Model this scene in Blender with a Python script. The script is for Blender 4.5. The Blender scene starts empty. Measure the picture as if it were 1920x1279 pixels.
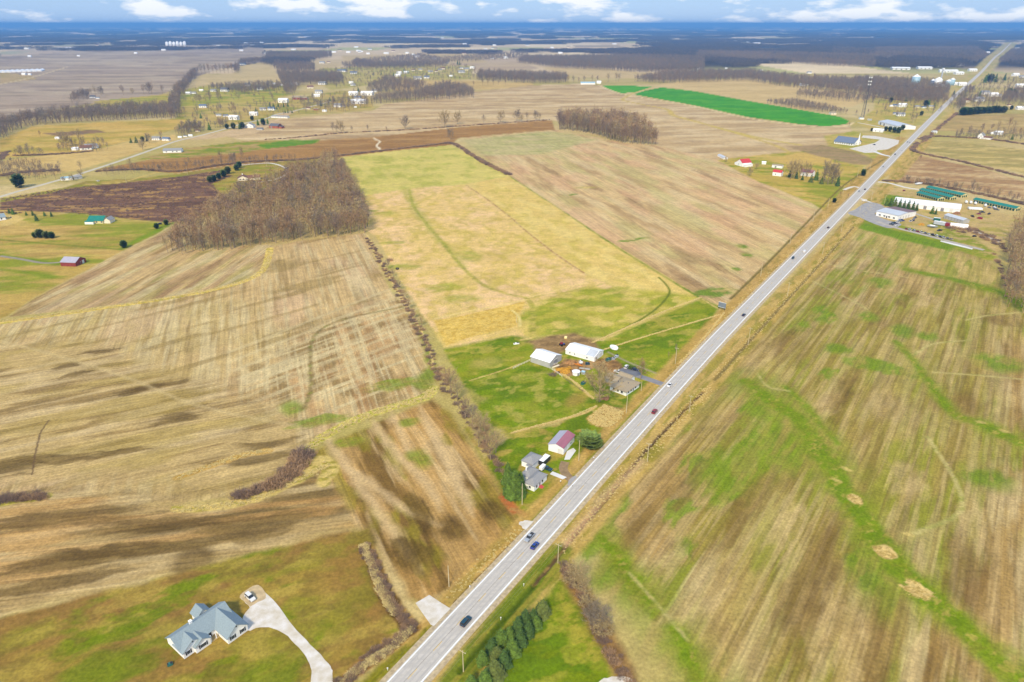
import bpy, bmesh, math, random
import numpy as np
from mathutils import Vector, Matrix

random.seed(7)
RNG = np.random.default_rng(11)
SC = bpy.context.scene
COL = SC.collection
rad = math.radians

# ------------------------------------------------------------------ camera
CAM_H = 180.0            # flying height of the drone above the fields, metres
PITCH = rad(24.93)       # looking down
cam_d = bpy.data.cameras.new('camera')
cam_d.sensor_width = 36.0
cam_d.lens = 24.0
cam_d.clip_start = 1.0
cam_d.clip_end = 200000.0
cam = bpy.data.objects.new('camera', cam_d)
COL.objects.link(cam)
cam.location = (0, 0, CAM_H)
cam.rotation_euler = (math.pi/2 - PITCH, 0, 0)
SC.camera = cam

# ------------------------------------------------------------------ sun and sky
SUN_AZ = rad(196)        # compass-like: direction the light comes from, measured clockwise from +Y
SUN_EL = rad(43)
sun_d = bpy.data.lights.new('sun', 'SUN')
sun_d.energy = 3.6
sun_d.angle = rad(9)
sun_d.color = (1.0, 0.86, 0.62)
sun = bpy.data.objects.new('sun', sun_d)
COL.objects.link(sun)
sd = Vector((math.sin(SUN_AZ)*math.cos(SUN_EL), math.cos(SUN_AZ)*math.cos(SUN_EL), math.sin(SUN_EL)))
sun.rotation_euler = sd.to_track_quat('Z', 'Y').to_euler()
sun.location = (0, 0, 400)

world = bpy.data.worlds.new('World')
SC.world = world
world.use_nodes = True
wt = world.node_tree
for n in list(wt.nodes):
    wt.nodes.remove(n)
def wn(t, **k):
    n = wt.nodes.new(t)
    for a, b in k.items():
        setattr(n, a, b)
    return n
sky = wn('ShaderNodeTexSky', sky_type='NISHITA', sun_disc=False)
sky.sun_elevation = SUN_EL
sky.sun_rotation = SUN_AZ
sky.altitude = 300
sky.air_density = 1.0
sky.dust_density = 0.4
sky.ozone_density = 2.0
bg = wn('ShaderNodeBackground')
bg.inputs[1].default_value = 0.13
wo = wn('ShaderNodeOutputWorld')
# fair-weather cumulus: noise on a sphere-wrapped direction, flattened towards the horizon
tc = wn('ShaderNodeTexCoord')
mp = wn('ShaderNodeMapping')
mp.inputs['Scale'].default_value = (1.0, 1.0, 3.4)
nz = wn('ShaderNodeTexNoise')
nz.inputs['Scale'].default_value = 15.0
nz.inputs['Detail'].default_value = 8.0
nz.inputs['Roughness'].default_value = 0.52
cr = wn('ShaderNodeValToRGB')
cr.color_ramp.elements[0].position = 0.50
cr.color_ramp.elements[0].color = (0, 0, 0, 1)
cr.color_ramp.elements[1].position = 0.60
cr.color_ramp.elements[1].color = (1, 1, 1, 1)
thin = wn('ShaderNodeMixRGB')                      # thin high veil over the clear-sky model
thin.inputs[0].default_value = 0.8
thin.inputs[2].default_value = (2.0, 3.5, 6.0, 1)
mx = wn('ShaderNodeMixRGB')
mx.inputs[2].default_value = (6.6, 6.8, 7.0, 1)
wt.links.new(tc.outputs['Generated'], mp.inputs['Vector'])
wt.links.new(mp.outputs[0], nz.inputs['Vector'])
wt.links.new(nz.outputs['Fac'], cr.inputs[0])
wt.links.new(cr.outputs[0], mx.inputs[0])
wt.links.new(sky.outputs[0], thin.inputs[1])
wt.links.new(thin.outputs[0], mx.inputs[1])
wt.links.new(mx.outputs[0], bg.inputs[0])
wt.links.new(bg.outputs[0], wo.inputs[0])

SC.view_settings.view_transform = 'Standard'
SC.view_settings.look = 'None'
SC.view_settings.exposure = 0.27
SC.view_settings.gamma = 1.0
SC.view_settings.use_curve_mapping = False
SC.cycles.use_denoising = True
SC.cycles.max_bounces = 4
SC.cycles.diffuse_bounces = 2
SC.cycles.volume_bounces = 0
SC.cycles.transparent_max_bounces = 6

# ------------------------------------------------------------------ survey: g() carries a point noted on the photograph down onto
# the ground plane (or onto a level h metres above it) and returns metres
SH_F, SH_X, SH_Y = 1280.0, 960.0, 639.5
def g(x, y, h=0.0):
    u = (x - SH_X)/SH_F
    v = (SH_Y - y)/SH_F
    dy = math.cos(PITCH) + v*math.sin(PITCH)
    dz = -math.sin(PITCH) + v*math.cos(PITCH)
    t = (CAM_H - h)/-dz
    return np.array((u*t, dy*t))
def gs(pts):
    return np.array([g(*p[:2]) for p in pts])

LIT = 1.25                                             # sunlit value of a white sheet, divides the noted colours
def srgb(c):
    c = np.array(c, float)/255.0
    return np.where(c <= 0.04045, c/12.92, ((c + 0.055)/1.055)**2.4)
def C(r, g_, b):
    if 0 < g_-r < 62 and b < r: r = r+.32*(g_-r); g_ = g_-.06*(g_-r)      # spring grass leans to yellow
    if r >= g_ > b+12: b = b*.97                                          # dry straw and soil lean to gold
    return srgb((r, g_, b))/LIT

# ------------------------------------------------------------------ object helpers
def tag(o, label=None, cat=None, group=None, kind=None):
    if label: o['label'] = label
    if cat: o['category'] = cat
    if group: o['group'] = group
    if kind: o['kind'] = kind
    return o
def link(name, me, mat=None, parent=None, loc=None, rz=None):
    o = bpy.data.objects.new(name, me)
    COL.objects.link(o)
    if mat is not None and me is not None and not me.materials:
        me.materials.append(mat)
    if parent is not None: o.parent = parent
    if loc is not None: o.location = (loc[0], loc[1], loc[2] if len(loc) > 2 else 0)
    if rz is not None: o.rotation_euler = (0, 0, rz)
    return o
def empty(name, loc, rz=0.0, label=None, cat=None, group=None):
    o = bpy.data.objects.new(name, None)
    o.empty_display_size = 0.3
    COL.objects.link(o)
    o.location = (loc[0], loc[1], loc[2] if len(loc) > 2 else 0)
    o.rotation_euler = (0, 0, rz)
    return tag(o, label, cat, group)
class MB:
    """collects faces, builds ONE mesh object"""
    def __init__(s): s.v = []; s.f = []
    def face(s, *p):
        b = len(s.v); s.v += [tuple(q) for q in p]; s.f.append(tuple(range(b, b+len(p)))); return s
    def box(s, x0, x1, y0, y1, z0, z1):
        b = len(s.v)
        s.v += [(x0,y0,z0),(x1,y0,z0),(x1,y1,z0),(x0,y1,z0),(x0,y0,z1),(x1,y0,z1),(x1,y1,z1),(x0,y1,z1)]
        s.f += [(b,b+3,b+2,b+1),(b+4,b+5,b+6,b+7),(b,b+1,b+5,b+4),(b+1,b+2,b+6,b+5),(b+2,b+3,b+7,b+6),(b+3,b,b+4,b+7)]
        return s
    def prism(s, prof, y0, y1):
        """profile in x,z (counter-clockwise seen from -y) pushed from y0 to y1"""
        b = len(s.v); n = len(prof)
        s.v += [(x, y0, z) for x, z in prof] + [(x, y1, z) for x, z in prof]
        s.f.append(tuple(range(b, b+n))); s.f.append(tuple(range(b+2*n-1, b+n-1, -1)))
        for i in range(n):
            j = (i+1) % n
            s.f.append((b+i, b+n+i, b+n+j, b+j))
        return s
    def tube(s, p, q, r0, r1=None, n=6):
        r1 = r0 if r1 is None else r1
        p = Vector(p); q = Vector(q); d = (q-p).normalized()
        a = d.orthogonal().normalized(); c = d.cross(a); b = len(s.v)
        for o_, r in ((p, r0), (q, r1)):
            for i in range(n):
                t = 2*math.pi*i/n
                s.v.append(tuple(o_ + a*(r*math.cos(t)) + c*(r*math.sin(t))))
        for i in range(n):
            j = (i+1) % n
            s.f.append((b+i, b+j, b+n+j, b+n+i))
        s.f.append(tuple(range(b+n-1, b-1, -1))); s.f.append(tuple(range(b+n, b+2*n)))
        return s
    def lathe(s, prof, n=16, cx=0, cy=0):
        b = len(s.v); m = len(prof)
        for r, z in prof:
            for i in range(n):
                t = 2*math.pi*i/n
                s.v.append((cx+r*math.cos(t), cy+r*math.sin(t), z))
        for k in range(m-1):
            for i in range(n):
                j = (i+1) % n
                s.f.append((b+k*n+i, b+k*n+j, b+(k+1)*n+j, b+(k+1)*n+i))
        s.f.append(tuple(range(b+n-1, b-1, -1))); s.f.append(tuple(range(b+(m-1)*n, b+m*n)))
        return s
    def mesh(s, name, mat=None, smooth=False):
        me = bpy.data.meshes.new(name)
        me.from_pydata(s.v, [], s.f)
        if smooth:
            me.polygons.foreach_set('use_smooth', [True]*len(me.polygons))
        me.update()
        if mat is not None: me.materials.append(mat)
        return me
    def build(s, name, mat, parent=None, smooth=False, loc=None, rz=None):
        return link(name, s.mesh(name, mat, smooth), None, parent, loc, rz)
def np_mesh(name, V, F, mat=None, col=None, row=None):
    """V (n,3), F (m,k) with k 3 or 4"""
    me = bpy.data.meshes.new(name)
    n, (m, k) = len(V), F.shape
    me.vertices.add(n); me.vertices.foreach_set('co', np.ascontiguousarray(V, np.float32).ravel())
    me.loops.add(m*k); me.loops.foreach_set('vertex_index', np.ascontiguousarray(F, np.int32).ravel())
    me.polygons.add(m); me.polygons.foreach_set('loop_start', np.arange(0, m*k, k, dtype=np.int32))
    me.polygons.foreach_set('loop_total', np.full(m, k, np.int32))
    if row is not None:
        a = me.attributes.new('row', 'FLOAT_VECTOR', 'POINT'); a.data.foreach_set('vector', np.ascontiguousarray(row, np.float32).ravel())
    if col is not None:
        a = me.color_attributes.new('soil', 'FLOAT_COLOR', 'POINT')
        c4 = np.ones((n, 4), np.float32); c4[:, :3] = col
        a.data.foreach_set('color', c4.ravel())
    me.update(calc_edges=True)
    if mat is not None: me.materials.append(mat)
    return me

# ------------------------------------------------------------------ materials
MATS = {}
def mat(name, col, rough=0.7, var=0.12, scale=1.5, metal=0.0, spec=0.3, col2=None, stretch=None, bump=0.0, emit=None):
    """procedural: base colour varied by two octaves of noise in object space"""
    if name in MATS: return MATS[name]
    m = bpy.data.materials.new(name); m.use_nodes = True
    t = m.node_tree; b = t.nodes['Principled BSDF']
    b.inputs['Roughness'].default_value = rough
    b.inputs['Metallic'].default_value = metal
    b.inputs['Specular IOR Level'].default_value = spec
    c = np.array(col, float)
    lo = np.clip(c*(1-var), 0, 1) if col2 is None else np.array(col2, float)
    hi = np.clip(c*(1+var), 0, 1) if col2 is None else c
    co = t.nodes.new('ShaderNodeTexCoord'); mpn = t.nodes.new('ShaderNodeMapping')
    if stretch: mpn.inputs['Scale'].default_value = stretch
    n1 = t.nodes.new('ShaderNodeTexNoise'); n1.inputs['Scale'].default_value = scale; n1.inputs['Detail'].default_value = 4
    r = t.nodes.new('ShaderNodeValToRGB')
    r.color_ramp.elements[0].position = 0.32; r.color_ramp.elements[1].position = 0.68
    r.color_ramp.elements[0].color = (*lo, 1); r.color_ramp.elements[1].color = (*hi, 1)
    t.links.new(co.outputs['Object'], mpn.inputs[0]); t.links.new(mpn.outputs[0], n1.inputs['Vector'])
    t.links.new(n1.outputs['Fac'], r.inputs[0]); t.links.new(r.outputs[0], b.inputs['Base Color'])
    if bump:
        bn = t.nodes.new('ShaderNodeBump'); bn.inputs['Strength'].default_value = bump; bn.inputs['Distance'].default_value = 0.05
        t.links.new(n1.outputs['Fac'], bn.inputs['Height']); t.links.new(bn.outputs[0], b.inputs['Normal'])
    MATS[name] = m
    return m
def soil_mat():
    m = bpy.data.materials.new('field_soil'); m.use_nodes = True
    t = m.node_tree; b = t.nodes['Principled BSDF']
    b.inputs['Roughness'].default_value = 0.95; b.inputs['Specular IOR Level'].default_value = 0.05
    a = t.nodes.new('ShaderNodeVertexColor'); a.layer_name = 'soil'
    co = t.nodes.new('ShaderNodeTexCoord')
    out = a.outputs['Color']
    for sc, lo, hi in ((0.8, 0.78, 1.24), (0.16, 0.88, 1.13), (0.035, 0.92, 1.08)):
        n = t.nodes.new('ShaderNodeTexNoise'); n.inputs['Scale'].default_value = sc; n.inputs['Detail'].default_value = 3
        n.inputs['Roughness'].default_value = 0.6
        mr = t.nodes.new('ShaderNodeMapRange')
        mr.inputs['From Min'].default_value = 0.3; mr.inputs['From Max'].default_value = 0.7
        mr.inputs['To Min'].default_value = lo; mr.inputs['To Max'].default_value = hi
        mu = t.nodes.new('ShaderNodeVectorMath'); mu.operation = 'SCALE'
        t.links.new(co.outputs['Object'], n.inputs['Vector'])
        t.links.new(n.outputs['Fac'], mr.inputs['Value'])
        t.links.new(out, mu.inputs[0]); t.links.new(mr.outputs[0], mu.inputs['Scale'])
        out = mu.outputs[0]
    # drill rows: noise stretched along each field's own tillage direction
    at = t.nodes.new('ShaderNodeAttribute'); at.attribute_name = 'row'
    sp = t.nodes.new('ShaderNodeSeparateXYZ'); t.links.new(at.outputs['Vector'], sp.inputs[0])
    ng = t.nodes.new('ShaderNodeMath'); ng.operation = 'MULTIPLY'; ng.inputs[1].default_value = -1; t.links.new(sp.outputs[1], ng.inputs[0])
    fac = None
    for su, sv, lo, hi in ((.018, .62, .74, 1.26), (.05, 1.5, .82, 1.18)):
        uv = []
        for a_, b_, k_ in ((sp.outputs[0], sp.outputs[1], su), (ng.outputs[0], sp.outputs[0], sv)):
            cb = t.nodes.new('ShaderNodeCombineXYZ'); t.links.new(a_, cb.inputs[0]); t.links.new(b_, cb.inputs[1])
            dt = t.nodes.new('ShaderNodeVectorMath'); dt.operation = 'DOT_PRODUCT'; t.links.new(co.outputs['Object'], dt.inputs[0]); t.links.new(cb.outputs[0], dt.inputs[1])
            ml = t.nodes.new('ShaderNodeMath'); ml.operation = 'MULTIPLY'; ml.inputs[1].default_value = k_; t.links.new(dt.outputs['Value'], ml.inputs[0]); uv.append(ml)
        cb = t.nodes.new('ShaderNodeCombineXYZ'); t.links.new(uv[0].outputs[0], cb.inputs[0]); t.links.new(uv[1].outputs[0], cb.inputs[1])
        n = t.nodes.new('ShaderNodeTexNoise'); n.inputs['Scale'].default_value = 1; n.inputs['Detail'].default_value = 2; t.links.new(cb.outputs[0], n.inputs['Vector'])
        mr = t.nodes.new('ShaderNodeMapRange'); mr.inputs['From Min'].default_value = .3; mr.inputs['From Max'].default_value = .7
        mr.inputs['To Min'].default_value = lo; mr.inputs['To Max'].default_value = hi; t.links.new(n.outputs['Fac'], mr.inputs['Value'])
        mm = t.nodes.new('ShaderNodeMix'); mm.data_type = 'FLOAT'; mm.inputs['A'].default_value = 1.0
        t.links.new(sp.outputs[2], mm.inputs['Factor']); t.links.new(mr.outputs[0], mm.inputs['B'])
        mu = t.nodes.new('ShaderNodeVectorMath'); mu.operation = 'SCALE'; t.links.new(out, mu.inputs[0]); t.links.new(mm.outputs['Result'], mu.inputs['Scale']); out = mu.outputs[0]
    t.links.new(out, b.inputs['Base Color'])
    return m
SOIL = soil_mat()
# ------------------------------------------------------------------ numpy noise
def _h(ix, iy, seed):
    h = (ix*374761393 + iy*668265263 + seed*974711) & 0x7fffffff
    h = ((h ^ (h >> 13))*1274126177) & 0x7fffffff
    return ((h ^ (h >> 16)) & 0xffff)/65535.0
def vnoise(x, y, seed=0):
    ix = np.floor(x).astype(np.int64); iy = np.floor(y).astype(np.int64)
    fx = x - ix; fy = y - iy
    fx = fx*fx*(3-2*fx); fy = fy*fy*(3-2*fy)
    a = _h(ix, iy, seed)*(1-fx) + _h(ix+1, iy, seed)*fx
    b = _h(ix, iy+1, seed)*(1-fx) + _h(ix+1, iy+1, seed)*fx
    return a*(1-fy) + b*fy
def fbm(x, y, seed=0, o=4):
    s = np.zeros_like(x); a = 0.5; t = 0
    for i in range(o):
        s = s + a*vnoise(x, y, seed+i*17); t += a; a *= 0.5; x = x*2.03+5.1; y = y*2.03+1.7
    return s/t
def sstep(a, b, x):
    t = np.clip((x-a)/(b-a), 0, 1); return t*t*(3-2*t)
def catmull(P, closed=False, k=6):
    P = np.asarray(P, float); n = len(P)
    if n < 3: return P
    out = []
    for i in range(n if closed else n-1):
        p0 = P[(i-1) % n] if closed or i > 0 else P[0]
        p1 = P[i]; p2 = P[(i+1) % n]
        p3 = P[(i+2) % n] if closed or i+2 < n else P[-1]
        for j in range(k):
            t = j/k
            out.append(0.5*((2*p1) + (-p0+p2)*t + (2*p0-5*p1+4*p2-p3)*t*t + (-p0+3*p1-3*p2+p3)*t**3))
    if not closed: out.append(P[-1])
    return np.array(out)
def seg_dist(X, Y, P, closed):
    """distance to a polyline, plus the (index+t) along it"""
    D = np.full(X.shape, 1e18); T = np.zeros(X.shape)
    n = len(P)
    for i in range(n if closed else n-1):
        a = P[i]; b = P[(i+1) % n]; d = b-a; L = d@d + 1e-12
        t = np.clip(((X-a[0])*d[0]+(Y-a[1])*d[1])/L, 0, 1)
        e = (X-a[0]-t*d[0])**2 + (Y-a[1]-t*d[1])**2
        k = e < D
        D = np.where(k, e, D); T = np.where(k, i+t, T)
    return np.sqrt(D), T
def inside(X, Y, P):
    r = np.zeros(X.shape, bool); n = len(P)
    for i in range(n):
        x1, y1 = P[i]; x2, y2 = P[(i+1) % n]
        if y1 == y2: continue
        c = (y1 > Y) != (y2 > Y)
        r ^= c & (X < (x2-x1)*(Y-y1)/(y2-y1)+x1)
    return r

# ------------------------------------------------------------------ the land: one continuous sheet, tessellated finer near the farm
NR, NC = 880, 1060
_ang = np.linspace(math.atan2(CAM_H, 88.0), math.atan2(CAM_H, 62000.0), NR)
rowY = CAM_H/np.tan(_ang)
colS = np.linspace(-0.755, 0.755, NC)
GX = (colS[None, :]*(rowY[:, None]+83.0)).ravel()
GY = np.repeat(rowY, NC)
GZ = np.zeros_like(GX)
GC = np.zeros((GX.size, 3))
GR = np.zeros(GX.size, np.int32)
GW = np.zeros((GX.size, 3)); GW[:, 0] = 1
REG = [('ground', 'pale farmland reaching to the horizon', 'ground')]

def sel(P, pad):
    lo = P.min(0)-pad; hi = P.max(0)+pad
    return np.nonzero((GX > lo[0]) & (GX < hi[0]) & (GY > lo[1]) & (GY < hi[1]))[0]
def ang(p, q):
    a = g(*p); b = g(*q); return math.atan2(b[1]-a[1], b[0]-a[0])
def colour(X, Y, base, layers):
    c = np.empty((X.size, 3)); c[:] = C(*base)
    for i, L in enumerate(layers):
        col, lo, hi, sa, sc, an, al = L[:7]
        md, hf = (lo+hi)/2, (hi-lo)*0.95
        lo, hi, al = md-hf, md+hf, al*0.95
        seed = L[7] if len(L) > 7 else i*31+int(sum(col))
        ca, sn = math.cos(an), math.sin(an)
        u = (X*ca+Y*sn)/sa; v = (-X*sn+Y*ca)/sc
        m = (sstep(lo, hi, fbm(u, v, seed))*al)[:, None]
        c = c*(1-m)+C(*col)*m
    return c
def put(idx, m, base, layers):
    k = m > 0.003
    idx = idx[k]; m = m[k][:, None]
    if idx.size: GC[idx] = GC[idx]*(1-m) + colour(GX[idx], GY[idx], base, layers)*m
def warp(idx, w):
    if not w: return GX[idx], GY[idx]
    x, y = GX[idx], GY[idx]; s = max(w*4, 2.0)
    return x+(fbm(x/s, y/s, 5)-.5)*2*w, y+(fbm(x/s, y/s, 91)-.5)*2*w
def area(pts, base, layers=(), soft=1.0, wob=0.0, smooth=False, a=1.0, reg=None, rows=None):
    P = gs(pts)
    if smooth: P = catmull(P, True, 5)
    idx = sel(P, soft+wob+1)
    if not idx.size: return
    X, Y = warp(idx, wob)
    d, _ = seg_dist(X, Y, P, True)
    d = np.where(inside(X, Y, P), d, -d)
    put(idx, sstep(-soft, soft, d)*a, base, layers)
    if reg:
        REG.append(reg); GR[idx[d > 0]] = len(REG)-1
    if rows or reg: GW[idx[d > 0]] = (math.cos(rows[0]), math.sin(rows[0]), rows[1]) if rows else (1, 0, 0)
def strip(pts, w, base, layers=(), soft=0.6, wob=0.0, a=1.0, dig=0.0, smooth=True, tap=False, flat=True):
    P0 = gs(pts); k = 5
    P = catmull(P0, False, k) if smooth and len(P0) > 2 else P0
    W = np.interp(np.linspace(0, 1, len(P)), np.linspace(0, 1, len(np.atleast_1d(w))), np.atleast_1d(w)) if np.ndim(w) else np.full(len(P), float(w))
    if tap:
        q = np.linspace(0, 1, len(P)); W = W*np.clip(np.minimum(q, 1-q)*4+0.15, 0, 1)
    idx = sel(P, W.max()+soft+wob+1)
    if not idx.size: return
    X, Y = warp(idx, wob)
    d, T = seg_dist(X, Y, P, False)
    hw = np.interp(T, np.arange(len(P)), W)/2
    put(idx, (1-sstep(-soft, soft, d-hw))*a, base, layers)
    if flat: GW[idx[d < hw], 2] *= .25
    if dig: GZ[idx] -= dig*np.exp(-(d/(hw*0.8+0.1))**2)
def spot(p, rx, ry, an, base, layers=(), soft=None, wob=0.0, a=1.0):
    c = g(*p); soft = min(rx, ry)*0.5 if soft is None else soft
    R = max(rx, ry)+soft+wob+2
    idx = np.nonzero((abs(GX-c[0]) < R) & (abs(GY-c[1]) < R))[0]
    if not idx.size: return
    X, Y = warp(idx, wob); X = X-c[0]; Y = Y-c[1]
    u = (X*math.cos(an)+Y*math.sin(an))/rx; v = (-X*math.sin(an)+Y*math.cos(an))/ry
    r = np.sqrt(u*u+v*v); s = soft/min(rx, ry)
    if wob > 1.5 and max(rx, ry) > 1.6*min(rx, ry): r = r+(fbm(u*1.3+p[0], v*2.6+p[1], 19)-.5)*1.3; s *= .75
    put(idx, (1-sstep(1-s, 1+s, r))*a, base, layers)

TAN = (202, 171, 120); TDK = (134, 108, 62); TLT = (212, 192, 148); TGR = (164, 156, 84)
OLV = (150, 130, 48); GRN = (112, 134, 18); LUSH = (96, 136, 14); BRN = (146, 112, 58)
DRY = (196, 164, 92); STRAW = (238, 210, 116); YEL = (206, 186, 104)
DKW = (72, 62, 50)
A_RD = math.atan2(1, 0.672)                    # the highway's bearing
def far_wood(x, y):
    """1 where the distant country is wooded"""
    n = fbm(x/520+3.3, y/640+9.1, 77, 4) + 0.10*(fbm(x/3100, y/4200, 3, 2)-0.5)
    bias = np.interp(x/(y+1.0), [-0.75, -0.35, 0.0, 0.3, 0.75], [0.535, 0.545, 0.55, 0.51, 0.475])
    return sstep(bias-0.012, bias+0.012, n)

# default: winter pasture tan; then the hazy far country as a patchwork
GC[:] = colour(GX, GY, (196, 172, 112), [((172, 160, 84), .45, .6, 160, 60, .3, .7), ((214, 190, 140), .5, .62, 400, 90, .2, .7)])
k = GY > 2900
x, y = GX[k], GY[k]
cell = vnoise(np.floor(x/420+0.3*np.floor(y/700))*7.13+.5, np.floor(y/700)*3.7+.5, 41)[:, None]
GC[k] = np.where(cell < 0.4, C(232, 208, 168), np.where(cell < 0.72, C(214, 188, 150), np.where(cell < 0.85, C(188, 180, 116), C(176, 152, 120))))
GC[k] *= (0.85+0.3*fbm(x/300, y/120, 8))[:, None]
w = far_wood(x, y)[:, None]*sstep(2900, 3600, y)[:, None]
GC[k] = GC[k]*(1-w) + C(*DKW)*w

# ---- far left plain
A0 = 0.1
area([(0,107),(160,95),(490,83),(503,116),(432,122),(380,140),(335,165),(300,178),(200,190),(100,205),(0,238),(-200,260),(-200,120)], (178,156,134),
     [((150,128,104), .46, .60, 400, 45, A0, .75), ((200,180,152), .5, .62, 260, 60, A0+.1, .6), ((140,118,100), .6, .66, 300, 40, A0, .6)], 6, 3, reg=('plowed_field', 'wide bare brown-grey field across the far left', 'field'), rows=(A0, .5))
area([(0,97),(120,84),(490,78),(492,84),(160,95),(0,107)], (196,172,144), [((158,166,120), .5,.6, 500,200,A0,.6)], 15)
area([(0,135),(60,142),(70,148),(0,158)], (186,158,108), [((172,150,84),.4,.6,40,15,0,.8)], 4)
strip([(0,158),(60,145),(125,126)], 9, (210,188,150), soft=3)
area([(373,142),(440,137),(448,124),(500,115),(522,140),(528,152),(470,158),(390,160),(340,170)], (206,180,128), [((190,166,110),.45,.6,200,40,.2,.7)], 5, 2, reg=('stubble_field', 'pale straw stubble field framed by tree rows at far left', 'field'))
area([(500,116),(515,112),(640,112),(780,106),(800,118),(700,122),(660,116),(640,124),(590,136),(520,136)], (206,180,136), [((190,166,112),.45,.6,200,60,.2,.7)], 6)
area([(640,104),(860,100),(960,104),(975,122),(910,128),(780,128),(650,124)], (206,178,128), [((194,168,108),.45,.6,200,60,.1,.7)], 8)
area([(900,108),(1040,104),(1060,110),(985,112),(960,124),(920,120)], (198,172,140), [], 8)
area([(840,118),(980,116),(1010,128),(980,136),(880,134)], (196,170,132), [((176,150,124),.5,.6,300,60,.1,.6)], 8)
area([(1015,126),(1130,127),(1200,136),(1330,140),(1300,150),(1180,148),(1090,146),(1040,136)], (206,178,126), [((190,164,110),.5,.6,160,40,.1,.6)], 5)
# ---- village greens, middle distance left
area([(335,170),(390,160),(470,158),(530,160),(545,178),(510,190),(420,196),(335,200)], (176,164,62), [((128,146,30),.42,.58,50,22,.1,.8), ((200,172,96),.55,.62,60,20,.1,.7)], 4, 2, reg=('village_meadow', 'yellow-green meadow strip between the far left houses', 'meadow'))
area([(335,200),(420,196),(510,190),(640,170),(700,185),(700,205),(560,215),(500,222),(420,238),(340,240),(230,232),(330,222)], (186,160,84), [((140,144,40),.48,.6,60,20,.1,.8), ((206,176,108),.5,.6,50,18,.1,.7)], 4, 2)
area([(175,190),(320,176),(330,190),(250,204),(190,200)], (186,164,72), [((130,150,30),.5,.6,60,20,0,.8)], 4)
area([(600,128),(760,122),(890,124),(880,150),(760,152),(690,160),(620,170),(590,150)], (186,168,96), [((150,150,50),.48,.6,70,26,.1,.7), ((204,178,112),.5,.6,60,20,.1,.6)], 6, 3, reg=('village_green', 'yellowish grass around the scattered far village houses', 'meadow'))
area([(720,150),(895,152),(1000,156),(1000,163),(900,168),(740,172)], (208,176,112), [((188,158,94),.5,.6,120,25,.1,.7)], 4)
# ---- great pale field across the middle
area([(420,255),(510,225),(700,207),(720,196),(890,172),(1000,160),(1090,157),(1130,161),(1170,176),(1300,200),(1400,220),(1500,234),(1592,233),(1600,250),(1560,290),(1500,285),(1420,295),(1340,300),(1232,272),(1205,262),(1110,240),(1035,226),(850,240),(700,258),(600,264),(480,268)], (206,176,130),
     [((178,148,104),.45,.62,150,26,A0,.7), ((224,198,156),.52,.64,120,30,A0+.15,.7), ((160,130,92),.6,.68,130,20,A0,.6)], 3, 2, reg=('stubble_field', 'broad pale stubble field between the woods and the green field', 'field'), rows=(A0, .5))
area([(1225,160),(1290,150),(1400,148),(1460,158),(1520,166),(1600,175),(1640,182),(1600,200),(1500,206),(1430,193),(1300,170)], (214,184,126), [((198,168,110),.5,.6,120,30,-.1,.7)], 4)
area([(1128,160),(1225,162),(1191,173),(1165,175),(1142,168)], (78,158,0), [((96,166,6),.45,.6,60,16,-.2,.7)], 2, reg=('winter_wheat_field', 'small bright green wheat wedge on the far slope', 'field'))
area([(1188,177),(1206,171),(1240,164),(1302,171),(1400,189),(1500,206),(1575,219),(1592,227),(1586,233),(1548,237),(1500,233),(1400,219),(1300,197)], (76,156,0), [((100,166,6),.5,.62,80,12,-.25,.7), ((58,140,0),.5,.62,60,14,-.25,.6)], 2, smooth=False, reg=('winter_wheat_field', 'large vivid green wheat field below the far woods', 'field'))
strip([(1120,158),(1165,176),(1240,189),(1300,199),(1400,221),(1500,235),(1550,238.5),(1590,235),(1600,230)], 6, (226,200,150), soft=1.5)
strip([(1225,163),(1190,174),(1176,181),(1168,188),(1200,195),(1250,205),(1262,216),(1290,224),(1340,238),(1440,268),(1480,285)], [4,6,8,10,9,12,14,9,8,7], (208,180,98), [((186,160,80),.45,.6,14,6,0,.7)], 2, 1)
strip([(1340,238),(1420,258),(1500,272)], 10, (200,176,88), soft=3)
# ---- brown worked strip with the green patch
area([(180,318),(330,290),(470,266),(600,263),(700,257),(850,240),(1035,225),(1040,243),(860,259),(845,272),(700,288),(620,296),(560,302),(470,312),(330,325),(250,318)], (170,128,70), [((150,110,58),.46,.6,90,16,.15,.7), ((190,150,92),.54,.64,90,16,.15,.6)], 2, 1, reg=('plowed_field', 'brown worked strip of land behind the woodlot', 'field'))
area([(255,300),(330,280),(470,264),(600,262),(596,268),(520,276),(440,288),(330,296)], (160,150,54), [((112,140,24),.42,.55,20,8,.1,.9), ((186,150,96),.56,.62,30,10,.1,.8)], 2, 1)
area([(480,272),(545,262),(596,263),(590,269),(500,279)], (84,142,16), [((120,150,40),.55,.65,20,6,.1,.7)], 2, 1)
# ---- left of the side road
area([(0,262),(60,237),(180,230),(330,224),(350,225),(340,240),(250,262),(160,285),(80,288),(0,298)], (204,168,84), [((168,152,54),.46,.6,60,20,.1,.8), ((214,180,104),.55,.64,50,20,.1,.6)], 2, 1, reg=('meadow', 'golden dry meadow in front of the far left wood', 'meadow'))
area([(80,250),(180,243),(200,248),(110,256)], (150,118,78), [((120,100,80),.5,.6,20,6,0,.8)], 3, 1)
area([(0,302),(80,292),(160,285),(260,262),(330,252),(330,262),(240,292),(150,318),(100,328),(0,330)], (212,180,112), [((196,164,96),.5,.6,80,20,.15,.7)], 2, reg=('stubble_field', 'pale stubble wedge beside the gravel side road', 'field'))
area([(330,262),(420,246),(480,232),(520,224),(520,214),(560,206),(480,250),(380,262)], (206,176,134), [], 3)
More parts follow.
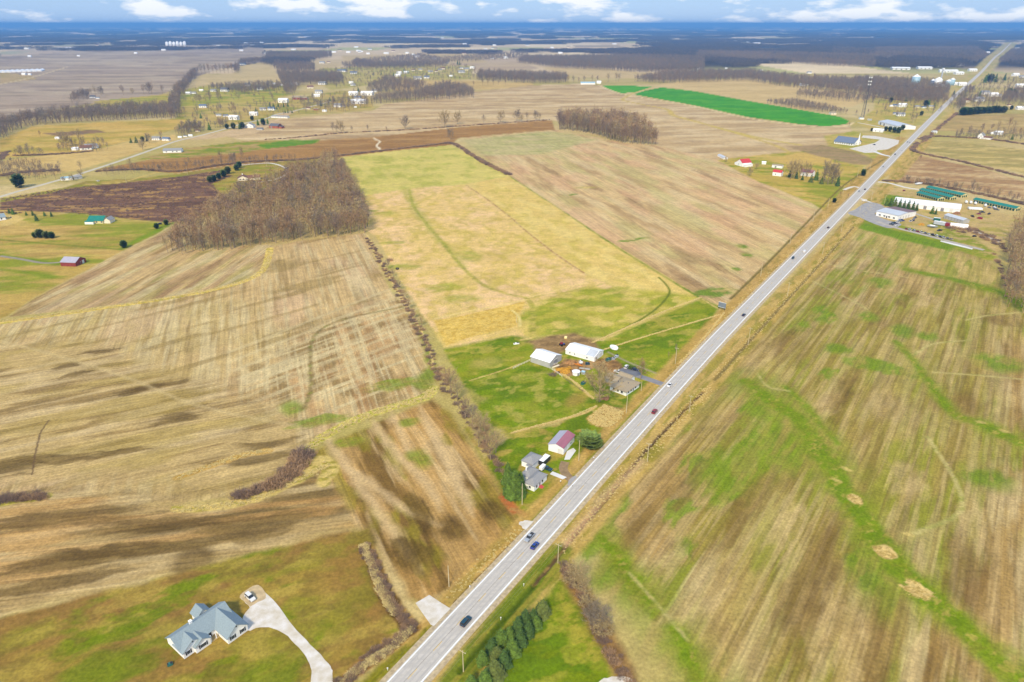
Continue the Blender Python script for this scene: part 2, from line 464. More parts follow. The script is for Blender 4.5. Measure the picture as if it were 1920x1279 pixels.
# ---- scrub field, dark winter weeds
area([(0,372),(120,352),(160,340),(250,335),(330,326),(420,314),(560,300),(612,294),(610,330),(560,360),(470,372),(440,385),(360,418),(335,420),(250,412),(110,398),(0,396)], (176,152,70), [((130,140,26),.45,.6,24,10,.1,.85), ((150,128,64),.5,.6,30,10,.1,.7)], 1.5, 1)
area([(0,380),(70,366),(140,352),(240,342),(330,332),(420,318),(436,330),(396,345),(415,362),(450,372),(420,385),(372,412),(330,419),(250,411),(180,402),(110,398),(0,394)], (120,88,68), [((96,70,56),.45,.6,26,9,.1,.8), ((186,146,84),.58,.64,20,6,.15,.85), ((134,100,82),.5,.62,14,6,.1,.6)], 1.5, 2, reg=('weed_field', 'dark brown field of dead weeds left of the woodlot', 'field'))
strip([(80,383),(150,390),(250,385),(330,370),(400,372),(410,360),(390,350)], 2.4, (180,144,86), soft=.8, a=.7)
strip([(140,395),(260,392),(400,384),(430,378)], 2.2, (186,150,88), soft=.8, a=.7)
strip([(350,418),(400,393),(425,380)], 5, (206,168,92), [((170,150,50),.5,.6,6,3,.6,.8)], soft=1.2, wob=1)
strip([(335,325),(420,312),(470,306),(520,303),(600,296)], 3.5, (196,170,120), soft=1)
strip([(160,346),(230,341),(270,330),(300,322)], 4, (206,176,100), soft=1)
# ---- left homestead lawns
area([(0,394),(110,399),(180,404),(250,412),(320,419),(300,436),(250,460),(160,508),(60,560),(15,592),(0,598),(-40,600),(-40,390)], (190,160,84), [((128,146,26),.45,.58,60,16,.05,.9), ((206,172,100),.54,.62,60,14,.12,.8), ((170,138,72),.56,.64,50,12,.1,.6)], 1.5, 1, reg=('pasture', 'mown yellow-green pasture around the red barn at left', 'pasture'))
strip([(0,450),(80,456),(150,462),(215,467),(225,468)], 3, (100,126,18), soft=1.5, a=.8)
strip([(230,466),(262,448),(300,430),(325,418)], 7, (104,146,18), soft=2.5, a=.8)
strip([(0,478),(60,487),(110,495)], 5, (104,138,14), soft=2, a=.8)
strip([(0,505),(60,512),(100,520)], 6, (110,140,16), soft=3, a=.8)
area([(0,402),(30,402),(48,410),(20,422),(0,425)], (214,184,112), [], 2)
# ---- upper wedge of the big left field
A_W = ang((60,560),(300,440))
area([(18,594),(60,562),(160,510),(250,462),(300,438),(328,420),(345,440),(330,468),(400,470),(480,458),(512,460),(505,475),(498,500),(470,522),(400,542),(300,560),(150,580)], TAN,
     [(TDK,.47,.62,46,6.5,A_W,.75), (TGR,.52,.64,40,8,A_W,.6), (TLT,.54,.64,50,7,A_W-.1,.7), ((168,132,100),.5,.62,60,14,A_W,.5)], 1.2, .6, reg=('harvested_field', 'upper wedge of tilled field above the curving grass strip', 'field'), rows=(A_W, .6))
# ---- the big left field
A_H = ang((600,460),(645,590)); A_B = ang((480,690),(780,590))
area([(-60,616),(0,608),(120,588),(300,564),(440,536),(492,510),(508,488),(512,462),(560,452),(684,437),(700,480),(722,525),(752,580),(792,640),(812,688),(808,735),(740,762),(680,785),(610,822),(575,848),(545,880),(480,925),(330,945),(150,930),(-60,950)], TAN,
     [((180,166,100),.48,.64,120,60,A_B,.5), ((206,172,140),.52,.66,60,26,A_H,.5), (TDK,.54,.64,40,3.4,A_H,.45), (TLT,.50,.62,46,3.0,A_H,.6), ((150,126,72),.57,.66,60,8,A_B,.6)],
     1.2, .6, reg=('harvested_field', 'wide striped tan field left of the tree line', 'field'), rows=(A_H, .55))
# cross-hatched dark panels between pale drill bands
A_L = ang((100,760),(450,700))
area([(470,690),(600,610),(760,545),(810,690),(806,732),(700,775),(560,800),(430,790),(350,760)], TAN,
     [(TDK,.43,.55,16,8,A_H,.85,9), (TLT,.56,.62,120,3.4,A_B,.85,21), ((176,130,84),.5,.6,30,8,A_H,.5,4), (TLT,.55,.62,40,1.7,A_H,.7,33)], 14, 6, a=.9, rows=(A_H, .6))
for k_ in range(8):
    o = k_*27
    strip([(430+k_*6,700+o*.62-40),(560+k_*4,650+o*.62-40),(700+k_*2,600+o*.62-46),(770+k_*3,575+o*.62-46)], 3.2, TLT, soft=1.8, a=.5, wob=.8)
area([(-60,640),(150,640),(330,700),(470,740),(560,800),(540,870),(470,910),(330,930),(150,915),(-60,900)], (194,166,112),
     [((130,104,60),.52,.62,34,5.5,A_L,.75,13), ((206,180,134),.53,.63,60,6,A_L+.12,.8,14), ((164,142,70),.54,.64,50,14,A_L,.5,15)], 16, 6, a=.95, rows=(A_L, .6))
# ---- lower left sweep
A_S = ang((0,1020),(450,970))
area([(-80,930),(80,915),(240,925),(380,945),(500,930),(580,880),(640,870),(680,940),(690,990),(650,996),(560,1016),(450,1042),(330,1072),(250,1096),(100,1132),(-80,1180)], (178,150,100),
     [((110,88,48),.49,.59,44,7,A_S,.8,23), ((204,178,130),.50,.62,70,6,A_S+.06,.75,24), ((196,150,90),.56,.64,50,8,A_S,.5,25)], 5, 4, reg=('harvested_field', 'dark-streaked lower field above the big white house', 'field'), rows=(A_S, .6))
A_D = ang((760,800),(860,960))
area([(578,852),(640,820),(700,795),(812,748),(846,780),(880,830),(930,905),(975,968),(990,990),(965,1020),(905,1068),(850,1102),(795,1132),(768,1122),(738,1075),(705,1015),(672,985),(640,930)], (178,142,86),
     [((118,90,42),.47,.58,40,6,A_D,.9,51), ((206,176,128),.54,.62,50,4.5,A_D,.8,52), ((200,156,90),.52,.62,40,12,A_D,.5,53), ((140,128,34),.58,.66,24,9,A_D,.7,54)], 2.5, 2, reg=('harvested_field', 'brown streaked field corner beside the road drain', 'field'), rows=(A_D, .6))
for pts, w in (([(598,800),(640,860),(690,930),(740,1000),(790,1075)],5), ([(640,870),(700,910),(760,955),(830,985)],4), ([(700,790),(745,850),(800,905),(830,960)],5), ([(785,760),(815,820),(845,880),(870,930),(888,968)],5), ([(736,770),(755,820),(772,855)],3)):
    strip(pts, w, (210,180,134), soft=2.2, a=.75, wob=1.5, tap=True)
for p_, rx, ry in (((775,1040),11,6), ((850,990),8,5), ((920,955),7,5), ((790,960),12,4), ((690,1010),6,3)):
    spot(p_, rx, ry, A_D, (96,74,34), [((120,96,44),.5,.6,9,4,A_D,.8)], wob=2, a=.85)
for p_, rx, ry in (((655,828),6,4), ((790,858),5,7), ((770,790),5,4), ((735,722),12,6), ((600,790),14,5), ((545,765),6,8)):
    spot(p_, rx, ry, .4, (112,146,20), [((150,136,60),.5,.6,5,3,.4,.7)], wob=3, a=.75)
for p_, rx, ry in (((190,660),11,4), ((120,690),9,3.5), ((140,705),10,3.6), ((250,735),10,4), ((300,725),12,3), ((330,785),10,4), ((90,975),30,5), ((285,985),26,5), ((480,985),22,6), ((140,1050),30,4.5), ((270,1030),26,4), ((360,1055),8,6), ((100,1090),22,3.5), ((20,880),12,7), ((110,860),20,4), ((230,845),14,3.2), ((500,830),16,4), ((470,860),18,4)):
    spot(p_, rx, ry, A_S if p_[1] > 800 else A_L, (104,82,44), [((134,110,64),.5,.6,20,3,A_S,.8)], wob=5, a=.8)
# grass waterways, drains
strip([(0,606),(60,597),(200,577),(330,557),(420,539),(475,520),(497,500),(506,466)], [5,5,5,4.5,4.5,5,5.5,6], STRAW, [((196,164,60),.45,.58,2.5,1.5,0,.8), ((160,150,40),.58,.64,6,2,0,.7)], .6, .7)
strip([(812,728),(796,745),(720,768),(660,790),(605,820),(578,842)], [5,7,6.5,6,6,4], (218,202,108), [((168,160,40),.46,.58,2,1.4,.4,.8), ((120,140,20),.57,.63,8,2,.4,.7)], .7, .8)
strip([(335,895),(400,872),(450,855),(505,845)], 4, (206,168,96), [((176,140,60),.5,.6,3,1.5,0,.8)], .8, 1)
strip([(330,955),(400,950),(470,938),(530,912),(575,888),(600,862),(618,880),(606,905)], [4,5,5,6,7,7,8,6], (208,182,110), [((150,140,44),.5,.6,4,2,.2,.8)], 1, 1.2)
strip([(0,945),(40,938),(90,930)], 4, (204,186,90), [((140,140,30),.5,.6,4,2,.1,.8)], 1, 1)
strip([(755,576),(700,586),(640,600),(602,618),(584,642),(582,690),(582,735),(566,770)], 2.2, (126,106,58), [((112,132,40),.5,.6,20,3,.2,.8), ((176,152,104),.5,.6,8,4,.2,.7)], 1.2, .7, a=.8)
strip([(60,890),(75,815),(92,788)], .7, (112,88,62), soft=.4, wob=.5)
strip([(700,259),(712,266),(706,272),(712,280)], 3.5, (232,214,186), soft=1.2, wob=2)
strip([(0,640),(100,665),(230,705),(370,760),(560,800)], 2.5, (206,182,132), soft=1.6, a=.5, wob=.9)
area([(775,600),(790,610),(806,650),(818,690),(812,728),(790,735),(770,720),(800,690),(795,650)], (104,138,18), [((150,140,56),.5,.6,8,4,.5,.7)], 2.5, 1.5, a=.8)
# ---- lawn of the big white house
area([(-80,1180),(100,1134),(250,1098),(330,1074),(450,1044),(560,1018),(650,998),(690,992),(702,1055),(735,1130),(760,1172),(722,1210),(690,1240),(640,1290),(560,1400),(-120,1400)], (158,132,58),
     [((146,110,60),.45,.58,26,12,.5,.85,61), ((140,138,40),.49,.62,20,9,.5,.65,62), ((178,156,72),.53,.63,14,7,.4,.6,63), ((110,130,14),.6,.68,14,8,.3,.8,64), ((124,100,48),.55,.64,5,3,.3,.5,65)], 1.6, 1.5, reg=('lawn', 'patchy olive lawn around the big white house', 'lawn'))
area([(570,1020),(650,1000),(690,1000),(700,1055),(735,1130),(700,1180),(620,1120)], (150,114,58), [((128,124,34),.52,.62,12,7,.6,.7)], 7, 3, a=.8)
for p_, rx, ry in (((200,1250),14,8), ((265,1160),8,3), ((340,1105),9,3), ((210,1195),10,3), ((500,1270),14,7)):
    spot(p_, rx, ry, .6, (98,128,10), [], wob=3, a=.7)
spot((448,1163), 3.5, 3, 0, (120,116,34), wob=1, a=.6)  # soft shadow of the house, painted into the grass at its right end
# ---- pastures of the farm
A_P = ang((870,345),(1090,510))
area([(630,297),(700,287),(846,272),(955,330),(872,346),(770,353),(665,370),(655,335)], (206,190,104), [((168,168,66),.48,.64,30,12,A_P,.7), ((216,196,112),.54,.64,40,14,.2,.8)], 1.2, 1, reg=('pasture', 'smooth yellow-green pasture behind the woodlot', 'pasture'))
area([(664,370),(770,353),(872,346),(955,330),(1130,445),(1312,557),(1130,640),(1005,632),(960,628),(832,652),(800,602),(755,532),(704,442),(684,430),(680,385)], (226,192,126),
     [((234,196,146),.45,.6,40,20,A_P,.9), ((184,166,70),.58,.68,12,7,A_P,.6), ((208,178,90),.54,.64,7,4,0,.5), ((200,178,84),.54,.66,22,9,1.2,.5)], 1, 1, reg=('pasture', 'large golden dry pasture behind the white barns', 'pasture'))
area([(872,346),(955,330),(1130,445),(1312,557),(1255,585),(1200,560),(1095,512),(985,432),(915,375)], (220,190,110), [((188,172,74),.55,.66,16,9,A_P,.6), ((228,202,126),.54,.64,26,10,A_P,.7)], 2, 1, a=.9)
area([(965,595),(1010,565),(1095,540),(1230,545),(1312,557),(1240,592),(1140,635),(1005,632)], (176,168,58), [((126,148,22),.46,.58,14,8,.4,.85), ((214,188,106),.54,.62,12,7,.4,.75)], 6, 3, a=.9)
area([(812,600),(850,596),(940,575),(985,565),(975,585),(968,612),(900,628),(836,648)], (222,188,100), [((202,164,70),.5,.6,2.5,1.6,.2,.8)], 1.2, 1)
for pts, w in (([(768,356),(775,385),(800,420),(830,455),(862,495),(900,530),(940,548),(985,558)],3.4), ([(990,560),(1000,580),(998,610),(1000,634)],4.2), ([(985,558),(1060,548),(1130,532)],2.2)):
    strip(pts, w, (164,158,62), [((122,128,38),.5,.62,10,1.4,.5,.85), ((206,182,100),.52,.62,12,3,.5,.8)], 1.1, .8, a=.75)
strip([(760,352),(782,395),(815,440),(850,475),(868,500)], [12,10,7,6,5], (150,160,50), soft=4, a=.42, wob=3)
strip([(872,346),(915,375),(960,410),(985,432),(1040,475),(1095,512)], 1.6, (170,128,84), [((208,180,130),.5,.6,5,2,0,.8)], .6, .5)
strip([(985,562),(940,572),(880,583),(815,598)], 2.0, (228,200,130), soft=.5, wob=.4)
strip([(990,558),(1060,540),(1100,530)], 1.8, (226,196,128), soft=.6, wob=.4)
strip([(835,650),(900,632),(955,617),(970,612)], 1.6, (224,192,118), soft=.4, wob=.3)
strip([(975,612),(974,598),(968,588),(960,582)], 1.8, (226,204,130), soft=.5)
strip([(1160,620),(1200,600),(1235,575),(1255,550),(1250,535),(1235,520)], 1.7, (112,124,30), soft=.6)
for p_, rx, ry in (((720,400),12,9), ((735,455),12,5), ((755,500),14,8), ((870,560),12,8), ((880,480),9,14), ((840,540),14,8), ((700,395),8,4), ((1150,545),14,5), ((1190,620),12,6)):
    spot(p_, rx, ry, .3, (144,158,34), [((190,170,80),.5,.6,6,3,.3,.8)], wob=4, a=.65)
# drill lines along the field edges
strip([(688,440),(703,470),(745,545),(800,640),(812,690)], 1.4, (230,200,130), soft=.5, wob=.3)
strip([(955,330),(1040,385),(1130,446),(1220,503),(1312,558),(1345,578)], 2.4, (98,136,24), [((180,166,84),.5,.6,14,3,A_P,.8)], .7, .5)
# ---- big right-hand stubble field
A_Q = ang((1000,330),(1330,560)); A_T = ang((1000,300),(1300,480))
area([(862,260),(1040,243),(1110,256),(1170,268),(1232,273),(1345,300),(1420,340),(1520,380),(1548,398),(1520,430),(1450,500),(1385,562),(1345,572),(1312,556),(1130,444),(955,329),(905,292)], (210,178,128),
     [((168,136,92),.5,.64,60,9,A_T,.7,71), ((216,190,144),.51,.63,70,10,A_T,.75,72), ((188,178,112),.54,.66,80,22,A_T,.5,73), ((214,168,130),.54,.64,60,20,A_T,.5,74)], 1, .8, reg=('harvested_field', 'broad tan field between the pasture and the highway', 'field'), rows=(A_T, .6))
area([(864,262),(1035,246),(1120,262),(1010,290),(905,292)], (186,176,116), [((156,160,86),.5,.6,40,14,.1,.7), ((206,184,140),.54,.62,40,8,.1,.7)], 8, 3, a=.85)
for p_, rx, ry, an_ in (((1110,350),26,6,A_T), ((1220,290),40,7,A_T), ((1330,330),40,6,A_T), ((1290,480),30,6,A_T), ((1310,535),18,6,A_T), ((1270,510),24,5,A_T), ((1390,375),26,5,A_T), ((1030,320),34,5,A_T), ((1190,380),26,4,A_T), ((1340,500),20,4,A_T)):
    spot(p_, rx, ry, an_, (144,112,76), [((170,140,98),.5,.6,20,3,A_T,.8)], wob=6, a=.65)
for p_, rx, ry in (((1392,462),5,6), ((1400,478),5,6), ((1205,447),8,3), ((1175,452),8,3), ((1072,365),9,2.5), ((1340,548),16,7), ((1382,505),4,4)):
    spot(p_, rx, ry, .3, (84,138,14), [((190,160,100),.55,.62,6,3,0,.7)], wob=2, a=.85)
spot((1100,352), 16, 5, .2, (212,182,104), [((150,150,60),.5,.6,6,3,0,.8)], wob=4, a=.7)
area([(1345,300),(1430,290),(1500,284),(1560,290),(1622,318),(1618,335),(1580,372),(1545,395),(1520,380),(1420,340)], (190,164,74), [((132,148,26),.45,.58,40,12,-.3,.85), ((208,174,96),.54,.63,40,14,-.2,.8)], 2, 1.5, reg=('farmyard_lawn', 'golden green lawn around the red-roofed farm', 'lawn'))
area([(1440,300),(1500,285),(1560,292),(1560,305),(1480,310)], (206,172,92), [], 4)
area([(1545,255),(1600,246),(1660,262),(1680,278),(1640,300),(1612,318),(1560,290)], (194,170,88), [((150,156,40),.5,.6,30,10,-.3,.8)], 3, 1)
area([(1475,275),(1545,272),(1600,284),(1650,302),(1648,310),(1600,308),(1530,292)], (168,140,100), [((146,130,70),.45,.6,30,8,-.3,.7)], 4, 2)
area([(1600,232),(1655,250),(1700,262),(1745,222),(1770,200),(1790,178),(1700,182),(1640,190),(1640,205)], (196,170,92), [((156,156,48),.5,.6,30,10,-.2,.7)], 4, 1, reg=('roadside_meadow', 'dry yellow grass around the tower and far sheds', 'meadow'))
# ---- right side, far to near
area([(1790,212),(1830,216),(1920,213),(2000,215),(2000,250),(1920,252),(1850,250),(1770,245),(1745,248),(1752,235)], (186,156,98), [((160,140,76),.45,.6,60,12,-.15,.7), ((210,180,120),.55,.64,60,12,-.1,.7)], 3, reg=('stubble_field', 'brown grass field at far right above the brush line', 'field'))
area([(1725,265),(1745,262),(1920,280),(2000,290),(2000,345),(1920,325),(1800,300),(1720,280)], (180,158,92), [((158,146,80),.45,.6,60,10,-.25,.7), ((214,186,120),.55,.63,60,8,-.2,.8)], 2, reg=('stubble_field', 'long pale green-brown field right of the highway', 'field'), rows=(-.2, .5))
area([(1690,312),(1720,290),(1760,300),(1850,318),(1920,340),(2000,360),(2000,390),(1900,372),(1800,352),(1715,345),(1672,340)], (180,144,98), [((156,118,80),.46,.6,60,12,-.3,.7), ((208,178,130),.54,.63,60,9,-.3,.8)], 2.5, 1, reg=('stubble_field', 'brown stubble field behind the green-roofed units', 'field'), rows=(-.3, .6))
area([(1715,268),(1700,300),(1690,312),(1650,340),(1640,342),(1690,285),(1740,235),(1790,190),(1790,212),(1760,232)], (206,172,98), [((170,150,60),.5,.6,16,5,A_RD,.7)], 2, 1)
area([(1640,345),(1680,350),(1740,362),(1920,410),(2000,430),(2000,520),(1920,440),(1885,450),(1870,480),(1780,450),(1620,400),(1610,385)], (196,168,112), [((160,152,56),.5,.6,16,8,-.4,.7), ((206,176,120),.5,.62,16,8,-.4,.6)], 3, 1, reg=('gravel_yard', 'worn gravel and grass yard around the storage units', 'yard'))
area([(1644,362),(1690,368),(1694,380),(1660,386),(1632,374)], (92,138,18), [((140,150,44),.5,.6,12,6,0,.6)], 2)
area([(1600,396),(1640,408),(1700,425),(1790,450),(1870,482),(1850,492),(1760,470),(1680,445),(1590,412)], (128,148,28), [((170,156,60),.55,.63,12,5,-.4,.7)], 2, 1)
area([(1740,415),(1800,432),(1870,475),(1850,480),(1760,448)], (140,146,44), [((196,166,110),.55,.6,8,4,-.4,.8)], 3, 1)
# ---- the big striped field right of the road
A_F = ang((1460,700),(1600,520))
area([(1586,408),(1640,424),(1760,456),(1850,488),(1888,520),(1895,545),(1990,620),(2100,800),(2100,1400),(1330,1400),(1262,1210),(1180,1110),(1120,1040),(1090,1005),(1185,890),(1335,716),(1470,560)], (172,140,84),
     [((198,166,112),.47,.60,90,9,A_F,.8,81), ((132,104,52),.54,.63,70,5.5,A_F,.65,82), ((124,146,34),.52,.62,44,11,A_F,.75,83), ((204,180,132),.58,.66,60,7,A_F,.7,84), ((150,142,52),.49,.64,120,60,A_F,.65,85), ((206,178,126),.5,.6,50,2.2,A_F,.45,86), ((120,92,48),.52,.6,40,1.8,A_F,.4,87)], 1.5, 1, reg=('winter_wheat_field', 'huge striped brown and green field right of the highway', 'field'), rows=(A_F, .5))
area([(1590,410),(1700,440),(1850,490),(1892,540),(1850,540),(1700,500),(1580,440)], (176,156,84), [((206,178,116),.5,.62,40,4,A_F,.8), ((134,148,40),.52,.62,30,6,A_F,.8)], 10, 3, a=.8)
area([(1598,412),(1680,432),(1790,462),(1780,470),(1680,448),(1600,425)], (104,142,18), [], 3, 2)
for p_, rx, ry in (((1180,870),24,9), ((1420,830),22,12), ((1360,900),20,9), ((1470,850),22,8), ((1130,1010),9,6), ((1110,1020),8,5), ((1270,960),10,5), ((1540,590),16,10), ((1625,595),10,7), ((1690,620),12,8), ((1660,690),10,18), ((1575,655),8,9), ((1740,630),7,6), ((1870,680),12,14), ((1640,1060),14,9), ((1430,760),14,8), ((1500,610),10,6), ((1280,1020),8,4), ((1160,960),12,4), ((1320,870),16,7), ((1860,900),10,12), ((1210,1110),10,10), ((1150,1080),10,8), ((1560,700),8,5), ((1650,530),12,8), ((1500,530),16,5)):
    spot(p_, rx*.95, ry*.9, A_F, (96,140,18), [((128,150,40),.45,.6,9,4,A_F,.7), ((170,146,80),.58,.64,10,4,A_F,.6)], wob=5, a=.8)
for p_, rx, ry in (((1540,760),18,6), ((1660,760),16,10), ((1560,1150),24,7), ((1330,1120),18,6), ((1820,1000),26,6), ((1700,900),14,8), ((1260,1050),16,4), ((1480,1000),20,5), ((1740,560),20,6), ((1120,930),10,3)):
    spot(p_, rx, ry, A_F, (198,170,120), [((150,124,70),.5,.6,14,3,A_F,.7)], wob=6, a=.6)
for p_, rx, ry in (((1470,640),24,5), ((1580,730),26,5), ((1400,960),30,6), ((1530,1080),30,6), ((1810,1080),26,7), ((1640,1220),30,6), ((1800,760),16,10), ((1290,910),20,4), ((1700,560),16,5), ((1880,600),12,10)):
    spot(p_, rx, ry, A_F, (120,92,48), [((156,128,74),.5,.6,20,3,A_F,.8)], wob=6, a=.6)
for pts, w, a_ in (([(1400,716),(1450,765),(1500,815),(1545,870)],34,.55), ([(1180,850),(1250,790),(1330,735)],20,.35), ([(1360,900),(1440,830),(1480,780)],24,.5), ([(1120,1010),(1190,1100),(1270,1200),(1330,1290)],24,.45), ([(1640,1030),(1690,1090),(1660,1130)],16,.5), ([(1560,520),(1640,545),(1700,560)],14,.35)):
    strip(pts, w, (118,146,28), [((166,142,76),.47,.6,30,4,A_F,.85)], 8, 6, a=a_, flat=False)
for pts, w in (([(1400,716),(1440,748),(1500,790),(1540,850),(1590,930),(1650,1020),(1720,1100),(1800,1172),(1870,1240),(1930,1300)],[6,8,9,9,8.5,9,9,8,8,8]),
               ([(1680,640),(1715,680),(1745,720),(1790,775),(1850,800),(1930,838)],[2.5,3,5,5,7,7]),
               ([(1700,506),(1760,518),(1830,535),(1890,555),(1940,590)],[5,7,8,9,10]),
               ([(1128,1008),(1150,1040),(1185,1090),(1215,1120)],[4,5,6,5]), ([(1262,1182),(1285,1225),(1320,1290)],[4,5,5]), ([(1470,725),(1520,770),(1570,830)],3)):
    strip(pts, np.array(w)*2.0, (128,146,34), [((170,146,80),.5,.62,12,5,.5,.8)], 4.0, 3.0, a=.6, flat=False)
    strip(pts, np.array(w)*1.15, (98,138,10), [((120,146,24),.45,.6,10,3,.5,.7), ((186,164,84),.63,.72,3,2,.5,.7), ((136,134,44),.54,.66,5,3,.5,.6)], 2.4, 2.0, a=.92)
for pts, w in (([(1515,523),(1560,545),(1610,570),(1625,580)],1.8), ([(1535,490),(1600,505),(1700,520)],1.6), ([(1420,700),(1440,725),(1480,733)],1.5), ([(1740,820),(1790,900),(1800,960),(1715,1000)],2), ([(1715,665),(1750,645),(1820,638)],1.6), ([(1750,698),(1850,705),(1920,712)],1.6), ([(1812,600),(1850,592),(1920,585)],1.8), ([(1180,1075),(1230,1130),(1260,1165),(1290,1200)],1.2)):
    strip(pts, w, (200,184,120), [((140,150,60),.5,.6,8,3,0,.7)], .8, .5, a=.75)
for p_, rx, ry in (((1601,936),3.4,3.2), ((1660,1034),4.2,4.0), ((1719,1107),5.2,3.2), ((1960,1290),4,4)):
    spot(p_, rx, ry, -.6, (220,190,124), [((176,146,76),.48,.6,1.2,.8,-.6,.9)], soft=.5, wob=1.6)
for p_ in ((1570,902),(1590,880),(1840,792),(1885,808),(1700,1000)):
    spot(p_, 2.4, 1.2, -.6, (206,182,110), [], wob=1.2, a=.8)
# ---- bottom right lawn
area([(850,1290),(905,1220),(960,1155),(1010,1095),(1048,1052),(1075,1085),(1108,1140),(1140,1195),(1172,1260),(1180,1400),(760,1400)], (96,134,10),
     [((84,122,6),.45,.6,16,7,.4,.7), ((160,156,52),.55,.63,7,4,.4,.8,5), ((124,142,20),.5,.6,10,5,.4,.7)], 1, .8, reg=('lawn', 'bright green mown lawn at the bottom edge right of the road', 'lawn'))
area([(1040,1110),(1062,1100),(1085,1150),(1130,1215),(1150,1260),(1110,1240),(1060,1190)], (172,158,60), [((110,136,16),.5,.58,4,2.5,.4,.85)], 4, 2, a=.85)
strip([(1056,1060),(1088,1112),(1122,1170),(1152,1225),(1176,1279),(1190,1310)], 7, (158,124,74), [((128,96,60),.48,.6,4,3,.5,.8)], 2, 1)
# ---- white house lot, farm lot
area([(988,985),(948,932),(908,862),(935,835),(962,815),(1040,798),(1105,768),(1135,790),(1190,765),(1120,850),(1065,918),(1012,976)], (112,140,18),
     [((146,146,40),.5,.6,8,5,.3,.8), ((84,120,10),.5,.6,10,5,.9,.8), ((176,150,76),.6,.66,9,5,.3,.8)], 1.2, 1, reg=('lawn', 'green lawn around the small white roadside house', 'lawn'))
spot((985,810), 9, 4, .2, (182,160,78), [((130,140,36),.5,.6,4,2,0,.7)], wob=2, a=.85)
spot((1030,858), 8, 3, .2, (176,152,70), wob=2, a=.7)
area([(880,800),(905,860),(945,925),(985,985),(965,965),(930,910),(870,800)], (150,140,50), [((176,140,80),.5,.6,6,3,.9,.8)], 1.5, 1)
strip([(945,930),(960,950),(982,965)], 4, (190,112,60), [((170,140,80),.5,.6,3,2,0,.7)], 1.2, 1)
area([(832,656),(960,630),(1010,640),(1060,630),(1130,640),(1240,592),(1318,560),(1348,575),(1330,610),(1245,708),(1190,762),(1140,785),(1110,768),(1040,790),(962,812),(925,800),(900,775),(872,725),(850,690)], (122,144,22),
     [((150,150,40),.47,.58,13,7,.3,.8), ((88,128,8),.52,.6,18,8,.5,.9), ((178,164,72),.58,.65,8,5,.3,.8)], 1.5, 1, reg=('farm_paddock', 'lush green paddocks around the white barns', 'paddock'))
area([(876,716),(990,684),(1040,700),(1110,762),(1095,770),(960,805),(905,775)], (108,140,14), [((150,152,44),.5,.6,9,6,.3,.8), ((84,126,8),.53,.6,14,6,.4,.8), ((172,164,76),.6,.66,6,4,.3,.8)], 2, 1)
spot((915,680), 9, 6, .4, (176,162,80), wob=3, a=.7); spot((1080,750), 8, 5, .9, (170,140,72), wob=3, a=.7); spot((880,745), 10, 6, -.9, (176,160,90), wob=3, a=.6)
area([(985,640),(1035,628),(1075,625),(1110,635),(1125,655),(1105,668),(1060,658),(1045,672),(1010,662),(1000,648)], (158,128,86), [((120,94,62),.45,.6,5,3,0,.7), ((186,152,100),.55,.62,5,3,0,.6)], 2.5, 2)
area([(1040,690),(1060,672),(1100,678),(1150,668),(1170,690),(1150,705),(1115,690),(1085,700),(1065,708),(1050,700)], (150,114,70), [((112,86,56),.46,.58,4,2.5,0,.8), ((190,150,100),.55,.62,4,3,0,.7)], 1.2, 1)
area([(1098,785),(1132,757),(1172,770),(1168,785),(1142,803),(1118,800)], (196,160,92), [((160,124,62),.45,.58,1.8,1.2,0,.8), ((222,190,120),.55,.62,1.6,1,0,.7)], .8, 1.0)
spot((1158,768), 4, 2.5, 0, (150,124,80), wob=1, a=.7)
for pts, w in (([(1110,643),(1180,612),(1250,582),(1314,558)],1.3), ([(1133,655),(1220,628),(1350,590),(1358,584)],1.2), ([(1358,586),(1330,622),(1290,665),(1272,682)],1.2), ([(1316,560),(1345,578),(1360,586)],1.2), ([(960,812),(1010,798),(1060,785),(1095,775),(1118,762)],1.6), ([(975,682),(935,697),(880,714)],.9), ([(1038,692),(1075,715),(1100,738),(1112,747)],1.4), ([(976,638),(996,634)],1.2)):
    strip(pts, w, (220,188,124), [((188,158,90),.5,.6,2,1,0,.7)], .4, .35)
strip([(1140,660),(1180,680),(1230,700)], 1.3, (170,156,130), soft=.5)
# ---- highway verges
strip([(1700,271),(1790,180.5),(1840,135),(1865,108),(1880,96),(1896,80)], [34,50,70,90,100,110], (200,176,112), [((166,160,70),.5,.6,60,20,A_RD,.7)], 8, 5, smooth=False, a=.9)
strip([(640,1400),(790,1218),(868,1128),(1040,942),(1120,852),(1240,722),(1345,610),(1460,494),(1560,392),(1690,258)], 15, (186,150,80), [((206,168,100),.46,.6,12,3,A_RD,.8), ((150,128,50),.54,.62,14,3,A_RD,.7)], 2, 1.2, smooth=False, a=.92)
strip([(800,1330),(905,1195),(1050,1030),(1190,868),(1330,712),(1440,590),(1560,462),(1650,365),(1740,262)], 15, (188,156,84), [((206,172,104),.46,.6,14,3,A_RD,.8), ((146,136,44),.52,.62,16,3,A_RD,.8)], 2, 1.2, smooth=False, a=.92)
strip([(770,1400),(900,1215),(1000,1095),(1052,1034)], 9, (96,124,16), [((150,140,50),.52,.62,16,1.5,A_RD,.8)], 1.5, .6, a=.9)
strip([(1012,978),(1070,915),(1085,898)], 6, (94,130,12), soft=1.5); strip([(1110,868),(1190,780),(1240,728)], 5, (120,138,30), [((196,164,90),.5,.6,8,2,A_RD,.7)], 1.5, .5)
for pts in ([(660,1310),(730,1240),(800,1180)], [(855,1130),(910,1072),(975,1005)], [(1180,795),(1240,745)]):
    strip(pts, 1.6, (86,70,42), soft=.6, wob=.3, dig=.7)
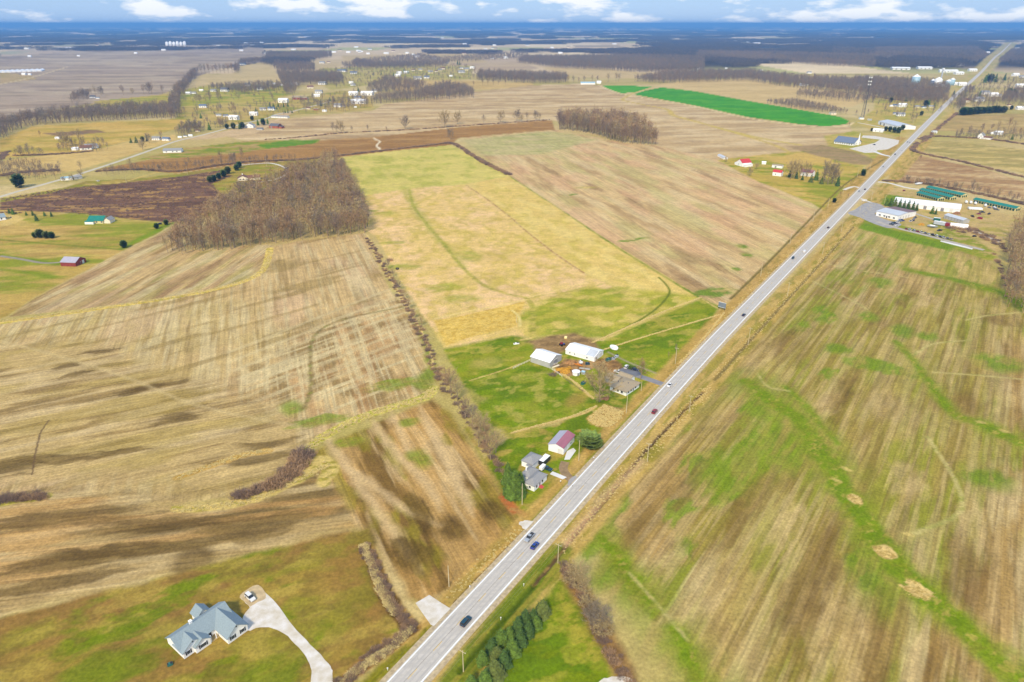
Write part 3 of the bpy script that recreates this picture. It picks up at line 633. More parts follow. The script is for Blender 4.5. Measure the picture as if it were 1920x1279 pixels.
strip([(1000,1098),(1040,1050),(1090,988),(1120,955),(1160,905),(1200,858),(1225,830),(1290,762),(1318,735)], 1.6, (104,82,52), [((160,130,76),.52,.6,5,1,A_RD,.8)], .6, .5, dig=.7)
strip([(1340,712),(1400,645),(1450,590),(1540,492),(1600,425)], 2.0, (140,120,70), soft=.9, wob=.4, dig=.5)
strip([(1370,560),(1440,492),(1510,420),(1585,345),(1655,300)], 2.2, (128,112,56), soft=.9, wob=.4, dig=.6)
strip([(862,1260),(930,1180),(1000,1100)], 1.8, (70,98,14), soft=.8, wob=.2, dig=.6)
# drain with dead weeds beside the big lawn
strip([(684,1026),(702,1062),(722,1110),(748,1150),(772,1176)], [5,5.5,6,6,6], (126,96,52), [((176,140,80),.5,.6,3,2,.9,.8), ((92,72,38),.5,.6,3,2,.9,.8)], 1, 1, dig=.8)
strip([(772,1176),(735,1206),(700,1232),(660,1262),(630,1290)], 5, (162,124,70), [((118,86,50),.48,.6,3,2,.6,.8), ((204,168,100),.56,.62,3,2,.6,.7)], 1, 1, dig=.4)
area([(796,1180),(832,1170),(800,1205),(740,1265),(700,1290),(660,1290),(740,1220)], (136,130,34), [((176,146,76),.5,.6,6,2,A_RD,.8)], 2, 1)
strip([(1060,1020),(1120,950)], 3, (206,168,130), soft=1.5, a=.7); strip([(1120,940),(1190,880),(1205,865)], 4, (200,166,124), soft=2, a=.7)

# hand the land out as fields: same sheet, one object for each field
GC = np.clip(GC, 0.004, 0.9)
ii = (np.arange(NR-1)[:, None]*NC + np.arange(NC-1)[None, :]).ravel()
QUAD = np.stack([ii, ii+1, ii+NC+1, ii+NC], 1)
qreg = GR[ii]
VV = np.stack([GX, GY, GZ], 1)
for r_, (nm, lab, cat_) in enumerate(REG):
    q = QUAD[qreg == r_]
    if not len(q): continue
    uq, inv = np.unique(q, return_inverse=True)
    me = np_mesh(nm, VV[uq], inv.reshape(-1, 4), SOIL, GC[uq], GW[uq])
    tag(link(nm, me), lab, cat_, kind='structure')
# the land goes on behind and beside the camera
bk = MB()
for x0, x1, y0, y1 in ((-90000, 90000, -60000, 90000),):
    bk.face((x0, y0, -1.2), (x1, y0, -1.2), (x1, y1, -1.2), (x0, y1, -1.2))
tag(bk.build('terrain', mat('far_land', C(186,160,104), .95, .3, 0.004, spec=.05)), 'farmland continuing beyond the surveyed fields', 'ground', kind='structure')
# ------------------------------------------------------------------ highway
def poly_strip(P, off0, off1, z0, z1=None):
    """ribbon between two lateral offsets (positive = right of travel) along polyline P"""
    z1 = z0 if z1 is None else z1
    n = len(P); T = np.gradient(P, axis=0); T /= np.linalg.norm(T, axis=1)[:, None]
    N = np.stack([T[:, 1], -T[:, 0]], 1)
    A = P+N*off0; B = P+N*off1
    V = np.concatenate([np.c_[A, np.full(n, z0)], np.c_[B, np.full(n, z1)]])
    i = np.arange(n-1)
    return V, np.stack([i, i+n, i+n+1, i+1], 1)
def ribbon(name, P, strips, m, parent=None):
    Vs, Fs, o = [], [], 0
    for a in strips:
        V, F = poly_strip(P, *a); Vs.append(V); Fs.append(F+o); o += len(V)
    return link(name, np_mesh(name, np.concatenate(Vs), np.concatenate(Fs), m), None, parent)
def resample(P, d):
    s = np.r_[0, np.cumsum(np.linalg.norm(np.diff(P, axis=0), axis=1))]
    t = np.arange(0, s[-1], d)
    return np.stack([np.interp(t, s, P[:, 0]), np.interp(t, s, P[:, 1])], 1)

def asphalt(name, base, crack=True, warm=0.0):
    m = bpy.data.materials.new(name); m.use_nodes = True
    t = m.node_tree; b = t.nodes['Principled BSDF']
    b.inputs['Roughness'].default_value = .9; b.inputs['Specular IOR Level'].default_value = .15
    co = t.nodes.new('ShaderNodeTexCoord'); mp_ = t.nodes.new('ShaderNodeMapping')
    mp_.inputs['Rotation'].default_value = (0, 0, -A_RD); mp_.inputs['Scale'].default_value = (.06, .9, 1)
    n1 = t.nodes.new('ShaderNodeTexNoise'); n1.inputs['Scale'].default_value = 1.0; n1.inputs['Detail'].default_value = 6
    n2 = t.nodes.new('ShaderNodeTexNoise'); n2.inputs['Scale'].default_value = .5; n2.inputs['Detail'].default_value = 5
    r1 = t.nodes.new('ShaderNodeValToRGB'); r1.color_ramp.elements[0].position = .3; r1.color_ramp.elements[1].position = .7
    base = np.array(base)
    r1.color_ramp.elements[0].color = (*(base*.90), 1); r1.color_ramp.elements[1].color = (*(base*1.07), 1)
    mrg = t.nodes.new('ShaderNodeMapRange'); mrg.inputs['To Min'].default_value = .82; mrg.inputs['To Max'].default_value = 1.16
    mul = t.nodes.new('ShaderNodeVectorMath'); mul.operation = 'SCALE'
    L = t.links.new
    L(co.outputs['Object'], mp_.inputs[0]); L(mp_.outputs[0], n1.inputs['Vector']); L(n1.outputs['Fac'], r1.inputs[0])
    L(co.outputs['Object'], n2.inputs['Vector']); L(n2.outputs['Fac'], mrg.inputs['Value'])
    L(r1.outputs[0], mul.inputs[0]); L(mrg.outputs[0], mul.inputs['Scale'])
    out = mul.outputs[0]
    if crack:
        mp2 = t.nodes.new('ShaderNodeMapping'); mp2.inputs['Rotation'].default_value = (0, 0, -A_RD); mp2.inputs['Scale'].default_value = (.14, .22, 1)
        vo = t.nodes.new('ShaderNodeTexVoronoi'); vo.feature = 'DISTANCE_TO_EDGE'; vo.inputs['Scale'].default_value = 1.0
        m3 = t.nodes.new('ShaderNodeMapRange'); m3.inputs['From Min'].default_value = 0.0; m3.inputs['From Max'].default_value = .012
        m3.inputs['To Min'].default_value = .80; m3.inputs['To Max'].default_value = 1
        mu2 = t.nodes.new('ShaderNodeVectorMath'); mu2.operation = 'SCALE'
        L(co.outputs['Object'], mp2.inputs[0]); L(mp2.outputs[0], vo.inputs['Vector']); L(vo.outputs['Distance'], m3.inputs['Value'])
        L(out, mu2.inputs[0]); L(m3.outputs[0], mu2.inputs['Scale']); out = mu2.outputs[0]
    L(out, b.inputs['Base Color'])
    return m
ASPH = asphalt('worn_asphalt', C(206, 199, 190))
RWHITE = mat('road_paint_white', C(250, 250, 250), .8, .06, .4)
RYEL = mat('road_paint_yellow', C(236, 200, 110), .8, .08, .4)
GRAV = mat('pale_gravel', C(226, 218, 206), .95, .12, .5)
CRACKM = mat('tar_seam', C(128, 122, 116), .9, .2, .3)

RDP = gs([(560,1500),(664,1385),(759,1279),(880,1146),(1003,1012),(1168,829),(1332,650),(1416,563),(1500,477),(1600,374.5),(1700,271),(1790,180.5),(1840,135),(1865,108),(1880,96),(1896,80)])
RD = resample(catmull(RDP, False, 8), 6.0)
road = ribbon('road', RD, [(-4.75, 4.75, .16), (-6.2, -4.75, -.05, .155), (4.75, 6.2, .155, -.05)], ASPH)
tag(road, 'long straight two-lane grey highway running to the horizon', 'road', kind='structure')
SHLD = mat('shoulder_gravel', C(196, 176, 146), .95, .25, .8)
ribbon('shoulder', RD, [(-6.6, -4.72, .02, .158), (4.72, 6.6, .158, .02)], SHLD, road)
TRK = mat('tyre_polish', C(192, 186, 180), .8, .08, .2)
for o_ in (-3.0, -1.2, 1.2, 3.0): ribbon('wheel_track', RD[:300], [(o_-.32, o_+.32, .1625)], TRK, road)
ribbon('edge_line', RD, [(-4.45, -3.98, .166)], RWHITE, road)
ribbon('edge_line', RD, [(3.98, 4.5, .166)], RWHITE, road)
seam = RD.copy(); seam[:, 0] += 0.12*np.sin(np.arange(len(seam))*.7)
ribbon('tar_seam', seam[:200], [(-.12, .0, .164)], CRACKM, road)
s_ = np.r_[0, np.cumsum(np.linalg.norm(np.diff(RD, axis=0), axis=1))]
def on_road(d, off=0.0):
    """point and bearing at distance d along the highway"""
    i = min(max(np.searchsorted(s_, d)-1, 0), len(RD)-2); t = (d-s_[i])/(s_[i+1]-s_[i])
    p = RD[i]*(1-t)+RD[i+1]*t; T = RD[i+1]-RD[i]; T = T/np.linalg.norm(T)
    return p+np.array([T[1], -T[0]])*off, math.atan2(T[1], T[0])
dash_me = MB().box(-2.2, 2.2, -.09, .09, 0, .008).mesh('centre_dash', RYEL)
for k_ in range(90):
    p, a = on_road(20+12.2*k_, .14)
    link('centre_dash', dash_me, None, road, (p[0], p[1], .164), a)
def near_road(x, y):
    """distance along the highway closest to a noted point, and the side offset"""
    q = g(x, y); d = np.linalg.norm(RD-q, axis=1); i = int(d.argmin()); i = min(i, len(RD)-2)
    T = RD[i+1]-RD[i]; T /= np.linalg.norm(T)
    return s_[i]+float((q-RD[i])@T), float((q-RD[i])@np.array([T[1], -T[0]]))

_LAY = [0]
def pave(name, pts, m, label, cat, z=.05, smooth=True, wob=.35):
    _LAY[0] += 1; z += .0045*(_LAY[0] % 9)
    P = gs(pts)
    if smooth: P = catmull(P, True, 4)
    n = len(P); c = P.mean(0)
    P = P+(RNG.random((n, 2))-.5)*2*wob
    bm = bmesh.new()
    vs = [bm.verts.new((x, y, z)) for x, y in P]
    f = bm.faces.new(vs)
    if f.normal.z < 0: f.normal_flip()
    r = bmesh.ops.extrude_face_region(bm, geom=[f])
    for v in r['geom']:
        if isinstance(v, bmesh.types.BMVert): v.co.z = -.25
    bmesh.ops.recalc_face_normals(bm, faces=bm.faces)
    bmesh.ops.triangulate(bm, faces=bm.faces)
    me = bpy.data.meshes.new(name); bm.to_mesh(me); bm.free(); me.materials.append(m)
    return tag(link(name, me), label, cat, kind='structure')
def lane(name, pts, w, m, label, cat='driveway', z=.05):
    _LAY[0] += 1; z += .0045*(_LAY[0] % 9)
    P = resample(catmull(gs(pts), False, 6), 2.5)
    o = ribbon(name, P, [(-w/2, w/2, z), (-w/2-.4, -w/2, -.08, z), (w/2, w/2+.4, z, -.08)], m)
    return tag(o, label, cat, kind='structure')
DGRAV = mat('driveway_gravel', C(236, 230, 224), .95, .10, .35, col2=C(212, 200, 184))
BGRAV = mat('brown_gravel', C(156, 130, 100), .95, .2, .5)
ASPH2 = mat('side_asphalt', C(170, 166, 164), .9, .12, .2)
CONC = mat('concrete', C(232, 230, 228), .85, .06, .15)
zb = lambda x, y: (290+x/5.486, 1080+y/5.486)
pave('gravel_driveway', [zb(*q) for q in ((885,205),(1050,95),(1110,150),(1250,280),(1420,510),(1600,700),(1790,905),(1830,1000),(1815,1200),(1610,1200),(1615,1010),(1580,870),(1480,740),(1330,590),(1180,530),(1060,530),(965,560),(905,430),(975,330),(930,270))], DGRAV, 'white gravel driveway curving from the big house', 'driveway', wob=.15)
pave('gravel_pad', [zb(*q) for q in ((880,200),(1050,92),(1130,165),(1140,230),(1060,270),(985,315),(940,275))], mat('pad_gravel', C(206,182,146), .95, .15, .6), 'brown gravel parking pad beside the big house', 'pad', z=.06, wob=.12)
pave('gravel_apron', [(780,1131),(804,1115),(822,1128),(845,1141),(868,1138),(828,1180),(808,1172)], DGRAV, 'white gravel field entrance at the roadside', 'apron', smooth=False, wob=.2)
pave('gravel_apron', [(972,981),(990,975),(1012,985),(996,1002),(980,990)], DGRAV, 'rough pale gravel patch beside the white house lawn', 'apron', wob=.4)
pave('gravel_apron', [(1120,1282),(1140,1272),(1178,1269),(1186,1285),(1190,1330),(1120,1330)], DGRAV, 'pale gravel corner at the bottom picture edge', 'apron', z=.07)
lane('driveway', [(1060,866),(1056,880),(1068,897),(1078,903)], 3.6, BGRAV, 'brown gravel drive of the small white house')
pave('concrete_pad', [(1063,846),(1075,840),(1080,845),(1068,862),(1058,862)], CONC, 'pale concrete strip in front of the red-roofed barn', 'pad', smooth=False, wob=0.05)
pave('concrete_pad', [(1031,889),(1036,884),(1063,895),(1055,899)], CONC, 'pale concrete walk beside the dark trailer', 'pad', smooth=False, wob=0.05)
pave('road_apron', [(1066,902),(1078,893),(1088,902),(1074,916),(1066,916)], ASPH2, 'asphalt mouth of the white house drive', 'apron', z=.13, wob=.05)
lane('driveway', [(1170,698),(1200,706),(1230,716),(1252,724)], 4.2, mat('drive_asphalt', C(146,144,148), .9, .12, .3), 'grey asphalt drive of the farmhouse')
pave('asphalt_yard', [(1152,697),(1172,688),(1196,694),(1204,703),(1184,708),(1172,704)], mat('yard_asphalt', C(120,122,130), .9, .12, .3), 'dark asphalt parking patch behind the farmhouse', 'pad', smooth=False, z=.06, wob=.1)
# church lot
pave('parking_lot', [(1592,279),(1640,268),(1650,262),(1615,258),(1618,254),(1640,255),(1686,263),(1684,270),(1665,280),(1645,282),(1640,286),(1622,287)], DGRAV, 'white paved lot in front of the blue-roofed church', 'parking lot', smooth=False, wob=.3)
lane('driveway', [(1640,284),(1655,290),(1674,294)], 6, CONC, 'pale church drive joining the highway')
lane('driveway', [(1646,341),(1670,344),(1700,352),(1730,356)], 5, GRAV, 'gravel lane to the green-roofed storage units')
pave('asphalt_yard', [(1590,400),(1605,392),(1625,380),(1650,383),(1660,395),(1640,400),(1660,412),(1690,420),(1670,428),(1640,420),(1612,408)], ASPH2, 'grey asphalt lot around the brown-roofed shop', 'parking lot', wob=.3)
lane('gravel_lane', [(1640,414),(1680,427),(1740,442),(1800,458),(1850,470)], 5, mat('lane_gravel', C(186,176,164), .95, .15, .2), 'grey gravel lane along the junk yard edge', 'lane')
lane('gravel_lane', [(1700,395),(1740,408),(1800,425),(1850,442),(1872,455)], 4, mat('lane_gravel', C(186,176,164)), 'grey gravel lane behind the grey shed', 'lane')
pave('concrete_strip', [(1764,451),(1800,459),(1824,466),(1823,468),(1798,462),(1763,453)], CONC, 'bright concrete strip at the junk yard edge', 'pad', smooth=False, wob=.05)
# side road
lane('side_road', [(-60,385),(0,369),(30,360),(95,342),(150,326),(230,300),(290,279),(330,265),(380,253),(418,243),(455,232),(500,222),(520,214),(560,206),(620,190)], 6.5, mat('side_road_gravel', C(206,196,180), .95, .1, .2), 'pale gravel side road crossing the left fields', 'road')
lane('driveway', [(470,342),(500,340),(528,332),(540,322),(530,312),(505,306),(470,308),(440,311)], 3.4, GRAV, 'looping gravel drive behind the tan house')
lane('driveway', [(0,480),(40,486),(80,493),(112,492)], 3.2, mat('lane_gravel2', C(156,146,130), .95, .15, .2), 'grey gravel drive to the red barn')
lane('driveway', [(1700,242),(1660,240),(1640,236),(1608,230)], 4, GRAV, 'gravel drive to the tower base')
lane('driveway', [(1640,382),(1612,372),(1600,368)], 3, GRAV, 'short gravel drive at the roadside bend')
lane('driveway', [(1582,356),(1600,350),(1614,353)], 4, GRAV, 'gravel drive of the tree-hidden farmhouse')
# ------------------------------------------------------------------ vegetation
BARK = mat('bark', (.31, .235, .15), .95, .25, 2.0)
TWIG = [mat('twig_brown', (.35, .225, .12), .95, .2, .8), mat('twig_grey', (.25, .20, .14), .95, .2, .8), mat('twig_olive', (.43, .325, .155), .95, .2, .8), mat('twig_mauve', (.24, .165, .125), .95, .2, .8)]
NEED = [mat('needles_dark', (.06, .11, .022), .9, .45, .9), mat('needles_fresh', (.10, .165, .022), .9, .4, .9), mat('needles_olive', (.12, .15, .032), .9, .4, .9)]
REED = mat('dead_grass', (.86, .66, .30), .95, .3, .6); WEED = mat('dead_weeds', (.42, .27, .155), .95, .35, .6)

def thin(V, F, p, d, L, w, rng):
    """one flat tapering twig"""
    a = np.cross(d, rng.normal(size=3)); a /= np.linalg.norm(a)+1e-9
    b = len(V); V += [p-a*w/2, p+a*w/2, p+d*L]; F.append((b, b+1, b+2))
def limb(V, F, p, q, r0, r1, n=3):
    d = q-p; d = d/np.linalg.norm(d)
    a = np.cross(d, (0.3, 0.9, 0.1)); a /= np.linalg.norm(a); c = np.cross(d, a); b = len(V)
    for o, r in ((p, r0), (q, r1)):
        for i in range(n):
            t = 2*math.pi*i/n; V.append(o+a*(r*math.cos(t))+c*(r*math.sin(t)))
    for i in range(n):
        j = (i+1) % n; F += [(b+i, b+j, b+n+j), (b+i, b+n+j, b+n+i)]
def bare(seed, H=10.0, spread=.42, limbs=11, subs=5, twigs=7, tw=.055, tl=.13, wide=False):
    """leafless tree of height H: (trunk V,F) and (twig V,F)"""
    rng = np.random.default_rng(seed)
    TV, TF, CV, CF = [], [], [], []
    base = np.zeros(3); lean = rng.normal(size=3)*.03; lean[2] = 1
    r0 = H*.022; split = H*(.16 if wide else .26)
    pts = [base]
    for k in range(1, 6):
        z = H*.82*k/5; pts.append(np.array([lean[0]*z+rng.normal()*.012*H, lean[1]*z+rng.normal()*.012*H, z]))
    pts[0] = base-np.array([0, 0, .25])
    for k in range(5):
        limb(TV, TF, pts[k], pts[k+1], r0*(1-.17*k), r0*(1-.17*(k+1)), 5)
    for i in range(limbs):
        t = split/H+(0.80-split/H)*(i+.5)/limbs
        k = min(int(t*H/(H*.82)*5), 4); f = t*H/(H*.82)*5-k
        p = pts[k]*(1-f)+pts[k+1]*f
        az = i*2.4+rng.random(); el = (.45 if wide else .7)+.75*(t)+rng.normal()*.1
        L = H*spread*(1.15-.75*abs(t-.42))*(.8+.4*rng.random())
        d = np.array([math.cos(az)*math.cos(el), math.sin(az)*math.cos(el), math.sin(el)])
        q = p+d*L*.55; d2 = d+np.array([0, 0, .35])+rng.normal(size=3)*.12; d2 /= np.linalg.norm(d2); e = q+d2*L*.55
        rr = r0*(.55-.35*t); limb(TV, TF, p, q, rr, rr*.6); limb(TV, TF, q, e, rr*.6, rr*.22)
        for s in range(subs):
            u = .25+.75*(s+rng.random()*.6)/subs
            b = p+(q-p)*min(u*2, 1) if u < .5 else q+(e-q)*((u-.5)*2)
            dd = (d if u < .5 else d2)*.8+rng.normal(size=3)*.55+np.array([0, 0, .25]); dd /= np.linalg.norm(dd)
            l = H*.16*(.7+.6*rng.random()); m_ = b+dd*l
            limb(TV, TF, b, m_, rr*.35, rr*.12)
            for w in range(twigs):
                c = b+(m_-b)*(.2+.8*rng.random()); g_ = dd*.6+rng.normal(size=3)*.6+np.array([0, 0, .2]); g_ /= np.linalg.norm(g_)
                thin(CV, CF, c, g_, H*tl*(.6+.8*rng.random()), H*tw*.12, rng)
    return (np.array(TV), np.array(TF)), (np.array(CV), np.array(CF))
def conifer(seed, H=6.0, R=.30, tiers=11, per=13, drop=.35, round_=False, low=.06, jag=.45):
    """needle tree: (trunk), (crown of drooping sprays)"""
    rng = np.random.default_rng(seed); TV, TF, CV, CF = [], [], [], []
    limb(TV, TF, np.array([0, 0, -.2]), np.array([0, 0, H*.9]), H*.02, H*.004, 6)
    for i in range(tiers):
        t = low+(1-low)*(i+.3)/tiers
        rad_ = H*R*((1-t)**.75 if not round_ else math.sqrt(max(0, 1-((t-.5)/.52)**2)))
        n = max(4, int(per*(.35+.65*rad_/(H*R))))
        for j in range(n):
            az = 2*math.pi*(j+rng.random()*.8)/n+i
            L = rad_*(1.0-.62*jag+jag*rng.random()*1.1); z = H*t+rng.normal()*H*.02
            d = np.array([math.cos(az), math.sin(az), 0]); sd_ = np.array([-d[1], d[0], 0])
            r0 = L*.12; tip = d*L+np.array([0, 0, z-drop*L*(.6+.6*rng.random())+(.25*L if round_ else 0)])
            w = L*(.30+.22*rng.random())+.06*H*R
            p0 = d*r0+np.array([0, 0, z+.02*H]); mid = d*L*.62+np.array([0, 0, z-drop*L*.28+H*.012*rng.normal()])
            b = len(CV); CV += [p0, mid+sd_*w, tip, mid-sd_*w, mid+np.array([0, 0, H*.035])]
            CF += [(b, b+1, b+4), (b+1, b+2, b+4), (b+2, b+3, b+4), (b+3, b, b+4)]
            for q in range(2):                                        # loose sprigs break the outline
                e = mid+(tip-mid)*rng.random()+sd_*w*rng.normal()*.5; dd = d*.7+sd_*rng.normal()*.7+np.array([0, 0, rng.normal()*.35]); dd /= np.linalg.norm(dd)
                thin(CV, CF, e, dd, H*.075, H*.03, rng)
    return (np.array(TV), np.array(TF)), (np.array(CV), np.array(CF))
def bush(seed, H=1.0, n=90, w=.03, lean=.55):
    rng = np.random.default_rng(seed); V, F = [], []
    for i in range(n):
        r = .55*math.sqrt(rng.random()); a = rng.random()*6.283
        p = np.array([r*math.cos(a), r*math.sin(a), -.05]); d = np.array([math.cos(a)*lean*r*1.6, math.sin(a)*lean*r*1.6, 1])+rng.normal(size=3)*.25
        d /= np.linalg.norm(d); L = H*(.55+.55*rng.random())*(1-.35*r)
        thin(V, F, p, d, L, w*2, rng)
        for k in range(3):
            dd = d+rng.normal(size=3)*.6; dd /= np.linalg.norm(dd); thin(V, F, p+d*L*(.3+.5*rng.random()), dd, L*.45, w*1.3, rng)
    return np.array(V), np.array(F)
def two(name, gen, m2, m1=BARK):
    (a, b), (c, d) = gen
    return np_mesh(name+'_trunk', a, b, m1), np_mesh(name+'_crown', c, d, m2)
BARE = []                                               # unit height 10 m
for i in range(8):
    BARE.append(two('bare%d' % i, bare(100+i, 10, .34+.05*(i % 3), 12, 6, 9), TWIG[i % 4]))
WIDE = [two('wide%d' % i, bare(200+i, 10, .52, 19, 8, 17, tw=.06, tl=.12, wide=True), TWIG[(2, 1, 2)[i]]) for i in range(3)]
CONE = [two('cone%d' % i, conifer(300+i, 10, .27+.04*(i % 3)), NEED[i % 3]) for i in range(5)]
ROUND = [two('round%d' % i, conifer(330+i, 10, .40, 11, 15, .1, True, .10), NEED[(0, 2, 1)[i]]) for i in range(3)]
SPRUCE = [two('spruce%d' % i, conifer(350+i, 10, .27, 24, 22, .45), NEED[1]) for i in range(2)]
PINE = [two('pine', conifer(370, 10, .66, 9, 13, -.05, True, .12, 1.0), mat('needles_pine', (.17, .235, .045), .9, .4, .9))]
BUSH = [np_mesh('bush%d' % i, *bush(400+i), WEED if i % 2 else TWIG[3]) for i in range(4)]
GRASS = [np_mesh('tuft%d' % i, *bush(420+i, 1.0, 60, .05, .9), REED) for i in range(3)]

def ppm(y):
    v = (SH_Y-y)/SH_F; return SH_F*(math.sin(PITCH)-v*math.cos(PITCH))/CAM_H
def plant(name, protos, xy, H, label, cat='tree', group=None, wide=1.0, k=None, rng=random, z=0.0):
    pr = protos[rng.randrange(len(protos)) if k is None else k]
    o = empty(name, (xy[0], xy[1], z), rng.random()*6.28, label, cat, group)
    s = H/10.0; o.scale = (s*wide, s*wide, s)
    link('trunk', pr[0], None, o); link('crown', pr[1], None, o)
    return o
def shrub(xy, H, label, group, wide=1.6, protos=None, name='shrub', cat='shrub'):
    o = bpy.data.objects.new(name, random.choice(protos or BUSH)); COL.objects.link(o)
    o.location = (xy[0], xy[1], 0); o.rotation_euler = (0, 0, random.random()*6.28); o.scale = (H*wide, H*wide, H)
    return tag(o, label, cat, group)

# ---- GN scatter for what nobody could count
def scatter_tree(name, protos):
    """node group: instances of the given meshes on the points of a mesh, attributes kind_i, turn, size"""
    col = bpy.data.collections.new(name+'_kinds')
    for i, me in enumerate(protos):
        o = bpy.data.objects.new('%s_kind%02d' % (name, i), me); col.objects.link(o)
    ng = bpy.data.node_groups.new(name, 'GeometryNodeTree')
    ng.interface.new_socket('Geometry', in_out='INPUT', socket_type='NodeSocketGeometry')
    ng.interface.new_socket('Geometry', in_out='OUTPUT', socket_type='NodeSocketGeometry')
    N, L = ng.nodes.new, ng.links.new
    gi, go = N('NodeGroupInput'), N('NodeGroupOutput')
    ci = N('GeometryNodeCollectionInfo'); ci.inputs['Collection'].default_value = col
    ci.inputs['Separate Children'].default_value = True; ci.inputs['Reset Children'].default_value = True
    ip = N('GeometryNodeInstanceOnPoints'); ip.inputs['Pick Instance'].default_value = True
    def attr(nm, ty):
        a = N('GeometryNodeInputNamedAttribute'); a.data_type = ty; a.inputs['Name'].default_value = nm
        return a.outputs[0]
    L(gi.outputs[0], ip.inputs['Points']); L(ci.outputs[0], ip.inputs['Instance'])
    L(attr('kind_i', 'INT'), ip.inputs['Instance Index'])
    L(attr('turn', 'FLOAT_VECTOR'), ip.inputs['Rotation']); L(attr('size', 'FLOAT_VECTOR'), ip.inputs['Scale'])
    L(ip.outputs[0], go.inputs[0])
    return ng, len(protos)
def scatter(name, P, sizes, ng, label, cat, kinds=None, z=0.0):
    ng, nk = ng; n = len(P)
    if not n: return
    me = bpy.data.meshes.new(name); me.vertices.add(n)
    me.vertices.foreach_set('co', np.c_[P, np.full(n, z)].astype(np.float32).ravel())
    a = me.attributes.new('kind_i', 'INT', 'POINT'); a.data.foreach_set('value', (RNG.integers(0, nk, n) if kinds is None else kinds).astype(np.int32))
    a = me.attributes.new('turn', 'FLOAT_VECTOR', 'POINT'); t = np.zeros((n, 3), np.float32); t[:, 2] = RNG.random(n)*6.28; a.data.foreach_set('vector', t.ravel())
    a = me.attributes.new('size', 'FLOAT_VECTOR', 'POINT'); a.data.foreach_set('vector', np.asarray(sizes, np.float32).ravel())
    o = link(name, me); md = o.modifiers.new('scatter', 'NODES'); md.node_group = ng
    return tag(o, label, cat, kind='stuff')
def merged(gen, m):
    (a, b), (c, d) = gen
    return np_mesh('low_tree', np.concatenate([a, c]), np.concatenate([b, d+len(a)]), m)
LOWBARE = [merged(bare(500+i, 10, .40, 8, 3, 4, tw=.16, tl=.17), TWIG[(0, 2, 0, 3, 0, 1, 2, 0)[i]]) for i in range(8)]
LOWCONE = [merged(conifer(520+i, 10, .30, 7, 8), NEED[0]) for i in range(2)]
def clump(seed, n, S, H, m):
    rng = np.random.default_rng(seed); Vs, Fs, o = [], [], 0
    for k in range(n):
        (a, b), (c, d) = bare(seed*50+k, H*(.75+.5*rng.random()), .42, 6, 2, 3, tw=.35, tl=.2)
        V = np.concatenate([a, c]); F = np.concatenate([b, d+len(a)])
        V = V+np.array([(rng.random()-.5)*S, (rng.random()-.5)*S, 0]); Vs.append(V); Fs.append(F+o); o += len(V)
    return np_mesh('canopy', np.concatenate(Vs), np.concatenate(Fs), m)
FARTW = [mat('far_twig_dark', (.12, .10, .09), .95, .2, .1), mat('far_twig_brown', (.15, .12, .095), .95, .2, .1)]
CLUMP = [clump(900+i, 26, 55, 17, FARTW[i % 2]) for i in range(4)]
MIDTW = [mat('mid_twig_mauve', (.22, .165, .13), .95, .2, .2), mat('mid_twig_grey', (.22, .185, .145), .95, .2, .2), mat('mid_twig_brown', (.27, .19, .12), .95, .2, .2)]
MIDBARE = [merged(bare(540+i, 10, .40, 8, 3, 4, tw=.18, tl=.17), MIDTW[i % 3]) for i in range(6)]
NG_BARE = scatter_tree('wood_scatter', LOWBARE)
NG_MID = scatter_tree('far_wood_scatter', MIDBARE)
NG_CLUMP = scatter_tree('canopy_scatter', CLUMP)
NG_WEED = scatter_tree('weed_scatter', BUSH)
NG_GRASS = scatter_tree('grass_scatter', GRASS)
def fill(pts, spacing, jitter=.45, smooth=False):
    """jittered points inside a noted outline"""
    P = gs(pts)
    if smooth: P = catmull(P, True, 4)
    lo, hi = P.min(0), P.max(0)
    nx, ny = int((hi[0]-lo[0])/spacing)+2, int((hi[1]-lo[1])/spacing)+2
    X, Y = np.meshgrid(lo[0]+np.arange(nx)*spacing, lo[1]+np.arange(ny)*spacing)
    X = (X+(RNG.random(X.shape)-.5)*2*jitter*spacing).ravel(); Y = (Y+(RNG.random(Y.shape)-.5)*2*jitter*spacing).ravel()
    k = inside(X, Y, P); return np.c_[X[k], Y[k]]
def along(pts, step, width, smooth=True):
    P = gs(pts); P = catmull(P, False, 6) if smooth and len(P) > 2 else P
    P = resample(P, step); return P+(RNG.random(P.shape)-.5)*width
def woods(name, polys, spacing, H, label, cat='woods', extra=None, ng=None):
    P = np.concatenate([fill(q, spacing) for q in polys])
    if extra is not None: P = np.concatenate([P, extra])
    s = H/10*(.55+.62*RNG.random(len(P))**.8)
    return scatter(name, P, np.c_[s*1.05, s*1.05, s], ng or NG_BARE, label, cat)

# ---- central woodlot: front ranks as trees, the mass behind as one wood
WL = [(318,474),(335,448),(372,425),(410,395),(440,372),(470,362),(520,345),(560,325),(600,318),(612,300),(632,300),(650,345),(676,385),(686,430),(684,440),(640,442),(560,450),(500,458),(420,470),(350,476)]
front = np.concatenate([along([(322,474),(350,474),(420,468),(500,456),(560,449),(640,441),(684,437)], 5.0, 10), along([(330,462),(400,458),(500,447),(600,438),(682,425)], 6.5, 7), along([(684,430),(674,385),(655,345),(640,315)], 9, 6)])
for p in front:
    plant('bare_tree', BARE, p, 9+11*random.random(), 'leafless tree in the front rank of the central woodlot', group='front trees of the central woodlot')
woods('woodlot', [WL], 7.5, 17, 'leafless grey-brown woodlot left of the golden pasture')
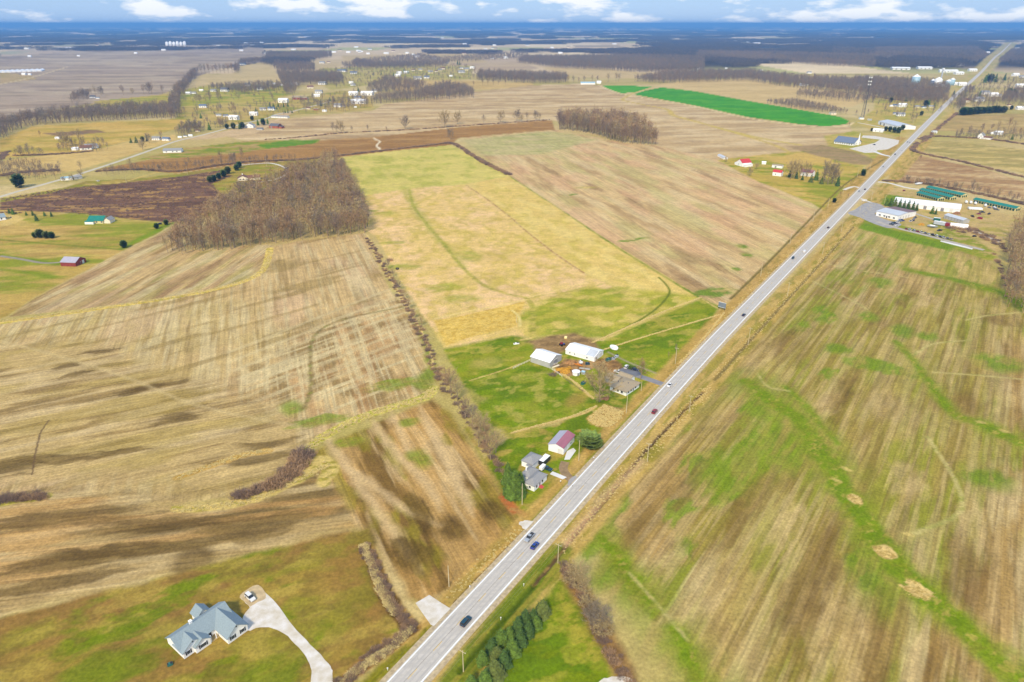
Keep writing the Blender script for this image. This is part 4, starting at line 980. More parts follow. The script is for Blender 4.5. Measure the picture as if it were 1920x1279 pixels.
# ---- round wood on the far stubble
WR = [(1045,242),(1080,245),(1120,252),(1165,266),(1232,273),(1228,262),(1205,247),(1190,236),(1100,229),(1050,233)]
for p in along([(1048,243),(1080,246),(1120,253),(1165,267),(1230,272)], 6.5, 5):
    plant('bare_tree', BARE, p, 21+8*random.random(), 'tall leafless tree at the edge of the isolated wood', group='edge trees of the isolated wood')
woods('woodlot', [WR], 9, 25, 'isolated tall leafless wood in the pale fields')
# ---- hedgerow between the left field and the farm
HL = 'bare grey tree in the hedgerow left of the farm'
for x_, y_, h_ in ((728,505,7),(738,520,6),(748,545,6.5),(757,562,6),(766,580,7),(776,598,6.5),(790,612,6),(846,742,13),(838,722,9),(858,752,9),(872,785,10),(886,800,10),(900,815,9),(912,835,10),(920,862,11),(930,850,9),(898,838,8)):
    plant('bare_tree', BARE+WIDE[:1], g(x_, y_), h_, HL, group='trees of the farm hedgerow', wide=1.25)
hedge = along([(690,448),(720,500),(760,570),(800,650),(815,690),(835,725),(870,770),(905,830),(945,900)], 2.1, 4.5)
# ---- hedgerow at right of the golden pasture
hedge2 = along([(843,268),(860,275),(885,292),(920,312),(955,328)], 1.8, 4.5)
plant('bare_tree', WIDE, g(845,262), 15, 'lone bare tree at the top end of the pasture hedge')
# ---- single trees on the far stubble line
for x_, y_, h_ in ((760,243,20),(834,239,25),(858,233,20),(907,233,16),(939,230,19),(969,227,18),(988,226,14),(1005,225,15),(1012,226,12),(978,227,10),(725,247,8),(625,249,16),(640,250,18),(632,250,13),(660,248,10),(690,246,10)):
    plant('bare_tree', WIDE+BARE[:2], g(x_, y_), h_, 'solitary bare tree along the far stubble field edge', group='trees along the far field edge')
hedge3 = along([(500,262),(560,258),(640,250),(760,244),(860,237),(1030,225)], 3.0, 4)
# ---- farm yard trees
plant('bare_tree', WIDE, g(1124,753), 17.5, 'great spreading bare tree beside the farmhouse', k=0, wide=1.15)
plant('bare_tree', BARE, g(1201,713), 11, 'thin bare tree at the farmhouse corner by the drive', wide=1.2)
plant('bare_tree', BARE, g(1267,664), 6, 'small reddish bare tree in the roadside paddock', k=3, wide=.5)
plant('bare_tree', BARE, g(1253,672), 4, 'slender sapling beside the roadside paddock pole', k=0, wide=.5)
shrub(g(731,489), 3.0, 'dark low bush beside the hedgerow in the golden pasture', None, 1.4)
shrub(g(1036,704), 2.2, 'rusty brown bush at the left barn corner', None, 1.5)
shrub(g(1184,691), 2.0, 'round green garden bush in the farmhouse yard', None, 1.3, [np_mesh('garden_bush', *bush(440, 1.0, 160, .06, .9), NEED[1])])
# ---- bottom right brush line
for x_, y_, h_, k_ in ((1078,1098,7.5,0),(1092,1112,6,2),(1108,1160,5,1),(1120,1182,7.5,1),(1130,1195,6,2),(1100,1145,5,2)):
    plant('bare_tree', WIDE, g(x_, y_), h_, 'spreading bare bush-tree in the brush line right of the road', group='trees of the roadside brush line', k=k_, wide=1.35)
hedge4 = along([(1055,1062),(1070,1085),(1092,1120),(1122,1178),(1150,1225),(1175,1275),(1190,1305)], .95, 3.4)
# ---- row of young pines on the bright lawn
for i, (x_, y_, h_) in enumerate(((1018,1150,6.2),(1000,1162,5.0),(1006,1175,4.8),(985,1167,6.0),(991,1190,6.0),(972,1182,6.2),(976,1207,6.4),(940,1205,6.2),(961,1226,6.6),(922,1220,5.6),(945,1248,6.6),(928,1266,6.8),(905,1242,5.2),(910,1282,6.2),(884,1289,5.4),(932,1235,5.4),(955,1196,5.0))):
    plant('pine_tree', CONE, g(x_, y_), h_, 'young green pine in the double row on the bright lawn', group='young pines in the lawn row', wide=1.6)
# ---- evergreens near the houses
plant('spruce_tree', SPRUCE, g(965,926), 11.5, 'large dense green spruce left of the small white house', k=0, wide=1.75)
plant('spruce_tree', SPRUCE, g(952,905), 10.5, 'narrower spruce behind the large spruce by the white house', k=1, wide=1.0)
plant('spruce_tree', SPRUCE, g(976,915), 8.5, 'spruce pressed against the small white house wall', k=1, wide=1.1)
plant('pine_tree', PINE, g(1107,838), 7.2, 'broad wind-blown pine beside the red-roofed barn', wide=1.1)
def greens(lst, label, group, protos=None, wide=1.0, cat='tree', name='evergreen_tree'):
    for x_, y_, hp in lst:
        plant(name, protos or CONE+ROUND, g(x_, y_), hp/ppm(y_), label, cat, group, wide)
greens([(37,352,26)], 'big dark round evergreen beside the side road', None, ROUND[:1], 1.1)
greens([(76,446,17),(88,447,14),(66,446,11),(98,447,13)], 'round evergreen in the clump on the left pasture', 'evergreens on the left pasture', ROUND, 1.15)
greens([(233,465,15)], 'lone round evergreen at the tilled field edge', None, ROUND, 1.1)
greens([(294,429,11),(312,422,11)], 'small round evergreen by the field corner', 'evergreens at the field corner', ROUND, 1.1)
greens([(394,342,12),(402,340,12),(411,336,12),(420,332,14),(428,326,14),(444,320,12),(449,315,12)], 'evergreen in the hedge beside the tan house', 'evergreens beside the tan house', ROUND, 1.1)
greens([(25,402,12),(18,400,10),(50,404,8),(62,404,10),(69,414,14),(84,405,9),(97,406,10)], 'small conifer beside the grey-roofed house at left', 'conifers at the left house', CONE, 1.2)
greens([(246,268,10),(256,268,12),(268,266,10),(276,265,10)], 'dark conifer in the clump near the side road houses', 'conifers near the side road houses', ROUND+CONE)
greens([(393,244,14),(426,242,10),(438,242,12),(450,242,14),(455,241,12),(473,226,9),(484,235,11),(494,235,13),(502,232,10)], 'evergreen beside the white village house', 'evergreens beside the white village house', ROUND+CONE)
greens([(506,200,8),(513,201,8),(522,201,9),(532,201,8),(540,200,8),(519,205,6),(535,212,6),(540,212,6),(548,212,6),(480,210,8),(602,199,11),(619,190,8),(627,190,8),(377,222,10),(337,241,9)], 'small far conifer among the village houses', 'conifers among the village houses', CONE)
greens([(738,144,7),(757,136,6),(765,138,6),(700,140,6),(715,140,6),(858,121,8),(862,122,7),(672,172,9)], 'small far conifer on the village green', 'conifers on the village green', CONE)
greens([(1618,330,13)], 'lone dark evergreen left of the highway', None, ROUND, 1.0)
greens([(1564,380,9)], 'small round evergreen on the highway verge', None, ROUND, 1.1)
greens([(1480,332,14),(1493,335,14),(1504,338,12),(1520,342,16),(1530,338,20),(1540,345,14),(1570,349,20)], 'evergreen in the grove around the hidden farmhouse', 'evergreens of the farmhouse grove', ROUND+CONE)
greens([(1662,386,15),(1669,387,17),(1677,389,19),(1686,390,18),(1694,391,17),(1702,393,19),(1711,394,17),(1718,395,15),(1747,401,15),(1754,402,12)], 'evergreen between the shop and the long white building', 'evergreens by the shop', CONE)
greens([(1660,246,9),(1668,247,10),(1676,249,11),(1684,250,12),(1692,244,10),(1706,240,5),(1634,246,6)], 'evergreen beside the far white sheds', 'evergreens beside the far sheds', ROUND)
for p in along([(1802,216),(1830,214),(1860,212),(1888,212)], 9, 5):
    plant('evergreen_tree', ROUND, p, 14+3*random.random(), 'evergreen in the thick hedge right of the far highway', group='evergreens of the far hedge', wide=1.3)
greens([(1846,155,14),(1856,155,16),(1866,154,15),(1883,151,13),(1850,152,14),(1808,183,9),(1836,182,11),(1788,178,9),(1900,180,12),(1892,178,12),(1896,206,8),(1727,217,9),(1735,200,12),(1741,198,12),(1751,202,10),(1670,192,9),(1698,190,8),(1700,155,9),(1669,156,7),(1897,262,10)], 'dark evergreen among the houses of the far right', 'evergreens of the far right houses', ROUND+CONE)
# ---- other bare trees one can tell apart
def bares(lst, label, group, protos=None, wide=1.0):
    for x_, y_, hp in lst:
        plant('bare_tree', protos or BARE, g(x_, y_), hp/ppm(y_), label, 'tree', group, wide)
bares([(1482,336,28),(1490,334,26),(1500,334,20),(1512,332,22),(1552,346,34),(1560,345,30),(1565,344,24),(1545,340,20)], 'tall bare tree in the grove around the hidden farmhouse', 'bare trees of the farmhouse grove', WIDE+BARE[:2])
bares([(1405,330,14),(1418,318,10),(1360,304,8)], 'small bare tree beside the red-roofed barn', 'bare trees beside the red-roofed barn', WIDE)
bares([(1595,344,7),(1590,370,6),(1575,368,9)], 'small bare bush-tree on the highway verge', 'bare trees on the highway verge')
bares([(152,333,12),(135,340,11),(120,342,9),(105,336,12),(245,322,20),(152,320,16),(280,322,11),(300,322,12),(355,310,14),(415,305,18),(438,306,16),(455,300,20),(350,318,10),(400,310,10),(330,320,8)], 'bare tree along the scrubby edge by the side road', 'bare trees by the side road', WIDE+BARE)
bares([(120,275,22),(130,275,18),(55,290,18),(40,292,14),(150,272,24),(182,286,14),(195,275,16),(76,257,10),(268,282,16),(280,268,14),(303,262,14)], 'bare tree around the left farmstead', 'bare trees of the left farmstead', WIDE+BARE)
bares([(335,255,16),(345,250,20),(355,248,18),(365,246,16),(375,246,14),(413,240,16),(418,238,14),(330,252,12)], 'bare tree behind the side road houses', 'bare trees behind the side road houses', WIDE+BARE)
bares([(232,179,16),(249,177,9),(270,176,14),(280,176,16),(285,176,17),(305,176,14),(172,180,12),(180,180,16),(190,180,14),(370,197,18),(376,196,16),(395,195,20),(412,194,20),(440,216,20),(410,215,14),(460,216,12),(370,222,8),(495,192,10),(512,190,12)], 'bare tree standing among the far left meadows', 'bare trees in the far left meadows', BARE+WIDE)
bares([(378+7.2*i, 138.5-.25*i, 12+3*random.random()) for i in range(10)], 'bare tree in the neat far field row', 'bare trees in the far field row')
bares([(905,160,12),(915,160,10),(925,160,12),(935,159,8),(888,162,9),(948,159,8),(1065,156,13),(1075,156,11),(1085,156,9),(1095,155,10),(1110,154,11),(1120,154,10),(1140,154,14),(1155,153,14),(1160,153,12)], 'bare tree along the far ridge beyond the stubble', 'bare trees along the far ridge')
bares([(1735,347,12),(1760,350,14),(1775,353,12),(1790,355,14),(1820,361,20),(1830,363,16),(1850,367,14),(1870,371,16),(1890,376,16),(1905,380,16),(1725,302,10),(1745,348,12),(1718,346,12),(1800,358,14)], 'bare tree in the scrub behind the storage units', 'bare trees behind the storage units')
bares([(1818,252,14),(1840,250,16),(1870,246,16),(1890,244,20),(1900,250,18),(1800,256,12),(1858,246,12),(1910,256,14),(1825,256,10)], 'bare tree behind the far right white house', 'bare trees behind the far right house')
bares([(1893,545,34),(1905,560,36),(1898,510,34),(1912,535,38),(1890,490,30),(1905,480,34),(1915,575,34),(1885,530,22),(1888,465,24),(1900,450,24)], 'bare tree at the wood edge on the right border', 'bare trees at the right wood edge')
bares([(1710,230,12),(1716,228,14),(1680,216,8),(1605,216,8),(1627,214,8),(1592,238,8)], 'thin bare tree around the tower field', 'bare trees around the tower field')
woods('woods', [[(1880,570),(1890,500),(1884,460),(1900,430),(1960,420),(2000,450),(2000,660),(1930,598)]], 7.5, 16, 'dark leafless wood at the right picture border')

# ---- distant woods, each a mass of its own
FW = [
 ('woods', [[(-40,285),(0,272),(20,250),(60,236),(180,228),(328,222),(335,205),(250,208),(150,214),(60,224),(0,240),(-40,256)]], 10, 19, 'long leafless wood band across the left middle distance'),
 ('woods', [[(322,222),(338,222),(338,190),(348,172),(365,150),(372,138),(362,138),(345,158),(328,178),(318,200)]], 11, 20, 'dark tree belt climbing between the far left fields'),
 ('woods', [[(133,194),(168,186),(168,178),(140,183)]], 11, 18, 'small dark grove beside the far white farmhouse'),
 ('woods', [[(440,137),(449,137),(449,124),(442,126)], [(448,124),(503,115),(502,112),(452,118)]], 13, 20, 'narrow tree belt beside the pale stubble'),
 ('woods', [[(500,113),(580,115),(622,108),(622,100),(500,102)]], 15, 19, 'square dark wood beyond the far left stubble'),
 ('woods', [[(514,130),(530,137),(590,136),(590,124),(515,120)]], 14, 18, 'blunt dark wood above the village'),
 ('woods', [[(520,140),(640,142),(645,158),(600,160),(565,160),(550,180),(535,180),(530,165)]], 12, 18, 'ragged wood wrapping the village houses'),
 ('woods', [[(390,167),(440,163),(525,160),(528,170),(455,178),(440,174),(395,170)]], 12, 15, 'hedge wood in front of the straw stubble'),
 ('woods', [[(694,196),(780,191),(888,184),(886,172),(860,166),(840,160),(780,178),(700,188)]], 11, 17, 'mauve leafless belt along the great stubble field'),
 ('woods', [[(690,165),(712,158),(720,150),(800,160),(790,172),(740,176),(700,180)]], 14, 17, 'loose trees around the village barns'),
 ('woods', [[(893,151),(1000,157),(1062,156),(1062,146),(900,140)]], 12, 20, 'dark wood block above the great stubble field'),
 ('woods', [[(660,124),(702,130),(702,122),(668,114)], [(700,129),(780,128),(840,124),(840,120),(700,122)]], 14, 18, 'thin wood line behind the village green'),
 ('woods', [[(970,118),(1040,128),(1150,133),(1200,136),(1320,135),(1320,112),(1180,108),(1060,110),(985,110)]], 13, 20, 'broad grey wood across the far centre'),
 ('woods', [[(1188,153),(1240,157),(1400,152),(1470,163),(1560,173),(1640,183),(1700,190),(1760,192),(1772,178),(1700,168),(1640,155),(1500,150),(1400,138),(1250,140)]], 12, 18, 'wide grey wood above the vivid green field'),
 ('woods', [[(1300,112),(1420,116),(1560,124),(1640,128),(1640,108),(1450,102),(1310,100)]], 15, 20, 'hazy far wood in the right distance'),
 ('brushland', [[(1433,194),(1470,201),(1560,213),(1592,214),(1560,204),(1490,190)]], 7, 9, 'mauve brush thicket beside the vivid green field'),
 ('woods', [[(1490,183),(1560,189),(1640,195),(1640,186),(1560,178),(1500,176)]], 12, 14, 'low brush wood between the far fields'),
 ('woods', [[(1785,204),(1805,212),(1805,198),(1795,194)]], 10, 16, 'grey grove beside the far highway hedge'),
 ('woods', [[(1875,190),(1935,196),(1935,170),(1890,172)], [(1800,178),(1820,180),(1830,172),(1812,168)]], 12, 15, 'grey trees among the far right houses'),
 ('woods', [[(1640,108),(1700,110),(1830,118),(1852,106),(1830,92),(1640,92)]], 15, 18, 'hazy wood belt before the far right horizon'),
 ('woods', [[(1870,118),(1935,120),(1935,92),(1895,96)]], 15, 18, 'hazy wood right of the vanishing highway'),
 ('woods', [[(596,200),(640,190),(690,186),(690,200),(640,212),(600,214)], [(560,196),(590,190),(600,200),(570,208)]], 17, 14, 'loose bare trees between the village houses'),
 ('woods', [[(640,122),(700,112),(790,104),(830,112),(790,124),(700,128),(650,132)]], 19, 15, 'loose trees behind the village green'),
 ('woods', [[(800,112),(900,104),(990,100),(990,110),(900,116),(830,120)]], 20, 14, 'thin scattered trees on the hazy far plain'),
 ('woods', [[(1600,150),(1700,152),(1780,160),(1775,196),(1700,196),(1640,188)]], 13, 16, 'bare trees between the tower and the grain elevator'),
 ('woods', [[(1780,186),(1800,182),(1850,186),(1900,186),(1900,196),(1840,198),(1790,196)]], 14, 13, 'bare trees between the houses right of the far highway'),
 ('woods', [[(1560,104),(1700,104),(1700,96),(1560,92)]], 18, 17, 'dark hazy tree line below the right horizon'),
 ('brushland', [[(-40,340),(-40,300),(60,310),(120,316),(115,330),(60,338)]], 8, 8, 'bare mauve thicket at the left border by the side road'),
 ('brushland', [[(180,322),(300,316),(420,306),(560,297),(560,301),(420,313),(300,323),(190,328)]], 8, 8, 'scrubby tree strip below the brown worked strip'),
 ('brushland', [[(100,285),(120,268),(190,268),(205,282),(160,290)], [(20,296),(40,284),(90,284),(90,292)]], 12, 9, 'scrubby trees around the left farmstead'),
 ('brushland', [[(330,250),(350,240),(385,238),(385,248),(345,258)], [(400,240),(430,232),(430,240)]], 9, 11, 'scrubby trees behind the side road houses'),
 ('brushland', [[(1780,262),(1800,250),(1930,252),(1930,268),(1850,262)]], 11, 9, 'scrubby trees around the far right white house'),
 ('brushland', [[(1680,340),(1740,344),(1800,355),(1860,367),(1930,384),(1930,388),(1860,371),(1800,359),(1730,348)]], 6, 7, 'scrubby tree strip behind the storage buildings'),
 ('scattered_trees', [[(340,208),(440,198),(560,186),(700,168),(700,200),(600,214),(520,222),(430,236),(345,246)]], 30, 11, 'loosely scattered bare trees over the left village'),
 ('scattered_trees', [[(600,132),(760,124),(890,124),(900,150),(760,156),(690,166),(610,166)]], 32, 12, 'loosely scattered bare trees over the village green'),
 ('scattered_trees', [[(1640,196),(1790,178),(1795,200),(1720,226),(1640,218)]], 28, 11, 'loosely scattered bare trees between tower and highway'),
 ('scattered_trees', [[(1790,176),(1850,150),(1930,150),(1930,206),(1805,208)]], 27, 12, 'loosely scattered bare trees around the far right houses'),
 ('scattered_trees', [[(345,172),(530,158),(540,180),(345,198)]], 34, 11, 'loosely scattered bare trees in the far left meadow'),
 ('scattered_trees', [[(1100,104),(1330,96),(1330,110),(1180,108)]], 34, 15, 'thin hazy trees in the far centre'),
]
for nm, polys, sp, H_, lab in FW:
    woods(nm, polys, sp, H_, lab, ng=NG_MID)
# far country, clumped canopies to the horizon
cl = []
for y0, y1, st in ((2900, 6000, 46), (6000, 11000, 72), (11000, 20000, 130)):
    ys = np.arange(y0, y1, st)
    for yy in ys:
        xs = np.arange(-.76*yy, .76*yy, st); xx = xs+(RNG.random(xs.size)-.5)*st; y2 = yy+(RNG.random(xs.size)-.5)*st
        k = (far_wood(xx, y2) > .5)
        if y0 < 3000: k &= (y2 > 3300)
        # keep off the mapped fields and the highway
        u = xx/(y2*math.cos(PITCH)+CAM_H*math.sin(PITCH))*SH_F+SH_X
        k &= ~((u < 500) & (y2 < 5400)) & (abs(xx-np.interp(y2, RD[:, 1], RD[:, 0])) > 75+.012*y2) & ~((u > 640) & (u < 1350) & (y2 < 3700))
        cl.append(np.c_[xx[k], y2[k], np.full(k.sum(), st/46.)])
cl = np.concatenate(cl); print('clumps', len(cl))
sz = np.c_[cl[:, 2]*1.1, cl[:, 2]*1.1, np.ones(len(cl))*.85]
scatter('far_woods', cl[:, :2], sz, NG_CLUMP, 'blue-hazed woods spread over the far country', 'woods')

# ---- rough growth
def growth(name, P, H, ng, label, cat='weeds', wide=1.4):
    s = H*(.6+.8*RNG.random(len(P))); scatter(name, P, np.c_[s*wide, s*wide, s], ng, label, cat)
growth('hedge', hedge, 1.5, NG_WEED, 'low bare brush in the hedgerow left of the farm', 'hedge')
growth('hedge', hedge2, 3.6, NG_WEED, 'dense bare hedge behind the golden pasture', 'hedge', 1.0)
growth('hedge', hedge3, 2.2, NG_WEED, 'low brush along the far stubble field edge', 'hedge')
growth('hedge', hedge4, 1.4, NG_WEED, 'bare brown brush strip beside the bright lawn', 'hedge')
growth('weeds', np.concatenate([along([(684,1026),(702,1062),(722,1110),(748,1150),(772,1176)], .28, 4.2), along([(772,1176),(735,1206),(700,1232),(660,1262),(630,1290)], .35, 3.6)]), 1.0, NG_WEED, 'dead brown weeds filling the drain beside the big lawn')
growth('reeds', np.concatenate([along([(680,1022),(698,1062),(716,1110),(742,1152)], .3, 1.6), along([(770,1182),(735,1214),(695,1242),(640,1280)], .3, 2.0)]), .9, NG_GRASS, 'pale dead grass along the drain edge', 'grass')
growth('thicket', np.concatenate([fill([(512,915),(530,880),(550,850),(572,848),(580,862),(560,890),(535,910)], 2.5, smooth=True), along([(450,930),(480,922),(515,905)], .8, 3)]), 2.6, NG_WEED, 'mauve thicket in the field drain bend', 'thicket')
growth('thicket', np.concatenate([along([(0,938),(30,936),(60,932),(85,932)], .6, 3.5)]), 2.0, NG_WEED, 'dark brush thicket at the left picture edge', 'thicket')
growth('reeds', np.concatenate([along([(0,604),(60,596),(200,576),(330,556),(420,538),(475,520),(497,500),(506,470)], .22, 4.2), along([(812,728),(796,745),(720,768),(660,790),(605,820),(578,842)], .14, 5), along([(335,895),(400,872),(450,855),(505,845)], .25, 3.2), along([(330,955),(400,950),(470,938),(530,912),(600,880),(612,870)], .25, 4)]), .42, NG_GRASS, 'tall straw-coloured grass in the field waterways', 'grass')
growth('weeds', np.concatenate([fill([(0,382),(140,354),(330,333),(420,320),(400,345),(420,365),(440,372),(372,412),(250,411),(110,398),(0,394)], 7), along([(0,376),(100,360),(180,350)], .8, 14), along([(0,398),(40,400)], 1, 4)]), 1.0, NG_WEED, 'dark dead weeds covering the scrub field')
growth('brush', np.concatenate([along([(1660,340),(1700,342),(1740,346),(1800,357),(1860,369),(1930,386)], 1.2, 7), along([(1720,268),(1712,282),(1735,290),(1800,303),(1860,318),(1930,335)], 1.6, 6), along([(1725,262),(1745,256),(1800,258),(1860,262),(1930,272)], 1.3, 8), along([(1795,212),(1775,228),(1755,245),(1742,258),(1728,268)], 5.0, 4), along([(1640,182),(1700,190)], 2, 10)]), 2.4, NG_WEED, 'mauve winter brush lining the right-hand fields', 'brush')
growth('brush', np.concatenate([fill([(1770,430),(1800,420),(1850,435),(1885,460),(1890,480),(1870,460),(1820,440)], 4.5), fill([(1860,470),(1880,500),(1890,560),(1880,520)], 3.5)]), 2.0, NG_WEED, 'brown brush around the junk yard corner', 'brush')
growth('brush', np.concatenate([along([(180,322),(260,318),(330,322),(400,312),(470,304),(560,300),(620,294),(700,285),(845,268)], .8, 5), along([(0,330),(60,322),(110,320)], .7, 14), along([(30,292),(100,290),(170,284)], 1.2, 6), along([(0,300),(10,285)], 1, 10)]), 2.2, NG_WEED, 'bare brush along the middle left field edges', 'brush')
growth('reeds', np.concatenate([along([(1112,642),(1180,612),(1250,582),(1314,558)], .5, .8), along([(1135,655),(1220,628),(1350,590)], .5, .8), along([(1358,586),(1330,622),(1290,665),(1272,682)], .5, .8), along([(960,812),(1010,798),(1060,785),(1118,762)], .4, 1), along([(1038,692),(1075,715),(1112,747)], .4, 1), fill([(1100,785),(1132,759),(1170,771),(1166,785),(1142,802),(1118,800)], .8)]), .4, NG_GRASS, 'straw grass under the farm fences and in the garden patch', 'grass')
growth('reeds', np.concatenate([along([(850,1120),(900,1068),(960,1010),(975,995)], .3, 6), along([(1060,1030),(1120,950),(1200,865),(1290,770),(1330,725)], .35, 7), along([(1250,720),(1345,615),(1460,498),(1560,396)], .8, 6), along([(1345,705),(1440,598),(1560,468),(1640,380)], .8, 6)]), .3, NG_GRASS, 'dry verge grass beside the highway', 'grass')
# ------------------------------------------------------------------ buildings
WALLW = mat('white_siding', (.90, .90, .885), .7, .05, .3); WALLC = mat('cream_siding', (.84, .76, .60), .75, .06, .3)
WALLG = mat('grey_siding', C(196, 196, 192), .75, .08, .3); WALLR = mat('barn_red', C(150, 70, 66), .8, .15, .4)
WALLY = mat('pale_yellow_siding', C(240, 226, 170), .75, .06, .3); WALLB = mat('brick', C(180, 104, 78), .85, .15, .6)
WALLT = mat('weathered_wood', C(150, 128, 104), .9, .2, .5); STONE = mat('tan_stone', C(206, 178, 128), .9, .15, .8)
def shingle(name, c, var=.14): return mat(name, c, .9, var, 2.2, stretch=(1, 1, 5))
RGREY = shingle('slate_shingle', C(152, 168, 176)); RDARK = shingle('dark_shingle', C(112, 112, 118)); RTAUPE = shingle('taupe_shingle', C(176, 160, 138))
RBLUE = shingle('blue_grey_shingle', C(118, 132, 156)); RBROWN = shingle('brown_shingle', C(136, 98, 84)); RPALE = shingle('pale_shingle', C(160, 160, 162))
def metal(name, c, var=.07): return mat(name, c, .45, var, .5, metal=0.0, spec=.5, stretch=(1, .2, 1))
MWHITE = metal('white_sheet_metal', (.86, .87, .89), .05); MSILV = metal('galvanised_sheet', C(206, 212, 222), .1); MGREEN = metal('green_sheet_metal', C(20, 132, 116), .1)
MRED = metal('red_sheet_metal', C(214, 62, 60), .1); MROSE = metal('faded_red_sheet', C(176, 110, 126), .1); MLAV = metal('faded_grey_sheet', C(186, 182, 198), .08); MBROWN = metal('brown_sheet_metal', C(134, 96, 90), .1); MBLUE = metal('blue_sheet_metal', C(96, 140, 190), .1); MLBLUE = metal('pale_blue_sheet', C(168, 206, 226), .08)
GLASS = mat('window_glass', (.05, .065, .08), .12, .2, .5, spec=.6); TRIM = mat('white_trim', (.90, .90, .90), .6, .04, .3); SHUT = mat('dark_shutter', (.03, .03, .035), .7, .2, 1)
DOORM = mat('grey_door', C(150, 150, 156), .6, .1, .5); DOORW = mat('white_door', C(240, 240, 238), .6, .05, .5); DOORG = mat('dark_green_door', C(24, 74, 58), .6, .15, .5)
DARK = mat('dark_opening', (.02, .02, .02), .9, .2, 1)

def slab(mb, a, b, c, d, t=.16):
    """roof plane a-b-c-d (counter-clockwise seen from above) with thickness t below"""
    P = [Vector(q) for q in (a, b, c, d)]; n = (P[1]-P[0]).cross(P[3]-P[0]).normalized()*t; k = len(mb.v)
    mb.v += [tuple(q) for q in P]+[tuple(q-n) for q in P]
    mb.f += [(k, k+1, k+2, k+3), (k+7, k+6, k+5, k+4)]+[(k+i, k+4+i, k+4+(i+1) % 4, k+(i+1) % 4) for i in range(4)]
def block(par, x0, y0, L, D, h, roof, rh, wm, rm, ov=.4, wall='wall', rname='roof', z0=-.3, cut=True):
    """walls and roof of one wing; ridge along x ('gx'), along y ('gy'), 'hip', 'flat', 'lean'"""
    x1, y1 = x0+L, y0+D; w = MB(); r = MB()
    cx, cy = (x0+x1)/2, (y0+y1)/2
    if roof in ('gx', 'gy'):
        if roof == 'gx': prof = [(y0, z0), (y1, z0), (y1, h), (cy, h+rh), (y0, h)]
        else: prof = [(x0, z0), (x1, z0), (x1, h), (cx, h+rh), (x0, h)]
        if roof == 'gx':
            n = 5; k = 0
            w.v = [(x0, y, z) for y, z in prof]+[(x1, y, z) for y, z in prof]
            w.f = [tuple(range(4, -1, -1)), tuple(range(5, 10))]+[(i, (i+1) % 5, 5+(i+1) % 5, 5+i) for i in range(5)]
            s = rh/(D/2); e = h-ov*s; t = .05
            slab(r, (x0-ov, y0-ov, e+t), (x1+ov, y0-ov, e+t), (x1+ov, cy, h+rh+t), (x0-ov, cy, h+rh+t))
            slab(r, (x1+ov, y1+ov, e+t), (x0-ov, y1+ov, e+t), (x0-ov, cy, h+rh+t+.004), (x1+ov, cy, h+rh+t+.004))
        else:
            w.prism(prof, y0, y1)
            s = rh/(L/2); e = h-ov*s; t = .05
            slab(r, (x0-ov, y1+ov, e+t), (x0-ov, y0-ov, e+t), (cx, y0-ov, h+rh+t), (cx, y1+ov, h+rh+t))
            slab(r, (x1+ov, y0-ov, e+t), (x1+ov, y1+ov, e+t), (cx, y1+ov, h+rh+t+.004), (cx, y0-ov, h+rh+t+.004))
    else:
        w.box(x0, x1, y0, y1, z0, h)
        a = (x0-ov, y0-ov, h+.05); b = (x1+ov, y0-ov, h+.05); c = (x1+ov, y1+ov, h+.05); d = (x0-ov, y1+ov, h+.05)
        if roof == 'hip':
            m = min(L, D)/2+ov
            if L >= D: p, q = (x0-ov+m, cy, h+rh), (x1+ov-m+.02, cy, h+rh); fs = [(a, b, q, p), (c, d, p, q), (d, a, p), (b, c, q)]
            else: p, q = (cx, y0-ov+m, h+rh), (cx, y1+ov-m+.02, h+rh); fs = [(a, b, p), (b, c, q, p), (c, d, q), (d, a, p, q)]
            for f in fs: r.face(*f)
            r.face(d, c, b, a); r.box(x0-ov, x1+ov, y0-ov, y1+ov, h-.15, h+.045)
        elif roof == 'flat':
            r.box(x0-ov, x1+ov, y0-ov, y1+ov, h+.01, h+rh)
        elif roof == 'lean':
            slab(r, (x0-ov, y0-ov, h+.1), (x1+ov, y0-ov, h+.1), (x1+ov, y1+ov, h+rh), (x0-ov, y1+ov, h+rh))
    wo_ = w.build(wall, wm, par); ro = r.build(rname, rm, par)
    return wo_, ro
def frame(A, B):
    """origin and turn of a building whose front wall runs from noted point A to B (left to right)"""
    a, b = g(*A), g(*B); d = b-a
    return a, math.atan2(d[1], d[0]), float(np.linalg.norm(d))
def opening(par, wall, u, z, w, h, m, name='window', out=.05, side='front', L=0, D=0, x0=0, y0=0, fr=True):
    """a window or door standing slightly proud of a wall; u along the wall from its left end"""
    mb = MB()
    def bx(a0, a1, z0_, z1_, o):
        if side == 'front': mb.box(x0+a0, x0+a1, y0-o, y0+.02, z0_, z1_)
        elif side == 'back': mb.box(x0+a0, x0+a1, y0+D-.02, y0+D+o, z0_, z1_)
        elif side == 'right': mb.box(x0+L-.02, x0+L+o, y0+a0, y0+a1, z0_, z1_)
        else: mb.box(x0-o, x0+.02, y0+a0, y0+a1, z0_, z1_)
    bx(u-w/2, u+w/2, z, z+h, out)
    o = mb.build(name, m, par)
    if fr:
        mb = MB(); bx(u-w/2-.1, u+w/2+.1, z+h, z+h+.12, out+.03); bx(u-w/2-.1, u+w/2+.1, z-.12, z, out+.03)
        mb.build('frame', TRIM, o)
    return o
